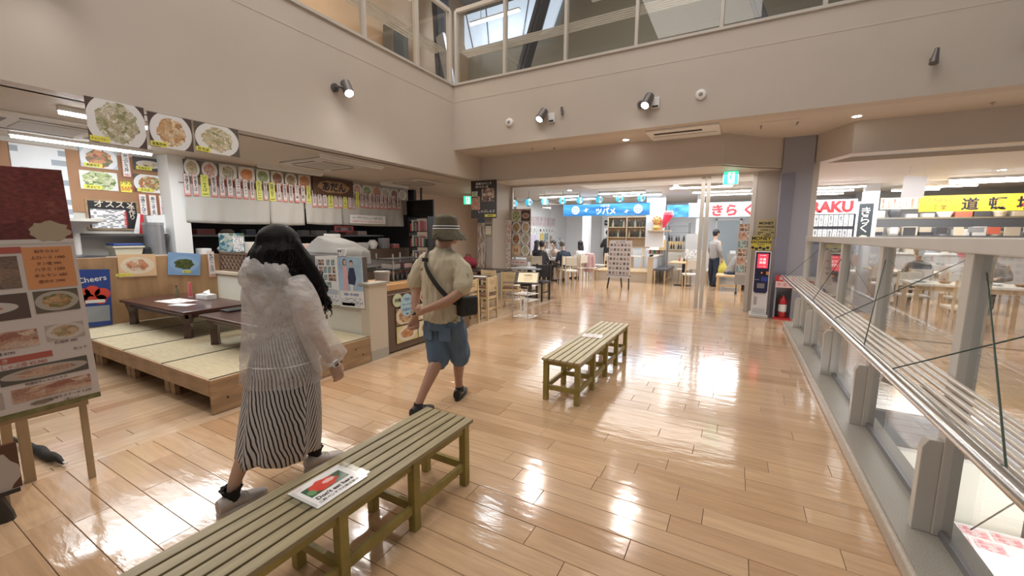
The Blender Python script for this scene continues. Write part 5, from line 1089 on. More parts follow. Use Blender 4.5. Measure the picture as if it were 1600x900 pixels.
ch0 = blond_chair(); ch0['label'] = 'blond wooden chair with six cut holes in its back, nearest the man'; ch0['group'] = 'blond wooden chairs'; ch0.location = (-3.95, 5.50, 0); ch0.rotation_euler = (0, 0, -PI/2)
for x, y, r, lab in [(-3.93, 6.08, -PI/2+.05, 'blond wooden chair with six cut holes in its back, right beside the dark table post'), (-4.55, 7.05, 0.0, 'blond wooden chair standing behind the dark table'), (-4.75, 5.55, PI/2, 'blond wooden chair hidden on the far side of the dark table'), (-4.0, 7.2, -2.8, 'blond wooden chair with brown seat behind the wire menu stand')]:
    clone(ch0, (x, y, 0), r, lab)
def post_table(x, y, w, d, z, M_, label, rz=0, name='dining_table', base=BLACKW, cat='table'):
    t = thing(name, label, cat, (x, y, 0), rz)
    MB().box((-w/2, -d/2, z-.035), (w/2, d/2, z)).build('tabletop', M_, t, bevel=.006); MB().box((-.04, -.04, .02), (.04, .04, z-.035)).build('post', base, t)
    MB().box((-.25, -.035, 0), (.25, .035, .025)).box((-.035, -.25, 0), (.035, .25, .025)).build('base', base, t); return t
DT = mat('dark_walnut_top', (.07, .04, .03), .3, noise=.2, nscale=3, stretch=(4, 1, 1))
post_table(-4.35, 5.9, .72, 1.3, .72, DT, 'dark walnut dining table beside the blond chairs')
post_table(-5.1, 7.7, 1.3, .7, .72, BLACKW, 'black dining table behind the walnut table')
o = flat('menu_sheet', PAPER, .26, .18, -4.18, 6.3, .722, .3, 'white menu sheet on the walnut dining table')
t = thing('red_bag', 'dark red cloth bag slumped on the black dining table', 'bag', (-5.55, 7.9, .72)); m = MB(); m.ball((0, 0, .11), (.24, .16, .15), 16, 10); m.build('bag', mat('dark_red_cloth', (.28, .03, .05), .8, bump=.5, bscale=12), t, smooth=True); MB().tube([(-.1, 0, .22), (-.05, 0, .30), (.05, 0, .30), (.1, 0, .22)], .012, 8).build('strap', mat('dark_red_cloth2', (.2, .02, .04), .8), t, smooth=True)
t = thing('orange_cup', 'orange condiment jar beside the dark red bag', 'jar', (-5.6, 7.6, .72)); MB().lathe([(.035, 0), (.04, .09)], n=14).build('jar', mat('orange_jar', (.75, .2, .1), .4), t, smooth=True); MB().lathe([(.036, .09), (.03, .12), (0, .12)], n=14).build('lid', PAPER, t)
# table with grey-white top and black chair in front of the glass
post_table(-4.35, 8.75, .75, .55, .72, mat('pale_blue_top', (.55, .60, .66), .25), 'table with a pale bluish top behind the wire menu stand')
t = thing('black_chair', 'black wooden chair with dark seat in front of the lantern shop', 'chair', (-3.95, 8.45, 0), -.1)
for sx in (-1, 1): MB().bar((sx*.17, -.17, 0), (sx*.17, -.17, .44), .035, .035).build('leg', BLACKW, t); MB().bar((sx*.17, .17, 0), (sx*.17, .17, .82), .035, .035).build('leg', BLACKW, t); MB().bar((sx*.17, -.16, .2), (sx*.17, .16, .2), .02, .03).build('stretcher', BLACKW, t)
MB().box((-.2, -.2, .40), (.2, .2, .45)).build('seat', DARK, t, bevel=.01); MB().box((-.16, .155, .52), (.16, .18, .8)).build('backrest', mat('charcoal_pad', (.05, .05, .055), .6), t, bevel=.008)
# wire stand with menu
ws = thing('wire_menu_stand', 'chrome wire stand with an open menu on top beside the walnut table', 'stand', (-3.28, 6.42, 0), -.1)
for x in (-.16, .16):
    for y in (-.16, .2): MB().tube([(x, y, 0), (x, y, .62)], .007, 8).build('leg', CHROME, ws, smooth=True)
for z in (.04, .34, .45, .60):
    m = MB().tube([(-.16, -.16, z), (.16, -.16, z)], .005, 6).tube([(-.16, .2, z), (.16, .2, z)], .005, 6).tube([(-.16, -.16, z), (-.16, .2, z)], .005, 6).tube([(.16, -.16, z), (.16, .2, z)], .005, 6)
    for i in range(1, 7): m.tube([(-.16+i*.0457, -.16, z), (-.16+i*.0457, .2, z)], .003, 5)
    m.build('wire_shelf', CHROME, ws)
s_ = sheet('hanging_card', PAPER, .11, .32, (.06, -.17, .27), 0, .004, parent=ws); letter(s_, '営業中です', INK, 0, 0, .05, .2, vert=True)
mb_ = sheet('open_menu', BLACKW, .42, .30, (-3.22, 6.36, .74), .35, .03, lean=-.95, label='open menu with cream page lying tilted on the wire stand', cat='menu'); pg_ = patch(mb_, mat('cream_page', (.82, .70, .48), .5), .02, .0, .34, .25, 'page'); letter(mb_, 'お品書き', INK, .02, .06, .16, .035, y=-.018)
for k in range(4): letter(mb_, ['一 沖縄そば 七百円', '二 焼肉定食 千円', '三 天ぷら 五百円', '四 定食各種'][k], mat('brown_ink', (.35, .2, .1), .5), .02, .015-.033*k, .26, .018, y=-.018)
MB().bar((0, .03, -.14), (0, .12, -.14), .2, .02).build('rest', BLACKW, mb_)
# posters on the left of the glass screen
o = sheet('food_poster', mat('poster_cream', (.55, .48, .40), .4), .56, 1.22, (-4.87, 9.26, 1.53), 0, .01, label='large food poster on the left end of the glass screen', cat='poster')
for i in range(4):
    for j in range(2): patch(o, [S2, PL1, S4, D2, S1, D1, M1, D3][i*2+j], -.135+.27*j, .44-.29*i, .25, .26, 'dish_photo')
letter(o, '本日のおすすめ料理', RED, 0, .595, .4, .03)
o = sheet('menu_board', mat('board_pinkish', (.62, .55, .50), .5), .46, .68, (-4.9, 9.22, .53), 0, .01, label='pinkish text menu board under the large food poster', cat='menu board')
for x in (-.18, .18): MB().box((x-.01, .006, -.53), (x+.01, .02, -.3)).build('leg', STEEL, o)
hp = patch(o, PAPER, 0, .26, .44, .10, 'header'); letter(o, 'お食事処 営業中', RED, 0, .26, .4, .05, y=-.008); patch(o, print_mat('board_print', (.62, .56, .50), (.12, .06, .05), 10, .5, 12), 0, -.06, .42, .48, 'print')
o = sheet('narrow_banner', mat('banner_white', (.7, .66, .62), .5), .16, 1.22, (-5.16, 9.1, 1.25), .3, .006, label='narrow pale banner strip at the left post of the glass screen', cat='banner', tilt=-.02); patch(o, print_mat('banner_print', (.7, .66, .62), (.5, .2, .15), 26, .5, 4), 0, 0, .13, 1.15, 'print')

# ---------------- money exchange machine, posters, extinguisher ----------------
kp = sheet('exchange_poster', YEL, .30, .34, (.235+.03, 9.26, 1.65), 0, .006, label='upper money exchange poster on the beige panel', cat='poster')
a = on(1181, 345, Y=9.29); b = on(1213, 369, Y=9.29); kp.location = ((a.x+b.x)/2, 9.285, (a.z+b.z)/2); kp.data.materials[0] = mat('poster_khaki', (.50, .42, .22), .3)
letter(kp, 'MONEY', INK, 0, .10, .24, .06, off=.04); letter(kp, 'EXCHANGE', INK, 0, .03, .26, .05, off=.04); letter(kp, '外貨両替 OK', INK, 0, -.03, .22, .03); patch(kp, print_mat('coin_print', (.5, .42, .22), (.08, .07, .05), 3, .5, 6), 0, -.11, .26, .1, 'coin_print')
a = on(1175, 369, Y=9.0); b = on(1204, 391, Y=9.0)
kp = sheet('exchange_poster', mat('poster_gold', (.62, .50, .08), .35), b.x-a.x, a.z-b.z, ((a.x+b.x)/2, 9.0, (a.z+b.z)/2), 0, .01, label='yellow money exchange sign standing above the machine', cat='poster')
letter(kp, 'MONEY', INK, 0, .09, .33, .07, off=.04); letter(kp, 'EXCHANGE', INK, 0, .02, .33, .05, off=.04); letter(kp, '外貨両替機', INK, 0, -.03, .2, .025)
for i in range(5): blob(kp, INK, -.13+.06*i, -.085-.02*(i % 2), .028, .025, -.0062, 'coin_print', i)
MB().box((-.01, .005, -.9), (.01, .02, 0)).build('support', GREYM, kp)
k = thing('exchange_machine', 'white and blue money exchange kiosk with a red screen', 'kiosk', (.41, 8.75, 0), -.03)
MB().box((-.125, -.02, .06), (.125, .30, 1.22)).build('cabinet', mat('kiosk_white', (.72, .72, .73), .35), k, bevel=.012)
MB().box((-.15, -.08, 0), (.15, .34, .06)).build('base', mat('kiosk_base', (.6, .6, .6), .4), k, bevel=.01)
m = MB(); m.add([(-.11, -.045, .50), (-.085, -.045, .46), (.085, -.045, .46), (.11, -.045, .50), (.11, -.045, 1.21), (-.11, -.045, 1.21), (-.11, -.01, .50), (-.085, -.01, .46), (.085, -.01, .46), (.11, -.01, .50), (.11, -.01, 1.21), (-.11, -.01, 1.21)], [tuple(range(6)), tuple(range(6, 12))[::-1]]+[(i, (i+1) % 6, 6+(i+1) % 6, 6+i) for i in range(6)])
m.build('front_panel', mat('kiosk_navy', (.018, .022, .08), .3), k, bevel=.006)
sc_ = sheet('screen', mat('kiosk_screen', (.7, .05, .08), .3, emit=(.85, .05, .09), es=1.0), .165, .26, (0, -.05, 1.05), 0, .006, parent=k); wl = mat('screen_white', (1, .9, .9), .4, emit=(1, .85, .85), es=.9)
letter(sc_, '外貨', wl, 0, .03, .11, .05); letter(sc_, '両替', wl, 0, -.03, .11, .05); letter(sc_, '24H OPEN', wl, 0, .1, .1, .015); letter(sc_, 'タッチして開始', wl, 0, -.1, .1, .014)
MB().box((-.05, -.055, .80), (.05, -.044, .87)).build('slot_panel', DARK, k); MB().tube([(-.0, -.06, .835), (0, -.055, .835)], .012, 12).build('sensor', mat('led_red', (.8, .1, .05), .4, emit=(.9, .15, .05), es=1), k); MB().box((.07, -.055, .80), (.11, -.044, .86)).build('coin_slot', mat('orange_plate', (.7, .3, .12), .4), k)
MB().box((.0, -.05, .68), (.1, -.044, .76)).build('blue_label', mat('kiosk_blue', (.04, .07, .35), .4), k); MB().box((-.1, -.05, .70), (-.03, -.044, .71)).build('note_slot', STEEL, k); MB().box((-.06, -.05, .55), (.06, -.044, .64)).build('cash_tray', GREYM, k)
for i in range(7): MB().box((-.09, -.024, .24+i*.022), (-.04, -.018, .25+i*.022)).build('vent', GREYM, k)
for i in range(3): MB().box((-.10, -.024, .10+i*.03), (.10, -.018, .105+i*.03)).build('groove', GREYM, k)
e = thing('extinguisher_cabinet', 'fire extinguisher stand with a red top panel beside the column', 'fire extinguisher', (.78, 8.80, 0), -.03)
MB().box((-.135, .12, 0), (.135, .14, .70)).build('back_plate', mat('stand_back', (.2, .2, .22), .5), e)
for x in (-.13, .13): MB().box((x-.012, -.1, 0), (x+.012, .14, .70)).build('side_plate', mat('stand_side', (.30, .30, .32), .4), e)
MB().box((-.14, -.11, 0), (.14, .14, .03)).build('base', mat('stand_red', (.55, .04, .05), .4), e)
hd = sheet('header_panel', mat('stand_red', (.55, .04, .05), .4), .29, .22, (0, -.105, .69), 0, .01, parent=e); letter(hd, '消火器', PAPER, 0, .06, .2, .06); patch(hd, mat('header_pink', (.8, .6, .6), .5), 0, -.05, .28, .11, 'instruction_panel')
for i in range(3): letter(hd, ['①', '②', '③'][i], RED, -.09+.09*i, -.05, .05, .06, y=-.009)
MB().lathe([(.0, .03), (.062, .035), (.065, .06), (.065, .33), (.045, .38), (.02, .40), (.02, .43)], n=20).build('cylinder', mat('extinguisher_red', (.5, .02, .025), .25, coat=.5), e, smooth=True)
MB().lathe([(.0662, .14), (.0662, .27)], n=20).build('label_band', PAPER, e); MB().bar((-.02, 0, .45), (.07, 0, .48), .02, .015).bar((-.02, 0, .44), (.06, 0, .435), .02, .01).build('lever', DARK, e); MB().tube([(0, 0, .42), (-.06, -.02, .44), (-.09, -.02, .38), (-.085, -.02, .2), (-.07, -.03, .12)], .009, 8).build('hose', DARK, e, smooth=True); MB().tube([(-.07, -.03, .13), (-.065, -.03, .08)], [.012, .018], 10).build('nozzle', DARK, e, smooth=True)
# ---------------- people ----------------
SKIN = mat('skin_tan', (.42, .24, .165), .5, noise=.08, nscale=14); SKIN2 = mat('skin_fair', (.52, .33, .24), .5, noise=.06, nscale=14)
V3 = Vector
def bez(pts, n=4):
    "Catmull-Rom samples through joints with radii"
    out = []; P_ = [V3(p[0]) for p in pts]; R__ = [p[1] for p in pts]; k = len(P_)
    for i in range(k-1):
        p0, p1, p2, p3 = P_[max(i-1, 0)], P_[i], P_[i+1], P_[min(i+2, k-1)]
        for j in range(n):
            t = j/n; q = .5*((2*p1)+(p2-p0)*t+(2*p0-5*p1+4*p2-p3)*t*t+(3*p1-p0-3*p2+p3)*t**3); out.append((q, R__[i]+(R__[i+1]-R__[i])*t))
    out.append((P_[-1], R__[-1])); return out
def limb(m, pts, n=4, seg=10):
    b = bez(pts, n); m.tube([q[0] for q in b], [q[1] for q in b], seg)
    m.ball(b[0][0], b[0][1]*.98, 10, 6); m.ball(b[-1][0], b[-1][1]*.98, 10, 6)
def hand(m, wrist, d, nrm, side=1, curl=.5, k=1.0):
    "palm and five separate fingers; d towards the fingers, nrm out of the palm, side = +1 if the thumb lies at d x nrm"
    w_ = V3(wrist); d = V3(d).normalized(); nrm = V3(nrm); nrm = (nrm-d*nrm.dot(d)).normalized(); s = d.cross(nrm)*side
    for f in (-1.5, -.5, .5, 1.5): m.tube([w_+s*f*.010*k, w_+d*.04*k+s*f*.016*k, w_+d*.085*k+s*f*.019*k], [.016*k, .0145*k, .0125*k], 8); m.ball(w_+d*.085*k+s*f*.019*k, .0122*k, 8, 6)
    for i, (f, L) in enumerate(((1.5, .070), (.5, .078), (-.5, .073), (-1.5, .058))):
        p = w_+d*.085*k+s*f*.0195*k; dd = d.copy(); pts = [p]
        for j, fr in enumerate((.42, .32, .26)):
            a = curl*(1+.12*i); dd = (dd*math.cos(a)+nrm*math.sin(a)).normalized(); nn = (nrm*math.cos(a)-dd*0).normalized()
            p = p+dd*L*fr*k; pts.append(p); nrm_ = nrm
            # keep bending in the palm plane
            nrm2 = (nrm-dd*nrm.dot(dd)); nrm_local = nrm2.normalized() if nrm2.length > .05 else -d
            nrm = nrm_local
        m.tube(pts, [.0092*k, .0088*k, .008*k, .0066*k], 8); m.ball(pts[-1], .0066*k, 8, 5)
        nrm = (s*side).cross(d)
    t0 = w_+d*.02*k+s*.022*k; t1 = t0+d*.028*k+s*.026*k+nrm*.008*k; t2 = t1+d*.028*k+s*.006*k+nrm*.012*k; t3 = t2+d*.02*k-s*.004*k+nrm*.008*k
    m.tube([t0, t1, t2, t3], [.016*k, .0125*k, .0105*k, .0075*k], 8); m.ball(t3, .0075*k, 8, 5)
def head(m, c, yaw=0, k=1.0, pitch=0):
    "skull, jaw, nose, ears, lips in one surface; face towards +Y turned by yaw"
    M = Matrix.Rotation(yaw, 3, 'Z') @ Matrix.Rotation(pitch, 3, 'X'); c = V3(c)
    def T(p): return c+M @ (V3(p)*k)
    def bl(p, r, n=14, mm=10): 
        b = MB().ball((0, 0, 0), [q*k for q in r], n, mm); m.add([T(p)+M @ V3(v) for v in b.v], b.f)
    bl((0, -.012, .025), (.075, .094, .092)); bl((0, .03, -.035), (.058, .062, .062)); bl((0, .055, -.075), (.034, .032, .024)); bl((0, .075, .01), (.045, .02, .035))
    m.tube([T((0, .088, .022)), T((0, .108, -.012)), T((0, .112, -.022))], [.008*k, .0125*k, .012*k], 8); bl((-.012, .098, -.022), (.009, .009, .007)); bl((.012, .098, -.022), (.009, .009, .007))
    bl((0, .093, -.048), (.024, .009, .006)); bl((0, .091, -.058), (.021, .009, .006)); bl((-.03, .082, .028), (.022, .012, .007)); bl((.03, .082, .028), (.022, .012, .007))
    for s in (-1, 1): bl((s*.078, -.005, -.005), (.010, .022, .032)); bl((s*.074, .002, -.03), (.008, .012, .014))
def face_parts(par, c, yaw=0, k=1.0, brow=(.02, .015, .01)):
    M = Matrix.Rotation(yaw, 3, 'Z'); c = V3(c); T = lambda p: c+M @ (V3(p)*k)
    m = MB(); m2 = MB(); m3 = MB(); m4 = MB()
    for s in (-1, 1):
        m.ball(T((s*.031, .083, .008)), .0125*k, 10, 8); m2.ball(T((s*.031, .0925, .008)), .0058*k, 8, 6); m3.tube([T((s*.014, .097, .028)), T((s*.032, .097, .033)), T((s*.05, .085, .028))], .0035*k, 6)
    m4.tube([T((-.022, .098, -.053)), T((0, .103, -.052)), T((.022, .098, -.053))], .0035*k, 6)
    m.build('eyes', BWHITE, par, smooth=True); m2.build('irises', INK, par, smooth=True); m3.build('eyebrows', mat('brow', brow, .8), par, smooth=True); m4.build('lips', mat('lip_red', (.45, .15, .13), .5), par, smooth=True)
def shoe(par, heel, yaw, M_, sole, k=1.0, pitch=0, name='shoe', sock=None):
    t = MB(); R_ = Matrix.Rotation(yaw, 3, 'Z') @ Matrix.Rotation(pitch, 3, 'X'); h = V3(heel)
    def ring(y, w, z0, z1, n=14):
        out = []
        for j in range(n):
            a = 2*PI*j/n; out.append(h+R_ @ V3((w*math.cos(a)*k, y*k+0, (z0+(z1-z0)*(.5+.5*math.sin(a)))*k)))
        return out
    secs = [(-.005, .018, .03, .07), (.0, .032, .012, .095), (.03, .038, .012, .105), (.07, .038, .012, .10), (.11, .042, .012, .08), (.16, .048, .012, .062), (.21, .046, .012, .05), (.245, .032, .014, .04), (.262, .012, .018, .03)]
    rg = [ring(*s) for s in secs]; n = 14; vs = [v for r in rg for v in r]
    t.add(vs, [tuple(range(n))[::-1], tuple((len(rg)-1)*n+j for j in range(n))]+[(i*n+j, i*n+(j+1) % n, (i+1)*n+(j+1) % n, (i+1)*n+j) for i in range(len(rg)-1) for j in range(n)])
    o = t.build(name, M_, par, smooth=True)
    s = MB(); n = 20; vs = []
    for z in (0, .024):
        for j in range(n):
            a = 2*PI*j/n; yy = .129+.142*math.sin(a); ww = (.040+.011*max(0, math.sin(a)))*math.cos(a); vs.append(h+R_ @ V3((ww*k, yy*k, z*k)))
    s.add(vs, [tuple(range(n))[::-1], tuple(range(n, 2*n))]+[(i, (i+1) % n, n+(i+1) % n, n+i) for i in range(n)]); s.build('sole', sole, o)
    l = MB()
    for i in range(4): 
        y_ = .085+i*.022; z_ = .095-.010*i; l.tube([h+R_ @ V3((-.022*k, y_*k, z_*k)), h+R_ @ V3((0, y_*k+.004, (z_+.006)*k)), h+R_ @ V3((.022*k, y_*k, z_*k))], .003*k, 5)
    l.build('laces', M_, o)
    return o
def wrinkle(amp, sc, seed=0, zonly=None):
    from mathutils import noise
    def f(me):
        for v in me.vertices:
            p = V3((v.co.x*sc+seed, v.co.y*sc, v.co.z*sc*.35)); d = noise.noise(p)*amp+noise.noise(p*2.3)*amp*.5; v.co += v.normal*d
    return f

# ---- the man: bucket hat, khaki shirt, denim shorts, hands clasped behind his back ----
man = thing('person', 'person in olive bucket hat, khaki T-shirt and denim shorts, hands clasped behind the back', 'person', (-2.17, 2.70, 0), .0)
hc = (.035, .035, 1.515)
m = MB(); head(m, hc, -.55, 1.0)
limb(m, [((.01, .0, 1.30), .062), ((.025, .015, 1.40), .058), ((.03, .02, 1.46), .056)])
m.loft([(0, 0, .84, .14, .10), (0, 0, .95, .145, .105), (0, 0, 1.05, .145, .105), (0, 0, 1.18, .165, .11), (0, 0, 1.27, .155, .09), (0, 0, 1.32, .10, .07)], 20)
limb(m, [((-.15, .0, 1.25), .045), ((-.235, -.0, 1.16), .045), ((-.262, -.02, 1.03), .043), ((-.245, -.06, .93), .040), ((-.205, -.11, .82), .030), ((-.20, -.12, .79), .027)])
limb(m, [((.15, .0, 1.25), .045), ((.225, -.01, 1.17), .045), ((.238, -.05, 1.06), .044), ((.17, -.13, .975), .041), ((.02, -.19, .905), .031), ((-.03, -.20, .885), .028)])
hand(m, (-.20, -.12, .79), (.0, -.04, -1), (.55, -.8, .0), 1, .95, .98)
hand(m, (-.03, -.20, .885), (-1, .05, -.3), (-.1, 1, -.1), -1, .55, .98)
limb(m, [((-.075, 0, .80), .09), ((-.06, .0, .64), .078), ((-.03, -.01, .47), .054), ((-.03, -.09, .36), .056), ((-.04, -.21, .20), .038), ((-.045, -.28, .09), .033), ((-.045, -.28, .05), .034)])
limb(m, [((.09, 0, .80), .09), ((.08, .08, .64), .078), ((.06, .15, .47), .054), ((.05, .16, .36), .055), ((.03, .18, .20), .037), ((.02, .205, .09), .033), ((.02, .205, .05), .034)])
fuse(m, 'body', SKIN, man, .0075, 3)
face_parts(man, hc, -.55)
KHAKI = mat('khaki_cotton', (.56, .50, .37), .85, noise=.06, nscale=20, bump=.15, bscale=300)
m = MB()
m.loft([(0, -.005, .775, .188, .135), (0, -.005, .80, .186, .133), (0, -.004, .95, .178, .130), (0, 0, 1.10, .185, .132), (0, 0, 1.22, .205, .130), (0, 0, 1.29, .195, .115), (0, .0, 1.345, .13, .088), (.01, .005, 1.375, .078, .072), (.012, .008, 1.39, .068, .066)], 28)
limb(m, [((-.14, 0, 1.27), .080), ((-.215, 0, 1.205), .076), ((-.268, -.01, 1.12), .074), ((-.283, -.015, 1.07), .076)]); limb(m, [((.14, 0, 1.27), .080), ((.205, 0, 1.205), .076), ((.242, -.025, 1.13), .074), ((.248, -.04, 1.085), .076)])
fuse(m, 't_shirt', KHAKI, man, .008, 3, wrinkle(.016, 13, 3))
DENIM = mat('blue_denim', (.11, .18, .28), .8, noise=.3, nscale=6, bump=.2, bscale=400)
m = MB(); m.loft([(0, 0, .70, .165, .125), (0, 0, .80, .168, .128), (0, 0, .86, .16, .12)], 24)
limb(m, [((-.080, .0, .76), .105), ((-.065, 0, .62), .100), ((-.045, -.01, .46), .098), ((-.042, -.015, .425), .098)], 5, 18); limb(m, [((.09, .01, .76), .105), ((.085, .08, .62), .100), ((.068, .145, .46), .094), ((.066, .15, .425), .094)], 5, 18)
m2 = fuse(m, 'shorts', DENIM, man, .008, 2, wrinkle(.014, 13, 8))
for s, c_, a in ((-1, (-.075, -.108, .67), -.1), (1, (.10, -.100, .675), .25)):
    MB().box((-.05, -.004, -.055), (.05, .012, .055)).build('back_pocket', DENIM, man, loc=c_, rz=a, bevel=.004)
# hat
HATM = mat('olive_canvas', (.115, .10, .065), .85, noise=.15, nscale=12, bump=.3, bscale=120)
m = MB(); cx, cy = hc[0]-.0, hc[1]-.01
m.loft([(cx, cy, 1.655, .02, .02), (cx, cy, 1.652, .07, .078), (cx, cy, 1.635, .088, .10), (cx, cy, 1.58, .095, .11), (cx, cy, 1.545, .100, .117), (cx+.004, cy+.0, 1.53, .107, .125), (cx+.014, cy+.008, 1.49, .124, .142), (cx+.022, cy+.012, 1.452, .136, .154), (cx+.020, cy+.010, 1.450, .130, .148), (cx+.01, cy+.004, 1.50, .112, .130), (cx, cy, 1.55, .092, .108), (cx, cy, 1.63, .08, .09), (cx, cy, 1.64, .02, .02)], 32)
hat = fuse(m, 'bucket_hat', HATM, man, .006, 2, wrinkle(.010, 12, 2))
m = MB(); m.loft([(cx, cy, 1.546, .1045, .121), (cx, cy, 1.566, .1015, .117)], 32, caps=False); m.build('hat_band', mat('band_dark', (.02, .02, .02), .7), hat, smooth=True)
for z, r in ((1.545, .106), (1.565, .1035)): 
    MB().loft([(cx, cy, z-.003, r, r*1.155), (cx, cy, z+.004, r-.001, r*1.155-.001)], 32, caps=False).build('hat_stripe', BWHITE, hat, smooth=True)
m = MB(); m.loft([(hc[0], hc[1]-.015, 1.44, .060, .068), (hc[0], hc[1]-.015, 1.47, .078, .088), (hc[0], hc[1]-.012, 1.55, .083, .098)], 20); fuse(m, 'hair', mat('dark_grey_hair', (.05, .045, .04), .8), man, .008, 2)
# cross-body bag
STR = mat('black_nylon', (.018, .017, .017), .7, bump=.3, bscale=200)
pts = [(-.075, .06, 1.385), (-.095, .0, 1.385), (-.09, -.075, 1.34), (-.05, -.138, 1.25), (.03, -.152, 1.14), (.12, -.132, 1.03), (.185, -.075, .95), (.205, -.0, .93)]
m = MB(); P_ = [V3(p) for p in pts]; b = bez([(p, 1) for p in pts], 5); q = [x[0] for x in b]; vs = []
for i, p in enumerate(q):
    d = (q[min(i+1, len(q)-1)]-q[max(i-1, 0)]).normalized(); n = V3((p.x*.6, p.y+.02, max(0, (p.z-1.3))*1.5)).normalized(); s = d.cross(n).normalized()*.019
    vs += [p-s+n*.004, p+s+n*.004, p+s+n*.008, p-s+n*.008]
k_ = len(q); m.add(vs, [(0, 1, 2, 3), tuple(4*(k_-1)+j for j in (3, 2, 1, 0))]+[(4*i+j, 4*i+(j+1) % 4, 4*i+4+(j+1) % 4, 4*i+4+j) for i in range(k_-1) for j in range(4)])
m.build('bag_strap', STR, man, smooth=False)
MB().box((-.024, -.012, -.016), (.024, .012, .016)).build('strap_buckle', DARK, man, loc=(-.075, -.118, 1.29), rz=.3, bevel=.004)
MB().box((-.045, -.085, -.09), (.045, .085, .07)).build('shoulder_bag', STR, man, loc=(.235, .035, .92), rz=-.3, bevel=.018); MB().box((-.048, -.05, -.04), (.0485, .05, .02)).build('bag_pocket', STR, man, loc=(.237, .035, .90), rz=-.3, bevel=.01)
# watch on the left wrist
MB().loft([(0, 0, -.012, .034, .034), (0, 0, .012, .033, .033)], 18, caps=False).build('watch_strap', DARK, man, loc=(-.207, -.108, .828), smooth=True)
MB().loft([(0, 0, -.02, .0345, .0345), (0, 0, .0, .035, .035)], 18, caps=False).build('bracelet', CHROME, man, loc=(-.209, -.103, .852), smooth=True); w_ = MB().tube([(0, -.036, 0), (0, -.045, 0)], .019, 16).build('watch_face', CHROME, man, loc=(-.209, -.100, .842))
# shoes
BLK = mat('black_shoe', (.018, .018, .02), .5, bump=.2, bscale=150); GS = mat('dark_rubber', (.03, .03, .03), .6)
shoe(man, (-.045, -.35, 0), .05, BLK, GS, 1.02); shoe(man, (.035, .14, 0), .35, BLK, GS, 1.02)
for a, b in (((-.045, -.28, .075), (-.044, -.272, .12)), ((.02, .205, .075), (.022, .203, .12))): MB().tube([a, b], [.04, .038], 14).build('sock', mat('dark_sock', (.03, .03, .035), .8), man, smooth=True)

# ---- the woman: long black hair, clear white raincoat over a striped dress ----
wom = thing('person', 'person with long black wavy hair in translucent white raincoat and striped skirt, walking', 'person', (-2.20, 1.33, 0), .0)
wc = (.0, .03, 1.405)
m = MB(); head(m, wc, -.5, .94)
limb(m, [((0, 0, 1.18), .052), ((0, .01, 1.28), .047), ((0, .02, 1.35), .046)])
m.loft([(0, 0, .74, .15, .11), (0, 0, .86, .155, .115), (0, 0, .98, .12, .095), (0, 0, 1.12, .145, .10), (0, 0, 1.21, .145, .085), (0, 0, 1.25, .09, .065)], 20)
limb(m, [((.135, 0, 1.21), .045), ((.185, .01, 1.10), .042), ((.222, .03, .985), .036), ((.24, .06, .90), .034), ((.258, .10, .80), .025), ((.262, .11, .775), .023)])
limb(m, [((-.135, 0, 1.21), .045), ((-.19, .02, 1.10), .042), ((-.20, .06, .98), .036), ((-.16, .18, .98), .032), ((-.10, .27, 1.03), .024)])
hand(m, (.262, .11, .775), (.10, .35, -.9), (-.8, .1, -.1), 1, .38, .9); hand(m, (-.10, .27, 1.03), (.4, .6, .5), (.3, -.7, .2), 1, .5, .88)
limb(m, [((-.08, 0, .74), .085), ((-.09, -.05, .58), .07), ((-.10, -.10, .42), .050), ((-.105, -.17, .32), .050), ((-.11, -.25, .17), .034), ((-.115, -.27, .09), .029), ((-.115, -.27, .05), .03)])
limb(m, [((.08, 0, .74), .085), ((.03, .10, .58), .07), ((-.03, .17, .42), .050), ((-.05, .18, .32), .050), ((-.09, .20, .17), .033), ((-.10, .215, .09), .029), ((-.10, .215, .05), .03)])
fuse(m, 'body', SKIN2, wom, .0075, 3); face_parts(wom, wc, -.5, .94)
# striped dress with chevron seam
SD = bpy.data.materials.new('striped_dress'); SD.use_nodes = True; nt = SD.node_tree; bs_ = nt.nodes['Principled BSDF']; N = nt.nodes.new; Lk = nt.links.new
uv = N('ShaderNodeUVMap'); sx_ = N('ShaderNodeSeparateXYZ'); Lk(uv.outputs[0], sx_.inputs[0])
def mth(op, a, b=None, c=None):
    n = N('ShaderNodeMath'); n.operation = op
    for i, q in enumerate((a, b, c)):
        if q is None: continue
        if isinstance(q, (int, float)): n.inputs[i].default_value = q
        else: Lk(q, n.inputs[i])
    return n.outputs[0]
du = mth('ABSOLUTE', mth('SUBTRACT', sx_.outputs[0], .745)); wv = N('ShaderNodeTexNoise'); wv.inputs['Scale'].default_value = 7; Lk(uv.outputs[0], wv.inputs['Vector'])
ph = mth('ADD', mth('ADD', mth('MULTIPLY', du, 58), mth('MULTIPLY', sx_.outputs[1], 15)), mth('MULTIPLY', wv.outputs[0], 1.6)); fr = mth('FRACT', ph)
low = mth('LESS_THAN', fr, .36)
dots = N('ShaderNodeTexBrick'); mp_ = N('ShaderNodeMapping'); mp_.inputs['Scale'].default_value = (60, 34, 1); Lk(uv.outputs[0], mp_.inputs[0]); wn = N('ShaderNodeTexNoise'); wn.inputs['Scale'].default_value = 1.2; Lk(mp_.outputs[0], wn.inputs['Vector'])
topm = mth('GREATER_THAN', sx_.outputs[1], .72); tt = mth('MULTIPLY', mth('GREATER_THAN', wn.outputs[0], .55), .75)
fac = mth('ADD', mth('MULTIPLY', low, mth('SUBTRACT', 1, topm)), mth('MULTIPLY', tt, topm))
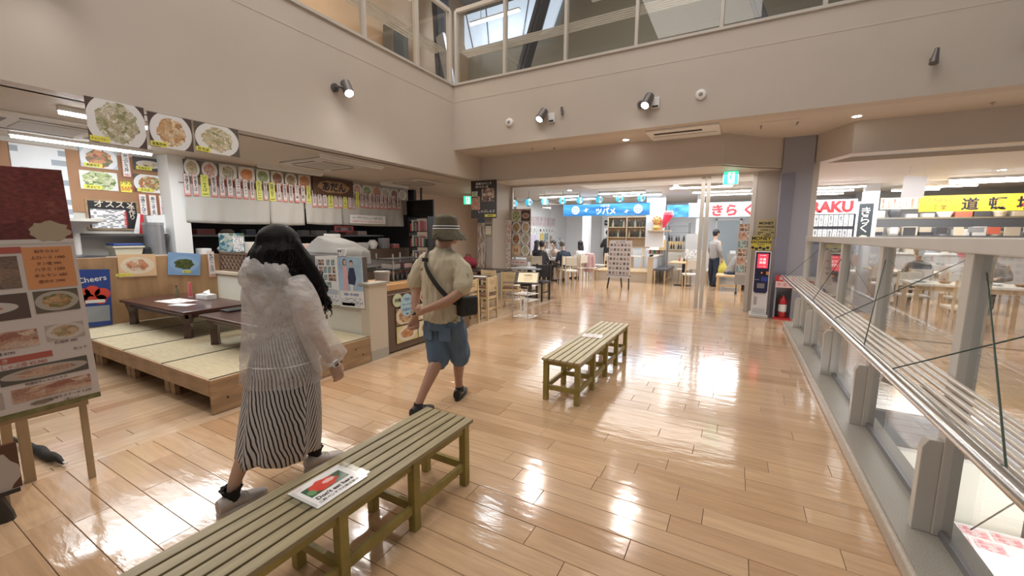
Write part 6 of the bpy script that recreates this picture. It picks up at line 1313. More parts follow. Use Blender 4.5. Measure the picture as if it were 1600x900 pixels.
mx = N('ShaderNodeMix'); mx.data_type = 'RGBA'; mx.inputs[6].default_value = (.60, .575, .57, 1); mx.inputs[7].default_value = (.018, .018, .03, 1); Lk(fac, mx.inputs[0]); Lk(mx.outputs[2], bs_.inputs['Base Color']); bs_.inputs['Roughness'].default_value = .85
rings = []; nz = 34; n = 96; zt, zb_ = 1.24, .235
me = bpy.data.meshes.new('striped_dress'); vs = []; fs = []; uvs = []
prof = [(1.24, .12, .085, 0), (1.20, .155, .10, 0), (1.10, .16, .115, 0), (.98, .145, .112, 0), (.88, .175, .14, 0), (.76, .20, .165, -.01), (.60, .205, .19, -.015), (.45, .205, .205, -.02), (.33, .20, .215, -.025), (.235, .19, .22, -.03)]
def pf_(z):
    for (z1, a1, b1, c1), (z2, a2, b2, c2) in zip(prof, prof[1:]):
        if z <= z1 and z >= z2: t = (z1-z)/(z1-z2); t = t*t*(3-2*t)*.5+t*.5; return a1+(a2-a1)*t, b1+(b2-b1)*t, c1+(c2-c1)*t
    return prof[-1][1:]
for i in range(nz+1):
    z = zt+(zb_-zt)*i/nz; rx, ry, yo = pf_(z); f = max(0, (.85-z)/.6)
    for j in range(n+1):
        a = 2*PI*j/n; fold = 1+f*(.045*math.sin(a*9+1+z*2)+.03*math.sin(a*14+z*5)); xo = -.055*max(0, (.75-z)/.5)
        vs.append((xo+rx*fold*math.cos(a), yo+ry*fold*math.sin(a), z+(.012*math.sin(a*5) if i == nz else 0)-.015*f*math.sin(a))); uvs.append((j/n, (z-zb_)/(zt-zb_)))
for i in range(nz):
    for j in range(n): q = i*(n+1)+j; fs.append((q, q+n+1, q+n+2, q+1))
me.from_pydata(vs, [], fs); ul = me.uv_layers.new(name='UVMap')
for lp in me.loops: ul.data[lp.index].uv = uvs[lp.vertex_index]
for p in me.polygons: p.use_smooth = True
me.materials.append(SD); dr = bpy.data.objects.new('striped_dress', me); COL.objects.link(dr); dr.parent = wom; so = dr.modifiers.new('s', 'SOLIDIFY'); so.thickness = .004
# raincoat
RC = bpy.data.materials.new('raincoat_film'); RC.use_nodes = True; nt = RC.node_tree; nt.nodes.clear(); N = nt.nodes.new; Lk = nt.links.new
o_ = N('ShaderNodeOutputMaterial'); tr = N('ShaderNodeBsdfTransparent'); pb = N('ShaderNodeBsdfPrincipled'); tl = N('ShaderNodeBsdfTranslucent'); a1 = N('ShaderNodeMixShader'); a2 = N('ShaderNodeMixShader')
pb.inputs['Base Color'].default_value = (.90, .87, .86, 1); pb.inputs['Roughness'].default_value = .28; pb.inputs['Specular IOR Level'].default_value = .6; tl.inputs[0].default_value = (.88, .85, .84, 1); tr.inputs[0].default_value = (.95, .94, .94, 1)
tc = N('ShaderNodeTexCoord'); nz_ = N('ShaderNodeTexNoise'); nz_.inputs['Scale'].default_value = 9; nz_.inputs['Detail'].default_value = 5; Lk(tc.outputs['Object'], nz_.inputs['Vector']); bp = N('ShaderNodeBump'); bp.inputs['Strength'].default_value = 1.0; bp.inputs['Distance'].default_value = .04; Lk(nz_.outputs[0], bp.inputs['Height']); Lk(bp.outputs[0], pb.inputs['Normal'])
a1.inputs[0].default_value = .25; Lk(pb.outputs[0], a1.inputs[1]); Lk(tl.outputs[0], a1.inputs[2])
rm = N('ShaderNodeMapRange'); rm.inputs[1].default_value = .35; rm.inputs[2].default_value = .65; rm.inputs[3].default_value = -.07; rm.inputs[4].default_value = .09; Lk(nz_.outputs[0], rm.inputs[0])
sz = N('ShaderNodeSeparateXYZ'); Lk(tc.outputs['Object'], sz.inputs[0]); rz_ = N('ShaderNodeMapRange'); rz_.inputs[1].default_value = .70; rz_.inputs[2].default_value = 1.15; rz_.inputs[3].default_value = .72; rz_.inputs[4].default_value = .36; Lk(sz.outputs[2], rz_.inputs[0]); ad_ = N('ShaderNodeMath'); ad_.operation = 'ADD'; Lk(rm.outputs[0], ad_.inputs[0]); Lk(rz_.outputs[0], ad_.inputs[1]); Lk(ad_.outputs[0], a2.inputs[0]); Lk(a1.outputs[0], a2.inputs[1]); Lk(tr.outputs[0], a2.inputs[2]); Lk(a2.outputs[0], o_.inputs[0])
def shell(name, rings, M_, par, n=64, fold=.03, fr_=7, seed=0, closed_top=False, ang=(0, 2*PI)):
    "cloth shell lofted through (centre, rx, ry, axis) rings"
    from mathutils import noise
    P = []; sub = 5
    cs = [V3(r[0]) for r in rings]; K = len(rings)
    for i in range(K-1):
        for s_ in range(sub):
            t = s_/sub; c0_, c1_, c2_, c3_ = cs[max(i-1, 0)], cs[i], cs[i+1], cs[min(i+2, K-1)]
            c = .5*((2*c1_)+(c2_-c0_)*t+(2*c0_-5*c1_+4*c2_-c3_)*t*t+(3*c1_-c0_-3*c2_+c3_)*t**3); P.append((c, rings[i][1]+(rings[i+1][1]-rings[i][1])*t, rings[i][2]+(rings[i+1][2]-rings[i][2])*t))
    P.append((cs[-1], rings[-1][1], rings[-1][2])); vs = []; fs = []
    for i, (c, rx, ry) in enumerate(P):
        d = (P[min(i+1, len(P)-1)][0]-P[max(i-1, 0)][0]).normalized(); ax = V3((1, 0, 0)); ax = (ax-d*ax.dot(d)).normalized(); ay = d.cross(ax); f = i/len(P)
        for j in range(n):
            a = ang[0]+(ang[1]-ang[0])*j/n; p = ax*math.cos(a)*rx-ay*math.sin(a)*ry; q = c+p
            k2 = 1+fold*(.3+.7*f)*math.sin(a*fr_+seed+f*4)+fold*1.6*noise.noise(V3((q.x*9+seed, q.y*9, q.z*6)))+fold*1.5*abs(noise.noise(V3((q.x*24+seed, q.y*24, q.z*11)))); vs.append(c+p*k2)
    for i in range(len(P)-1):
        for j in range(n): fs.append((i*n+j, i*n+(j+1) % n, (i+1)*n+(j+1) % n, (i+1)*n+j))
    me = bpy.data.meshes.new(name); me.from_pydata(vs, [], fs); me.materials.append(M_)
    for p in me.polygons: p.use_smooth = True
    o = bpy.data.objects.new(name, me); COL.objects.link(o); o.parent = par; return o
shell('raincoat_body', [((0, 0, 1.275), .10, .085), ((0, -.0, 1.25), .165, .115), ((0, -.01, 1.18), .205, .145), ((0, -.015, 1.05), .20, .16), ((0, -.02, .92), .20, .175), ((0, -.02, .82), .215, .185), ((0, -.02, .76), .22, .19), ((0, -.02, .69), .225, .195)], RC, wom, 72, .035, 8, 1)
shell('raincoat_sleeve', [((.115, 0, 1.24), .07, .075), ((.175, .01, 1.15), .075, .082), ((.21, .02, 1.04), .070, .082), ((.235, .04, .95), .072, .082), ((.25, .07, .87), .078, .088), ((.258, .10, .80), .085, .095)], RC, wom, 40, .05, 5, 4)
shell('raincoat_sleeve', [((-.12, 0, 1.235), .075, .075), ((-.19, .02, 1.14), .085, .085), ((-.215, .06, 1.02), .085, .088), ((-.18, .16, .99), .08, .085), ((-.13, .24, 1.02), .08, .08)], RC, wom, 40, .05, 5, 7)
shell('raincoat_hood', [((0, -.02, 1.295), .130, .105), ((0, -.04, 1.283), .160, .128), ((0, -.06, 1.24), .175, .122), ((-.0, -.088, 1.18), .165, .09), ((-.01, -.115, 1.13), .125, .058), ((-.02, -.13, 1.06), .07, .035), ((-.025, -.135, 1.02), .02, .012)], RC, wom, 56, .09, 4, 2)
shell('raincoat_hem_fold', [((0, -.02, .812), .219, .189), ((0, -.02, .806), .220, .190)], mat('film_edge', (.85, .83, .82), .4), wom, 72, .02, 8, 1)
# hair
HAIR = mat('black_hair', (.005, .004, .005), .55, spec=.2, bump=.6, bscale=35, stretch=(6, 6, .6))
from mathutils import noise as NZ
m = MB(); m.ball((wc[0], wc[1]-.02, wc[2]+.035), (.098, .118, .113), 24, 16)
m.loft([(0, .0, 1.46, .095, .10), (.0, -.02, 1.40, .118, .112), (.0, -.04, 1.33, .136, .112), (.01, -.052, 1.27, .134, .100), (.03, -.06, 1.22, .105, .075), (.06, -.05, 1.17, .08, .055), (.10, -.02, 1.12, .045, .035)], 24)
limb(m, [((.06, .05, 1.43), .05), ((.09, .08, 1.34), .058), ((.12, .11, 1.26), .052), ((.145, .14, 1.19), .038), ((.16, .16, 1.13), .022), ((.17, .18, 1.08), .010)], 5)
limb(m, [((-.07, .04, 1.42), .04), ((-.09, .04, 1.32), .045), ((-.08, .04, 1.24), .03)], 5)
def hp(me):
    for v in me.vertices:
        a = math.atan2(v.co.y, v.co.x); d = .007*math.sin(a*16+NZ.noise(v.co*6)*4+v.co.z*14)*min(1, max(0, (1.5-v.co.z)*6))+.008*NZ.noise(v.co*14); v.co += v.normal*d
hr = fuse(m, 'hair', HAIR, wom, .0065, 1, hp)
rnd = random.Random(5); m = MB()
for i in range(230):
    a = rnd.uniform(-1.1, .7) if i % 4 else rnd.uniform(2.4, 3.6); z0 = rnd.uniform(1.30, 1.42); r = .115; base = V3((.02+r*math.cos(a)*1.0, -.03+r*math.sin(a)*.85, z0)); L = rnd.uniform(.08, .16); ph_ = rnd.random()*6; amp = rnd.uniform(.004, .014); pts = []
    for k in range(9):
        t = k/8; z = z0-L*t; toward = V3((.12, .0, 0))*(t**1.5)*max(0, (1.32-z)*5); pts.append(base*(1) + V3((0, 0, -L*t))+toward*.5+V3((math.sin(ph_+t*9)*amp*(t+.3), math.cos(ph_+t*9)*amp*(t+.3), 0)))
    m.tube(pts, [.0055, .006, .006, .0055, .005, .0045, .004, .003, .0015], 4)
for i in range(26):
    ph_ = rnd.random()*6; b0 = V3((.135+rnd.uniform(-.035, .03), .13+rnd.uniform(-.04, .04), rnd.uniform(1.16, 1.30))); pts = []
    for k in range(10):
        t = k/9; pts.append(b0+V3((.03*t+.016*math.sin(ph_+t*11), .03*t+.014*math.cos(ph_+t*11), -.16*t)))
    m.tube(pts, [.005]*7+[.004, .003, .0015], 4)
ls = m.build('hair_strands', HAIR, hr, smooth=True); ls['kind'] = 'stuff'
# shoes and socks
WSH = mat('white_sneaker', (.52, .48, .46), .55, noise=.1, nscale=20); WSO = mat('white_sole', (.62, .60, .58), .6); SOCK = mat('black_frill_sock', (.012, .012, .014), .9)
shoe(wom, (-.115, -.345, 0), .0, WSH, WSO, .95); shoe(wom, (-.10, .145, 0), -.12, WSH, WSO, .95)
for (x, y, yy) in ((-.115, -.275, 0), (-.10, .212, 0)):
    m = MB(); n = 36; vs = []
    for i, (z, r) in enumerate(((.06, .036), (.09, .036), (.115, .040), (.128, .047), (.133, .050), (.125, .034))):
        for j in range(n): a = 2*PI*j/n; rr = r*(1+(.10*math.sin(a*9) if i > 1 else 0)); vs.append((x+rr*math.cos(a), y+rr*math.sin(a)*1.1, z))
    m.add(vs, [(i*n+j, i*n+(j+1) % n, (i+1)*n+(j+1) % n, (i+1)*n+j) for i in range(5) for j in range(n)]); m.build('frilled_sock', SOCK, wom, smooth=True)
tt_ = MB()
# wrist watch with white band on the right wrist
wt = MB().loft([(0, 0, -.011, .030, .027), (0, 0, .011, .029, .026)], 20, caps=False).build('watch_strap', BWHITE, wom, loc=(.260, .105, .785), smooth=True); wt.rotation_euler = (.25, 0, 0)
w2 = MB().box((-.006, -.018, -.02), (.008, .018, .02)).build('watch_case', BWHITE, wom, loc=(.294, .105, .785), bevel=.006); w2.rotation_euler = (.25, 0, 0)
w3 = MB().box((.008, -.012, -.014), (.0095, .012, .014)).build('watch_screen', mat('watch_dark', (.03, .01, .02), .2), w2)

# ---- people farther away ----
def cloth(name, col): return mat(name, col, .85, noise=.1, nscale=15)
def far_person(loc, rz, label, top_, legs_, hair_, seated=False, lean=0, long_hair=False, arms='fwd', skin=SKIN2, h=1.0, extra=None, group=None):
    t = thing('person', label, 'person', loc, rz, group); hz = .46 if seated else .84; sh = hz+.50*1.0; ly = lean
    T = lambda z: ly*(z-hz)/.6
    hd_ = (0, T(sh+.24)+.02, sh+.23)
    m = MB(); head(m, hd_, 0, .97); limb(m, [((0, T(sh), sh), .05), ((0, T(sh+.14), sh+.15), .05)], 2, 8)
    hands = []
    for s in (-1, 1):
        if arms == 'fwd': el = (s*.24, T(sh-.25)+.06, sh-.27); wr = (s*.12, T(sh-.3)+.30, sh-.26); dr_ = (0, 1, .0)
        else: el = (s*.24, T(sh-.25)-.0, sh-.27); wr = (s*.24, .08, sh-.50); dr_ = (0, .1, -1)
        limb(m, [((s*.18, T(sh), sh-.03), .045), (el, .038), (wr, .026)], 3, 8); hand(m, wr, dr_, (0, 0, -1) if arms == 'fwd' else (-s, 0, 0), s, .4, .9); hands.append((el, wr))
    m.loft([(0, 0, hz, .13, .1), (0, T(sh-.1), sh-.1, .15, .1), (0, T(sh), sh, .1, .07)], 12)
    for s in (-1, 1):
        if seated: limb(m, [((s*.09, .0, hz), .08), ((s*.10, .40, hz+.02), .056), ((s*.10, .42, .25), .045), ((s*.10, .40, .08), .035)], 2, 8)
        else: limb(m, [((s*.08, 0, hz), .08), ((s*.09, .02*s, .46), .055), ((s*.10, -.04*s, .08), .035)], 2, 8)
    fuse(m, 'body', skin, t, .014, 2)
    m = MB(); m.loft([(0, -.0, hz-.02, .17, .13), (0, T(hz+.2), hz+.2, .165, .125), (0, T(sh-.08), sh-.08, .19, .125), (0, T(sh), sh, .13, .09), (0, T(sh+.04), sh+.05, .07, .065)], 16)
    for s, (el, wr) in zip((-1, 1), hands): limb(m, [((s*.15, T(sh-.05), sh-.05), .07), (el, .055), (tuple(el[k]*.25+wr[k]*.75 for k in range(3)), .042)], 3, 8)
    fuse(m, 'top', top_, t, .016, 2, wrinkle(.008, 10, loc[0]))
    m = MB(); m.loft([(0, 0, hz-.08, .15, .12), (0, 0, hz+.04, .155, .12)], 14)
    for s in (-1, 1):
        if seated: limb(m, [((s*.09, .0, hz-.01), .098), ((s*.10, .38, hz+.0), .075), ((s*.10, .43, .30), .062), ((s*.10, .41, .12), .055)], 3, 10)
        else: limb(m, [((s*.08, 0, hz), .10), ((s*.09, .02*s, .46), .075), ((s*.10, -.04*s, .10), .060)], 3, 10)
    fuse(m, 'trousers', legs_, t, .016, 2)
    m = MB(); m.ball((hd_[0], hd_[1]-.018, hd_[2]+.035), (.087, .105, .098), 16, 10)
    if long_hair: m.loft([(0, hd_[1]-.02, hd_[2]+.02, .09, .08), (0, hd_[1]-.05, hd_[2]-.12, .11, .07), (0, hd_[1]-.09, hd_[2]-.28, .09, .05)], 14)
    else: m.ball((hd_[0], hd_[1]-.04, hd_[2]-.03), (.075, .07, .06), 12, 8)
    fuse(m, 'hair', hair_, t, .014, 1, wrinkle(.010, 20, loc[1]))
    for s in (-1, 1): shoe(t, (s*.10, (.36 if seated else -.04*s-.06), 0), 0, GS, GS, .95)
    return t
def fx(px, Y, py=420): return on(px, py, Y=Y).x
BH = mat('dark_hair', (.012, .010, .010), .6); GYH = mat('greying_hair', (.14, .13, .12), .7)
NV = cloth('navy_cloth', (.018, .022, .04)); BKC = cloth('black_cloth', (.015, .015, .017)); GRC = cloth('grey_cloth', (.30, .29, .28)); WHC = cloth('white_cloth', (.62, .60, .58)); JN = cloth('dark_jeans', (.02, .03, .055)); BGC = cloth('beige_cloth', (.42, .34, .25)); PKC = cloth('pink_cloth', (.60, .38, .38))
far_person((-.60, 13.5, 0), -.9, 'person standing in grey hooded top and dark jeans holding a yellow bag', cloth('grey_hoodie', (.27, .25, .24)), JN, BH, arms='down', h=1)
t = thing('plastic_bag', 'yellow plastic bag hanging from the hand of the standing person in grey', 'bag', (-.36, 13.42, .38)); m = MB(); m.loft([(0, 0, 0, .10, .05), (0, 0, .1, .13, .08), (0, 0, .24, .11, .06), (0, 0, .34, .05, .02), (0, 0, .42, .03, .012)], 16); m.build('bag', mat('yellow_film', (.60, .52, .10), .4, bump=.5, bscale=20), t, smooth=True); MB().tube([(-.03, 0, .4), (0, 0, .46), (.03, 0, .4)], .006, 6).build('handles', mat('yellow_film', (.60, .52, .10), .4), t)
far_person((fx(1139, 12.9), 12.9, 0), -PI/2+.3, 'person in a grey top sitting bent forward beside the tall photo board', cloth('grey_brown_top', (.22, .20, .19)), JN, BH, seated=True, lean=.3)
# diners round the table in the lantern shop
for x, y, r, lab, tp, lg, hr_, ln_, lh in [
    (fx(843, 11.6), 11.6, .0, 'seated diner in a navy jacket with back turned, left in the lantern shop', NV, BKC, BH, .12, False), (fx(884, 12.0), 12.0, .75, 'seated diner in a dark jacket with greying hair leaning over the table', cloth('dark_blue_jacket', (.02, .03, .05)), BGC, GYH, .28, False),
    (fx(836, 12.5), 12.5, -.6, 'seated diner with black hair at the far left of the lantern shop table', BKC, BKC, BH, .05, True), (fx(854, 13.1), 13.1, PI, 'seated diner in a white shirt facing the room across the table', WHC, BKC, GYH, .1, False),
    (fx(869, 13.15), 13.15, PI-.2, 'seated diner in a pale top with dark hair across the table', cloth('pale_pink_top', (.5, .4, .36)), BKC, BH, .15, False), (fx(909, 13.0), 13.0, .9, 'seated diner with long black hair in a white top by the chair row', WHC, PKC, BH, .1, True)]:
    far_person((x, y, 0), r, lab, tp, lg, hr_, seated=True, lean=ln_, long_hair=lh)
far_person((fx(949, 15.3), 15.3, 0), .5, 'shop worker in a black shirt and white apron at the lantern shop counter', BKC, BKC, BH, arms='fwd', lean=.08)
far_person((3.35, 11.6, 0), .2, 'seated customer with black hair seen over the railing in the right food hall', BKC, BKC, BH, seated=True, lean=.05)
far_person((4.55, 11.9, 0), 2.6, 'seated customer in a grey top right of the railing post', GRC, BKC, BH, seated=True, lean=.1)
c_ = far_person((3.75, 11.0, 0), -.5, 'seated customer in a pink cap seen through the railing glass', WHC, BGC, mat('pink_cap', (.65, .12, .16), .7), seated=True, lean=.1)
# ---------------- lantern shop and food hall at the back ----------------
BKW = mat('back_shop_white', (.72, .74, .76), .5)
struct('wall_lantern_shop', MB().box((-6.75, 12.2, 0), (-6.6, 18.0, ZC)).box((-6.75, 16.8, 0), (9.2, 16.95, 2.8)), BKW)
struct('trim_15', MB().box((-5.0, 14.3, 0), (-4.75, 14.55, ZC)), BKW); struct('trim_16', MB().box((-2.5, 12.9, 1.15), (-1.98, 13.05, ZC)), BKW); struct('trim_17', MB().box((-1.18, 13.75, 0), (-1.0, 13.95, ZC)), BKW)
struct('wall_shop_divider', MB().box((1.15, 13.2, 0), (1.45, 16.8, 2.78)).box((2.62, 13.05, 0), (2.9, 13.3, 2.78)), BKW)
SBLUE = bpy.data.materials.new('sign_blue'); SBLUE.use_nodes = True; nt = SBLUE.node_tree; b = nt.nodes['Principled BSDF']; uv = nt.nodes.new('ShaderNodeUVMap'); n_ = nt.nodes.new('ShaderNodeTexNoise'); n_.inputs['Scale'].default_value = 2.5; n_.inputs['Detail'].default_value = 5; cr = nt.nodes.new('ShaderNodeValToRGB'); nt.links.new(uv.outputs[0], n_.inputs['Vector']); nt.links.new(n_.outputs[0], cr.inputs[0]); cr.color_ramp.elements[0].position = .3; cr.color_ramp.elements[0].color = (.01, .10, .42, 1); cr.color_ramp.elements[1].position = .7; cr.color_ramp.elements[1].color = (.10, .42, .72, 1); nt.links.new(cr.outputs[0], b.inputs['Base Color']); nt.links.new(cr.outputs[0], b.inputs['Emission Color']); b.inputs['Emission Strength'].default_value = .35; b.inputs['Roughness'].default_value = .3
SWHITE = mat('sign_white_lit', (.9, .95, 1), .4, emit=(.85, .93, 1), es=.5)
a = on(881, 320, Y=12.5); b2 = on(1015, 338, Y=12.5)
sg = sheet('shop_sign', SBLUE, b2.x-a.x, .36, ((a.x+b2.x)/2, 12.5, 2.27), 0, .08, label='blue lit shop sign with white katakana and two round emblems', cat='sign'); SWd = b2.x-a.x
letter(sg, 'ツバメ', SWHITE, .04, -.04, .75, .20, off=.03); letter(sg, '八重食堂', SWHITE, .02, .12, .5, .07)
def emblem(par, u, v, r):
    m = MB(); m.tube([(u, -.046, v), (u, -.0455, v)], r, 24); m.build('emblem_disc', SWHITE, par); m = MB()
    for k in (-1, 0, 1): m.box((u-r*.8, -.0475, v+k*r*.5-.008), (u+r*.8, -.0465, v+k*r*.5+.008)); m.box((u+k*r*.45-.007, -.0475, v-r*.8), (u+k*r*.45+.007, -.0465, v+r*.8))
    m.build('emblem_bars', SBLUE, par)
emblem(sg, -SWd/2+.42, 0, .13); emblem(sg, SWd/2-.33, 0, .13)
def swallow(par, u, v, k):
    m = MB(); m.add([(u-.09*k, -.046, v-.02*k), (u-.02*k, -.046, v+.0*k), (u, -.046, v+.08*k), (u+.02*k, -.046, v+.02*k), (u+.10*k, -.046, v+.05*k), (u+.03*k, -.046, v-.02*k), (u+.0*k, -.046, v-.07*k), (u-.02*k, -.046, v-.03*k)], [(0, 1, 7), (1, 2, 3), (1, 3, 5, 7), (3, 4, 5), (7, 5, 6)]); m.build('swallow', SWHITE, par)
swallow(sg, -SWd/2+.76, .0, 1); swallow(sg, SWd/2-.66, -.06, -.9)
a = on(1043, 319, Y=13.4); b2 = on(1076, 336, Y=13.4); sheet('shop_sign', SBLUE, b2.x-a.x, .36, ((a.x+b2.x)/2, 13.4, 2.24), 0, .08, label='short plain blue lit sign panel left of the wave pattern banner', cat='sign')
# wave-pattern banner
WV = bpy.data.materials.new('wave_pattern'); WV.use_nodes = True; nt = WV.node_tree; b = nt.nodes['Principled BSDF']; N = nt.nodes.new; Lk = nt.links.new
uv = N('ShaderNodeUVMap'); sp_ = N('ShaderNodeSeparateXYZ'); Lk(uv.outputs[0], sp_.inputs[0])
X_ = mth('MULTIPLY', sp_.outputs[0], 14); Y_ = mth('MULTIPLY', sp_.outputs[1], 5)
nt_save = nt
def mm(op, a_, b_=None):
    n = N('ShaderNodeMath'); n.operation = op
    for i, q in enumerate((a_, b_)):
        if q is None: continue
        if isinstance(q, (int, float)): n.inputs[i].default_value = q
        else: Lk(q, n.inputs[i])
    return n.outputs[0]
X_ = mm('MULTIPLY', sp_.outputs[0], 14); Y_ = mm('MULTIPLY', sp_.outputs[1], 5); row = mm('FLOOR', Y_); xo = mm('ADD', X_, mm('MULTIPLY', row, .5)); fx_ = mm('SUBTRACT', mm('FRACT', xo), .5); fy_ = mm('FRACT', Y_); r_2 = mm('SQRT', mm('ADD', mm('MULTIPLY', fx_, fx_), mm('MULTIPLY', mm('MULTIPLY', fy_, fy_), .25)))
ring_ = mm('LESS_THAN', mm('FRACT', mm('MULTIPLY', r_2, 7)), .35); mx = N('ShaderNodeMix'); mx.data_type = 'RGBA'; mx.inputs[6].default_value = (.78, .82, .84, 1); mx.inputs[7].default_value = (.35, .55, .68, 1); Lk(ring_, mx.inputs[0]); Lk(mx.outputs[2], b.inputs['Base Color'])
a = on(1076, 316, Y=13.7); b2 = on(1180, 338, Y=13.7)
wb = sheet('shop_banner', WV, b2.x-a.x, .42, ((a.x+b2.x)/2, 13.7, 2.27), 0, .03, label='white banner with a wave pattern and red hiragana over the far shop', cat='banner'); WW = b2.x-a.x
for i, s in enumerate('きらく'): letter(wb, s, RED, [-.05*WW, .16*WW, .40*WW][i], -.02, .40, .34, off=.05)
# lanterns
LW = mat('lantern_white', (.8, .9, .95), .5, emit=(.75, .93, 1), es=.8); LB = mat('lantern_blue', (.1, .55, .8), .5, emit=(.06, .55, .85), es=.8)
lp = []
for i, (px, py) in enumerate(((803, 318), (826, 316), (851, 315), (879, 314), (906, 313), (936, 312), (968, 311), (1002, 310), (1030, 309))[:8]):
    p = on(px, py, Y=10.3+.24*i); lp.append(p)
    t = thing('paper_lantern', 'round blue and white paper lantern, %s from the left in the string' % od(i), 'lantern', p, .25*math.sin(i*1.7), group='string of paper lanterns')
    r = .105; m = MB(); m.ball((0, 0, 0), r, 20, 12); m.build('globe', LB, t, smooth=True)
    m = MB(); nn_ = 10; vs = []
    for j in range(nn_+1):
        ph_ = -PI/2+PI*j/nn_
        for q in range(6): th = -.6-.75*q/5; vs.append(((r+.001)*math.cos(ph_)*math.cos(th), (r+.001)*math.cos(ph_)*math.sin(th), (r+.001)*math.sin(ph_)))
    m.add(vs, [(j*6+q, j*6+q+1, j*6+q+7, j*6+q+6) for j in range(nn_) for q in range(5)]); m.build('white_panel', LW, t, smooth=True); pl_ = letter(t, '祭福八重食堂宴酒'[i], NAVY, 0, 0, .08, .11); pl_.rotation_euler = (0, 0, .62); pl_.location = (.062, -.087, 0)
    MB().lathe([(.04, r-.01), (.04, r+.01), (0, r+.01)], n=12).build('top_ring', INK, t); MB().lathe([(0, -r-.01), (.04, -r-.01), (.04, -r+.01)], n=12).build('bottom_ring', INK, t)
m = MB(); pp_ = []
for a_, b_ in zip(lp, lp[1:]):
    for k in range(6): f = k/6; pp_.append(a_.lerp(b_, f)+V3((0, 0, .12-.10*math.sin(f*PI))))
m.tube(pp_, .006, 5); [m.tube([q_, (q_.x, q_.y, ZC)], .004, 5) for q_ in [a_+V3((0, 0, .10)) for a_ in lp]]; tag(m.build('lantern_cord', INK), 'dark cord carrying the paper lanterns', 'cord')
# ceiling tubes in the back halls
for i, (x0, x1, y, lab) in enumerate([(-5.6, -4.3, 11.9, 'front lit tube lamp at the left of the lantern shop ceiling'), (-3.6, -2.3, 11.6, 'front lit tube lamp at the right of the lantern shop ceiling'), (-5.2, -3.9, 13.0, 'rear lit tube lamp at the left of the lantern shop ceiling'), (-3.4, -2.0, 12.4, 'rear lit tube lamp above the blue sign'), (-1.6, -.2, 11.0, 'front lit tube lamp over the wave banner shop'), (-1.2, .2, 12.3, 'second lit tube lamp over the wave banner shop'), (-1.0, .35, 13.2, 'rear lit tube lamp over the wave banner shop'),
                                   (1.5, 2.5, 12.4, 'front lit tube lamp over the red lettered sign'), (1.55, 2.45, 13.3, 'middle lit tube lamp over the red lettered sign'), (1.6, 2.4, 14.2, 'rear lit tube lamp over the red lettered sign'), (3.7, 5.2, 11.9, 'front lit tube lamp over the yellow sign'), (3.9, 5.3, 12.5, 'second lit tube lamp over the yellow sign'), (3.5, 4.6, 13.2, 'third lit tube lamp over the yellow sign'), (3.3, 4.2, 13.9, 'rear lit tube lamp over the yellow sign')]):
    tube_lamp('ceiling_tube_lamp', (x0, y, 2.66), (x1, y, 2.66), True, lab, .02)
# menus on the lantern shop's left wall (faces +X)
XW = -6.59
for i in range(12): o = sheet('menu_strip', mat('pale_pink_strip', (.72, .62, .66), .5), .17, .34, (XW+.01, 13.2+i*.2, 2.0), EAST, .006, label='pale pink menu strip, %s from the left on the white wall of the lantern shop' % od(i), cat='menu strip', group='pale pink strips on the lantern shop wall'); letter(o, words[i], INK, 0, 0, .09, .28, vert=True)
for i in range(9): o = MB().tube([(0, 0, 0), (.01, 0, 0)], .12, 16).build('round_menu', PAPER, None, loc=(XW, 13.3+i*.27, 1.66)); tag(o, 'round menu card, %s from the left under the pale pink strips' % od(i), 'menu card', 'round menu cards'); l = letter(o, ['う', 'ま', 'い', '●', '酒', '肉', '魚', 'め', 'し'][i], INK, 0, 0, .12, .14); l.rotation_euler = (0, 0, EAST); l.location = (.013, 0, 0)
for y, z, w_, h_, M_, lab in ((13.5, 1.2, .5, .6, mat('lilac_paper', (.62, .55, .70), .5), 'pale lilac notice on the lantern shop wall'), (14.25, 1.2, .3, .7, mat('gold_paper', (.65, .5, .15), .5), 'gold poster on the lantern shop wall'), (14.65, 1.3, .28, .5, SEA, 'dark blue photo poster on the lantern shop wall'), (14.65, .95, .28, .18, RED, 'small red poster under the dark blue photo poster'), (15.1, 1.3, .2, .3, WARMP, 'small brown poster on the lantern shop wall'), (15.9, 1.1, .5, .6, print_mat('blue_print', (.75, .78, .8), (.05, .12, .3), 9, .45, 9), 'white poster with dark blue print near the white column')):
    o = sheet('wall_poster', M_, w_, h_, (XW+.01, y, z), EAST, .008, label=lab, cat='poster')
# kitchen behind
struct('wall_kitchen_counter_back', MB().box((-4.6, 15.9, 0), (-2.4, 16.2, .95)), BKW)
kt = thing('kitchen_unit', 'steel kitchen unit with shelves behind the lantern shop counter', 'kitchen unit', (-3.9, 16.2, 0)); MB().box((-.8, 0, 0), (.9, .5, .95)).build('body', STEEL, kt)
for z in (1.2, 1.5, 1.85): MB().box((-.8, .2, z), (.9, .5, z+.03)).build('shelf', STEEL, kt)
for i in range(10): o = MB().box((-.08, -.06, 0), (.08, .06, .14+.03*(i % 3))).build('kitchen_box', mat('kbox_%d' % (i % 4), [(.1, .1, .1), (.6, .6, .6), (.55, .05, .06), (.4, .42, .45)][i % 4], .4), None, loc=(-4.55+(i % 5)*.33, 16.4, [1.23, 1.53][i//5]), bevel=.01); tag(o, 'kitchen container, %s from the left on the %s steel shelf' % (od(i % 5), ['lower', 'upper'][i//5]), 'container', 'containers on the steel shelves')
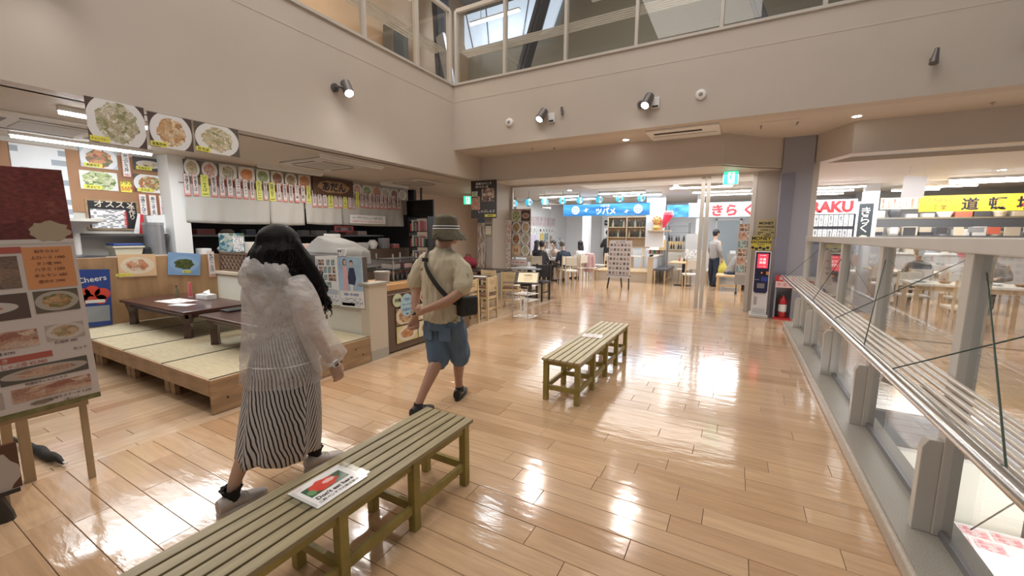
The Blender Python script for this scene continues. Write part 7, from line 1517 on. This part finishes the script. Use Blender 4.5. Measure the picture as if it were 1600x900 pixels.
for i, (x, z, w_, h_, c) in enumerate(((-4.55, 1.98, .3, .2, DARK), (-4.1, 2.0, .26, .2, DARK), (-3.55, 2.0, .3, .4, PAPER), (-4.55, 1.6, .32, .35, PAPER), (-4.15, 1.65, .25, .3, PAPER), (-3.5, 1.5, .34, .22, PAPER), (-2.95, 1.6, .3, .3, PAPER))):
    o = sheet('wall_notice', c, w_, h_, (x, 16.05, z), 0, .01, label=['left dark round plate notice', 'right dark plate notice', 'framed certificate', 'left white recipe sheet', 'second white recipe sheet', 'third white recipe sheet', 'fourth white recipe sheet'][i]+' on the wall behind the lantern shop kitchen', cat='notice'); letter(o, '衛生管理', INK if c is PAPER else PAPER, 0, 0, w_*.7, h_*.3)
struct('wall_kitchen_backing', MB().box((-4.8, 16.07, .95), (-2.6, 16.15, 2.3)), mat('kitchen_tile', (.55, .57, .58), .35))
# bottle shelf
bs2 = thing('bottle_shelf', 'pale wood wall shelf full of bottles under the blue sign', 'shelf', (-3.15, 13.2, 0)); SW2 = mat('shelf_wood', (.55, .42, .28), .5)
for z in (1.12, 1.42, 1.74, 2.06): MB().box((-.6, 0, z), (.7, .22, z+.02)).build('shelf', SW2, bs2)
for x in (-.6, 0, .7): MB().box((x-.012, 0, 1.1), (x+.012, .22, 2.08)).build('side', SW2, bs2)
MB().box((-.6, .2, 1.1), (.7, .22, 2.08)).build('back', SW2, bs2)
k = 0
for z in (1.44, 1.76):
    for i in range(14):
        bottle(-3.70+i*.088, 13.3, z, 'bottle, %s from the left on the %s shelf under the blue sign' % (od(i), {1.44: 'lower', 1.76: 'upper'}[z]), [(.02, .02, .02), (.05, .03, .02), (.02, .05, .03), (.35, .3, .2)][k % 4], [(.7, .7, .65), (.6, .1, .08), (.5, .4, .1)][k % 3], .22+.02*(k % 3), .03, group='bottles under the blue sign', name='liquor_bottle'); k += 1
# ornaments and fridge
fr_ = thing('drinks_fridge', 'white glass-door drinks fridge right of the bottle shelf', 'fridge', (-2.56, 15.15, 0)); MB().box((-.3, 0, 0), (.3, .5, 1.5)).build('cabinet', BWHITE, fr_, bevel=.01)
for i in range(4): MB().box((-.25, -.005, .35+i*.25), (.25, .0, .37+i*.25)).build('shelf', GREYM, fr_); 
for i in range(12): tag(MB().lathe([(.03, 0), (.03, .12), (.012, .16), (.012, .18), (0, .18)], n=10).build('drink_bottle', mat('drink_%d' % (i % 4), [(.1, .3, .1), (.6, .5, .3), (.5, .1, .1), (.6, .6, .6)][i % 4], .3), None, loc=(-2.74+(i % 6)*.075, 15.12, .37+.25*(i//6)+.25), smooth=True), 'drink bottle, %s from the left on the %s fridge shelf' % (od(i % 6), ['lower', 'upper'][i//6]), 'bottle', 'drinks in the fridge')
o = sheet('fridge_photo', dish_mat('fridge_pic', (0, 0, 0), (0, 0, 0), [(.1, .1, .15), (.5, .2, .2), (.5, .5, .55)], seed=90, scale=5, bare=True), .42, .25, (-2.56, 15.12, 1.36), 0, .01, label='dark photo panel on top of the drinks fridge', cat='picture')
sh_ = tag(MB().box((-.32, -.12, 0), (.32, .12, .03)).build('ornament_shelf', SW2, None, loc=(fx(1027, 12.86), 12.86, 1.62)), 'small wooden shelf under the lucky cat ornament', 'shelf')
t = thing('lion_ornament', 'gold and orange mask-like ornament on the small wooden shelf', 'ornament', (fx(1023, 12.86), 12.86, 1.65)); m = MB(); m.lathe([(.10, 0), (.13, .08), (.08, .16), (.11, .22), (.13, .30), (.09, .38), (.0, .42)], n=16); m.build('figure', mat('gold_paint', (.65, .40, .12), .35), t, smooth=True); m = MB()
for a_ in range(8): m.ball((.10*math.cos(a_*PI/4), -.06, .29+.10*math.sin(a_*PI/4)), .035, 8, 6)
m.build('mane', mat('orange_tuft', (.75, .22, .1), .6), t, smooth=True); m = MB(); m.ball((-.035, -.12, .31), .014, 8, 6); m.ball((.035, -.12, .31), .014, 8, 6); m.build('eyes', INK, t)
t = thing('red_bouquet', 'red wrapped bouquet hanging beside the gold ornament', 'bouquet', (fx(1036, 12.80), 12.80, 1.85)); m = MB(); m.loft([(-.05, 0, -.12, .03, .03), (0, 0, .05, .09, .08), (.08, 0, .25, .15, .10)], 12); m.build('wrap', mat('red_foil', (.75, .05, .10), .35), t, smooth=True); m = MB(); rr = random.Random(3)
for i in range(14): m.ball((.08+rr.uniform(-.13, .13), rr.uniform(-.08, .06), .26+rr.uniform(-.03, .08)), .04, 8, 6)
m.build('flowers', mat('pink_flower', (.80, .30, .35), .6), t, smooth=True)
# tatami stage with low wall
tp_ = thing('far_platform', 'pale wooden raised platform in front of the lantern shop kitchen', 'platform', (-4.2, 13.35, 0)); MB().box((0, 0, 0), (1.72, 1.6, .31)).build('body', mat('stage_pale', (.50, .42, .33), .5), tp_); MB().box((-.02, -.02, .31), (1.72, 1.6, .345)).build('top', PALEW, tp_, bevel=.006)
lw_ = thing('low_wall', 'low pale partition wall with a wooden end post beside the platform', 'partition', (-2.42, 13.2, 0)); MB().box((0, 0.12, 0), (.10, 2.6, .80)).build('panel', BKW, lw_); MB().box((-.03, 0, 0), (.13, .12, .84)).build('end_post', SW2, lw_); MB().box((-.04, -.01, .80), (.14, 2.62, .84)).build('cap', mat('cap_beige', (.6, .55, .48), .5), lw_)
for i in range(2): tag(MB().box((-.03, -.03, 0), (.03, .03, .05)).build('small_block', INK, None, loc=(-2.38, 13.3+.25*i, .84)), ['front', 'rear'][i]+' small black ornament on the low partition wall', 'ornament', 'small black ornaments')
for i, (x, w_, M_, lab) in enumerate(((fx(1018, 15.0), .45, PAPER, 'white notice board above the low partition'), (fx(1047, 15.0), .80, mat('plank_sign', (.60, .42, .20), .5, noise=.15, nscale=3, stretch=(1, 1, 5)), 'wide wooden board right of the white notice board'))): o = sheet('counter_board', M_, w_, .36, (x, 15.0, 1.17), 0, .03, label=lab, cat='board'); letter(o, 'お会計はこちら' if i == 0 else '', INK, 0, .08, .35, .05) if i == 0 else None
struct('wall_cashier', MB().box((-2.2, 15.02, 0), (-.8, 15.3, 1.0)), mat('cashier_pale', (.6, .55, .48), .5))
# grey rack of dark bottles right of the ornament
rk2 = thing('grey_rack', 'grey steel rack of dark goods under the short blue sign', 'rack', (fx(1056, 14.1), 14.1, 0))
for z in (1.05, 1.3, 1.58, 1.8): MB().box((-.32, 0, z), (.32, .25, z+.02)).build('shelf', GREYM, rk2)
for x in (-.32, .32): MB().box((x-.02, 0, 0), (x+.02, .25, 1.9)).build('side', GREYM, rk2)
for i in range(16): tag(MB().lathe([(.028, 0), (.028, .11), (.012, .15), (.012, .18), (0, .18)], n=8).build('dark_bottle', mat('rack_bottle_%d' % (i % 3), [(.02, .02, .025), (.05, .06, .08), (.3, .3, .3)][i % 3], .3), None, loc=(fx(1056, 14.1)-.26+(i % 8)*.073, 14.16, 1.32 if i < 8 else 1.07)), 'dark bottle, %s from the left on the %s shelf of the grey rack' % (od(i % 8), 'upper' if i < 8 else 'lower'), 'bottle', 'bottles in the grey rack')
o = sheet('menu_stand', mat('greyed_paper', (.50, .52, .54), .4), .4, .75, (fx(1080, 13.0), 13.0, 1.18), 0, .02, label='grey-white menu stand right of the grey rack', cat='menu'); patch(o, print_mat('tiny_print', (.82, .83, .84), (.12, .14, .22), 8, .45, 26), 0, -.2, .36, .25, 'print'); MB().box((-.02, .01, -1.18), (.02, .04, -.3)).build('pole', GREYM, o)
# chairs and tables of the far shop
def slat_chair(label, group, M_=PALEW, pad=None):
    t = thing('dining_chair', label, 'chair', group=group)
    for s in (-1, 1): MB().bar((s*.18, -.18, 0), (s*.18, -.18, .42), .03, .03).build('leg', M_, t); MB().bar((s*.18, .18, 0), (s*.17, .20, .86), .03, .03).build('leg', M_, t)
    MB().box((-.2, -.2, .40), (.2, .2, .44)).build('seat', pad or M_, t, bevel=.006); MB().box((-.16, .18, .58), (.16, .205, .84)).build('backrest', pad or M_, t, bevel=.006); return t
CR = mat('cream_pad', (.70, .66, .58), .6)
dc = slat_chair('pale chair with cream backrest behind the diner in the dark jacket', 'pale chairs of the lantern shop', PALEW, CR); dc.location = (fx(893, 11.6), 11.6, 0); dc.rotation_euler = (0, 0, PI+.35)
for i, (x, y, r, lab) in enumerate([(fx(843, 11.6), 11.55, PI, 'pale chair under the navy jacket diner'), (fx(884, 12.0), 11.95, PI+.75, 'pale chair under the diner with greying hair'), (fx(836, 12.5), 12.45, PI-.6, 'pale chair under the far left diner'), (fx(854, 13.1), 13.15, 0, 'pale chair under the diner in the white shirt'), (fx(869, 13.15), 13.2, -.2, 'pale chair under the pale-topped diner across the table'), (fx(909, 13.0), 12.95, PI+.9, 'pale chair under the long-haired diner'),
      (-4.35, 14.6, -PI/2, 'first pale chair of the row behind the platform corner'), (-3.9, 14.7, -PI/2, 'second pale chair of the row at the platform'), (-3.5, 14.75, -PI/2, 'third pale chair of the row at the platform'), (-3.1, 14.8, -PI/2, 'fourth pale chair of the row at the platform')]):
    if y > 14: clone(dc, (x, y-.05, .345 if x > -4.25 else 0), r, lab)
    else: clone(dc, (x, y, 0), r, lab)
t = thing('pink_coat', 'pale pink coat draped over a chair beside the platform', 'coat', (fx(921, 13.0), 13.0, 0)); m = MB(); m.loft([(0, 0, .30, .17, .10), (0, 0, .5, .16, .10), (0, 0, .75, .16, .09), (0, 0, .88, .15, .06), (0, 0, .9, .1, .03)], 18); o = m.build('coat', PKC, t, smooth=True); wrinkle(.03, 8)(o.data); MB().tube([(.13, -.03, .8), (.17, -.05, .6), (.16, -.06, .42)], [.05, .045, .04], 10).build('sleeve', PKC, t, smooth=True)
clone(dc, (fx(921, 13.0), 13.05, 0), PI/2, 'pale chair carrying the pink coat')
post_table(fx(860, 12.35), 12.35, 1.2, .75, .72, mat('pale_table_top', (.62, .55, .45), .35), 'pale table surrounded by diners in the lantern shop')
for i in range(7): tag(MB().lathe([(.05, 0), (.09, .05), (.085, .05), (.045, .01)], n=14).build('bowl', [BWHITE, mat('black_bowl', (.04, .03, .03), .3)][i % 2], None, loc=(fx(860, 12.35)-.5+i*.165, 12.22+.25*(i % 2), .72), smooth=True), '%s bowl from the left on the diners\' table' % od(i), 'bowl', 'bowls on the diners\' table')
bn = thing('backless_bench', 'dark topped pale wooden bench along the low partition', 'bench', (-2.08, 13.25, 0), 0)
for x in (-.15, .15):
    for y in (.02, .55, 1.1, 1.6): MB().box((x-.02, y-.02, 0), (x+.02, y+.02, .41)).build('leg', PALEW, bn)
MB().box((-.2, 0, .41), (.2, 1.65, .46)).build('seat', mat('slate_top', (.10, .10, .12), .35), bn, bevel=.005)
for x in (-.15, .15): MB().box((x-.012, .02, .1), (x+.012, 1.6, .14)).build('rail', PALEW, bn)
post_table(fx(1068, 13.2), 13.2, .75, .95, .72, PALEW, 'pale wooden table with a black foot just left of the screen post')
clone(dc, (fx(1080, 12.4), 12.4, 0), PI+.3, 'pale chair facing the black-footed table'); clone(dc, (fx(1068, 14.1), 14.1, 0), -.1, 'pale chair behind the black-footed table')
for i in range(5): clone(dc, (-.62-.02*i, 14.0+.5*i, 0), -PI/2, '%s pale chair in the row behind the standing person in grey' % od(i), 'pale chairs of the far shop')
for i in range(5): bottle(fx(1068, 13.2)-.15+.07*i, 13.35, .72, '%s condiment from the left on the black-footed table' % od(i), [(.5, .1, .05), (.6, .6, .5), (.1, .05, .03)][i % 3], (.7, .7, .65), .13, .025, group='condiments on the black-footed table')
MBn = thing('wooden_bench', 'low pale wooden bench under the sitting person by the photo board', 'bench', (fx(1139, 12.9), 12.75, 0)); MB().box((-.3, -.3, .38), (.35, .5, .43)).build('seat', PALEW, MBn)
for x in (-.25, .3):
    for y in (-.25, .45): MB().box((x-.03, y-.03, 0), (x+.03, y+.03, .38)).build('leg', PALEW, MBn)
MB().box((-.25, -.27, .12), (.3, -.23, .17)).build('rail', PALEW, MBn)
# A-frame menu board of the lantern shop
ab = sheet('menu_board', mat('board_mauve', (.50, .46, .46), .5), .62, 1.05, (-3.05, 11.45, .93), 0, .03, lean=-.12, label='tilted board of small menu photos on black legs in front of the platform', cat='menu board'); p_ = on(968, 405, Y=11.45); ab.location = (p_.x, 11.45, p_.z)
bp_ = mat('board_photo', (.10, .08, .08), .5)
for i in range(6):
    for j in range(7): patch(ab, [bp_, DKP, WARMP][(i+j) % 3], -.245+i*.098, -.385+j*.13, .065, .07, 'menu_photo')
letter(ab, 'おしながき', INK, 0, .48, .3, .05)
m = MB()
al_ = thing('board_easel', 'black easel legs carrying the tilted menu photo board', 'easel', (p_.x, 11.5, 0))
for x in (-.26, .26): MB().bar((x*1.15, -.12, 0), (x, 0, .5), .035, .03).build('leg', BLACKW, al_)
MB().bar((0, .32, 0), (0, .05, .6), .035, .03).build('leg', BLACKW, al_); MB().box((-.32, -.12, .36), (.32, -.02, .39)).build('tray', BLACKW, al_)
# tall photo menu board near the screen
a = on(1147, 388, Y=11.9); b2 = on(1172, 455, Y=11.9)
pb_ = sheet('photo_menu_board', mat('photo_board_grey', (.45, .42, .40), .45), .42, 1.55, ((a.x+b2.x)/2+.06, 11.9, 1.03), -.25, .06, label='tall grey board of food photos on casters beside the glass screen', cat='menu board')
for j in range(6):
    for i in range(2): patch(pb_, [WARMP, DKP, PORK, D2, SEA, PL1][(i+j*2) % 6], -.10+.2*i, .68-.21*j, .18, .17, 'photo')
MB().box((-.21, -.034, -.77), (.21, -.031, -.52)).build('grey_base', mat('base_grey', (.30, .29, .28), .5), pb_)
m = MB()
for x in (-.17, .17): m.ball((x, 0, -1.0+.005), .035, 10, 6); m.box((x-.01, -.01, -.97), (x+.01, .01, -.77))
m.build('casters', DARK, pb_)
# door and fittings of the wave banner shop
dd = struct('door_2', MB().box((-.72, 16.72, 0), (.0, 16.8, 2.05)), mat('door_pale_blue', (.50, .58, .62), .4)); MB().box((-.78, 16.7, 0), (-.72, 16.8, 2.1)).box((0, 16.7, 0), (.06, 16.8, 2.1)).box((-.78, 16.7, 2.05), (.06, 16.8, 2.1)).build('door_frame', BWHITE, dd)
struct('wall_far_counter', MB().box((-.3, 15.6, 0), (1.1, 16.0, .9)), mat('steel_counter', (.5, .5, .5), .35, .5))
for i in range(6): tag(MB().box((-.09, -.08, 0), (.09, .08, .10+.05*(i % 3))).build('dish_stack', [BWHITE, STEEL, GREYM][i % 3], None, loc=(-.15+.22*i, 15.75, .9), bevel=.01), '%s dish stack from the left on the steel counter of the far shop' % od(i), 'dishes', 'dish stacks')
# ---------------- right food hall ----------------
a = on(1273, 316, Y=13); b2 = on(1326, 331, Y=13)
o = sheet('shop_sign', mat('sign_backing_white', (.75, .76, .78), .4), 1.0, .36, ((a.x+b2.x)/2, 13.0, 2.24), 0, .04, label='white sign with big red Latin capitals behind the grey column', cat='sign'); letter(o, 'RAKU', mat('sign_red', (.75, .04, .05), .4), 0, 0, .86, .29, keep=False, off=.055)
for r_ in range(2):
    for i in range(8): s_ = sheet('price_strip', PAPER, .085, .28, (1.70+i*.10, 13.0, 1.90-.36*r_), 0, .006, label='white menu strip, %s from the left in the %s row under the red capitals' % (od(i), ['upper', 'lower'][r_]), cat='menu strip', group='strips under the red capitals'); letter(s_, words[(i+r_*5) % 18], NAVY, 0, 0, .05, .24, vert=True)
struct('trim_18', MB().box((1.5, 13.05, 1.3), (2.62, 13.15, 2.1)), mat('dark_backing', (.10, .11, .14), .5))
o = sheet('black_sign', BWHITE, .36, 1.0, (2.66, 12.98, 1.85), 0, .03, label='vertical black sign with white hiragana beside the red capitals', cat='sign'); patch(o, mat('slate_sign', (.06, .07, .08), .4), 0, 0, .27, .9, 'face'); letter(o, 'きらく', PAPER, 0, .06, .17, .62, vert=True, y=-.018); blob(o, CREAMP, .0, -.36, .08, .05, -.018, 'dish_print')
for i in range(8): s_ = sheet('menu_strip', mat('pale_yellow_paper', (.72, .66, .48), .5), .098, .27, (2.98+i*.105, 13.05, 2.29), 0, .006, label='pale yellow menu strip, %s from the left beside the yellow sign' % od(i), cat='menu strip', group='pale yellow strips'); letter(s_, words[(i+3) % 18], RED, 0, 0, .055, .22, vert=True)
ys_n = mat('sign_yellow', (.90, .55, .04), .4, emit=(1, .6, .05), es=.35)
o = sheet('shop_sign', ys_n, 3.6, .36, (3.62+1.8, 13.0, 2.26), 0, .06, label='long yellow sign with large black kanji on the right', cat='sign')
for i, c in enumerate('道頓堀'): letter(o, c, INK, -1.8+.82+.42*i, -.02, .33, .28, off=.03)
letter(o, '食 堂', INK, -1.8+.33, -.08, .36, .1); letter(o, 'たちばなの', mat('sign_red', (.75, .04, .05), .4), -1.8+.33, .08, .4, .09); letter(o, 'お好み焼', RED, .3, 0, 1.2, .25)
# counter with kitchen clutter
hc_ = thing('food_hall_counter', 'white kitchen counter under the yellow sign', 'counter', (3.0, 13.6, 0)); MB().box((0, 0, 0), (6, .5, 1.08)).build('body', mat('counter_white_grey', (.55, .55, .56), .4), hc_); MB().box((-.02, -.04, 1.08), (6.02, .54, 1.12)).build('worktop', BWHITE, hc_)
struct('trim_19', MB().box((2.95, 13.9, 1.50), (9, 14.3, 1.54)).box((2.95, 13.9, 1.95), (9, 14.3, 1.99)), STEEL)
struct('wall_hall_back', MB().box((2.9, 15.5, 0), (9, 15.6, 2.78)), mat('hall_back_grey', (.30, .31, .33), .5))
rr = random.Random(12); CC = [(.75, .75, .74), (.08, .08, .09), (.55, .5, .42), (.7, .62, .5), (.3, .32, .36), (.6, .15, .1), (.8, .8, .78)]
for lv, (z, y, n) in enumerate(((1.12, 13.75, 17), (1.54, 14.05, 17), (1.99, 14.05, 13))):
    for i in range(n):
        w_ = rr.uniform(.09, .15); h_ = rr.uniform(.08, .24); c = CC[rr.randrange(7)]; M_ = mat('hall_%02d' % int(c[0]*100), c, .4)
        m = MB()
        if i % 3 == 1: m.lathe([(w_*.7, 0), (w_, h_*.7), (w_*.85, h_), (w_*.75, h_), (w_*.6, .02)], n=12)
        else: m.box((-w_, -.1, 0), (w_, .1, h_))
        o = m.build(['food_container', 'mixing_bowl', 'cardboard_carton'][i % 3], M_, None, loc=(3.15+i*.31, y, z), smooth=(i % 3 == 1), bevel=0 if i % 3 == 1 else .01)
        tag(o, '%s under the yellow sign, %s from the left on the %s' % (['food container', 'mixing bowl', 'carton'][i % 3], od(i), ['kitchen counter', 'middle shelf', 'top shelf'][lv]), ['container', 'bowl', 'carton'][i % 3], 'kitchen clutter under the yellow sign')
struct('trim_21', MB().box((2.95, 13.7, 1.72), (9, 13.74, 1.74)), STEEL)
for i in range(19):
    w_ = rr.uniform(.07, .13); c = CC[rr.randrange(7)]; o = MB().box((-w_, -.02, -.10-.04*(i % 3)), (w_, .02, .02)).build('hanging_tray', mat('hall_%02d' % int(c[0]*100), c, .4), None, loc=(3.1+i*.29, 13.67, 1.72), bevel=.006); tag(o, 'hanging tray under the yellow sign, %s from the left on the thin rail' % od(i), 'tray', 'trays hanging under the yellow sign')
# tables and stools seen through the railing glass
for i, (x, y, w_, lab) in enumerate([(3.35, 9.45, 1.5, 'long pale table nearest the railing opening in the right food hall'), (3.4, 12.3, 1.5, 'second pale table in the right food hall'), (5.2, 9.6, 1.4, 'pale table at the right edge of the food hall'), (2.2, 11.8, 1.0, 'small pale table behind the grey partition')]):
    t = thing('dining_table', lab, 'table', (x, y, 0)); MB().box((-w_/2, -.35, .70), (w_/2, .35, .74)).build('tabletop', mat('hall_table_top', (.70, .67, .60), .35), t, bevel=.006)
    for sx in (-1, 1):
        for sy in (-1, 1): MB().box((sx*(w_/2-.06)-.025, sy*.29-.025, 0), (sx*(w_/2-.06)+.025, sy*.29+.025, .70)).build('leg', PALEW, t)
    MB().box((-w_/2+.06, -.3, .62), (w_/2-.06, -.28, .7)).build('apron', PALEW, t)
for i, (x, y, r, lab) in enumerate([(2.9, 10.2, 0, 'pale chair left behind the long table near the opening'), (3.6, 10.2, .2, 'pale chair right behind the long table near the opening'), (3.1, 8.8, PI, 'pale chair in front of the long table near the opening'), (4.9, 10.3, 0, 'pale chair behind the right edge table'), (3.35, 11.65, PI, 'pale chair of the customer with black hair'), (4.55, 11.8, PI/2, 'pale chair of the customer in grey'), (3.75, 10.95, PI, 'pale chair of the customer in the pink cap')]): clone(dc, (x, y, 0), r, lab, 'pale chairs of the right food hall')
for i in range(9): tag(MB().lathe([(.05, 0), (.09, .04), (.085, .04), (.045, .01)], n=14).build('plate', [BWHITE, mat('food_brown', (.35, .2, .1), .5), BWHITE][i % 3], None, loc=(2.75+(i % 5)*.29, 9.35+.2*(i//5) if i < 5 else 12.25, .74), smooth=True), '%s dish on the %s table in the right food hall' % (od(i % 5), 'long' if i < 5 else 'second'), 'dish', 'dishes in the right food hall')
t = thing('grey_partition', 'grey-lilac free standing partition beyond the railing', 'partition', (2.3, 10.6, 0)); MB().box((-.17, -.05, .06), (.17, .05, 1.45)).build('panel', mat('partition_lilac', (.30, .29, .32), .5), t, bevel=.005); MB().box((-.2, -.15, 0), (.2, .15, .06)).build('foot', GREYM, t)
struct('trim_20', MB().box((2.75, 5.4, 0), (2.95, 5.6, ZC+.1)).box((2.75, 5.4, ZC), (2.95, 5.6, 3.25)), STEELW) if False else None
for i, (x, y, lab) in enumerate(((2.0, 10.8, 'red and dark goods rack seen through the far part of the railing glass'),)):
    t = thing('goods_rack', lab, 'rack', (x, y, 0))
    for z in (.1, .5, .9, 1.2): MB().box((-.35, -.15, z), (.35, .15, z+.02)).build('shelf', GREYM, t)
    for sx in (-.35, .35): MB().box((sx-.012, -.15, 0), (sx+.012, .15, 1.4)).build('side', GREYM, t)
for i in range(10): tag(MB().box((-.05, -.05, 0), (.05, .05, .2)).build('packet', mat('packet_%d' % (i % 3), [(.5, .06, .06), (.7, .68, .62), (.2, .2, .25)][i % 3], .4), None, loc=(1.75+(i % 5)*.125, 10.72, .92 if i < 5 else .52)), 'packet, %s from the left on the %s shelf of the goods rack behind the railing' % (od(i % 5), 'upper' if i < 5 else 'lower'), 'packet', 'packets in the goods rack')
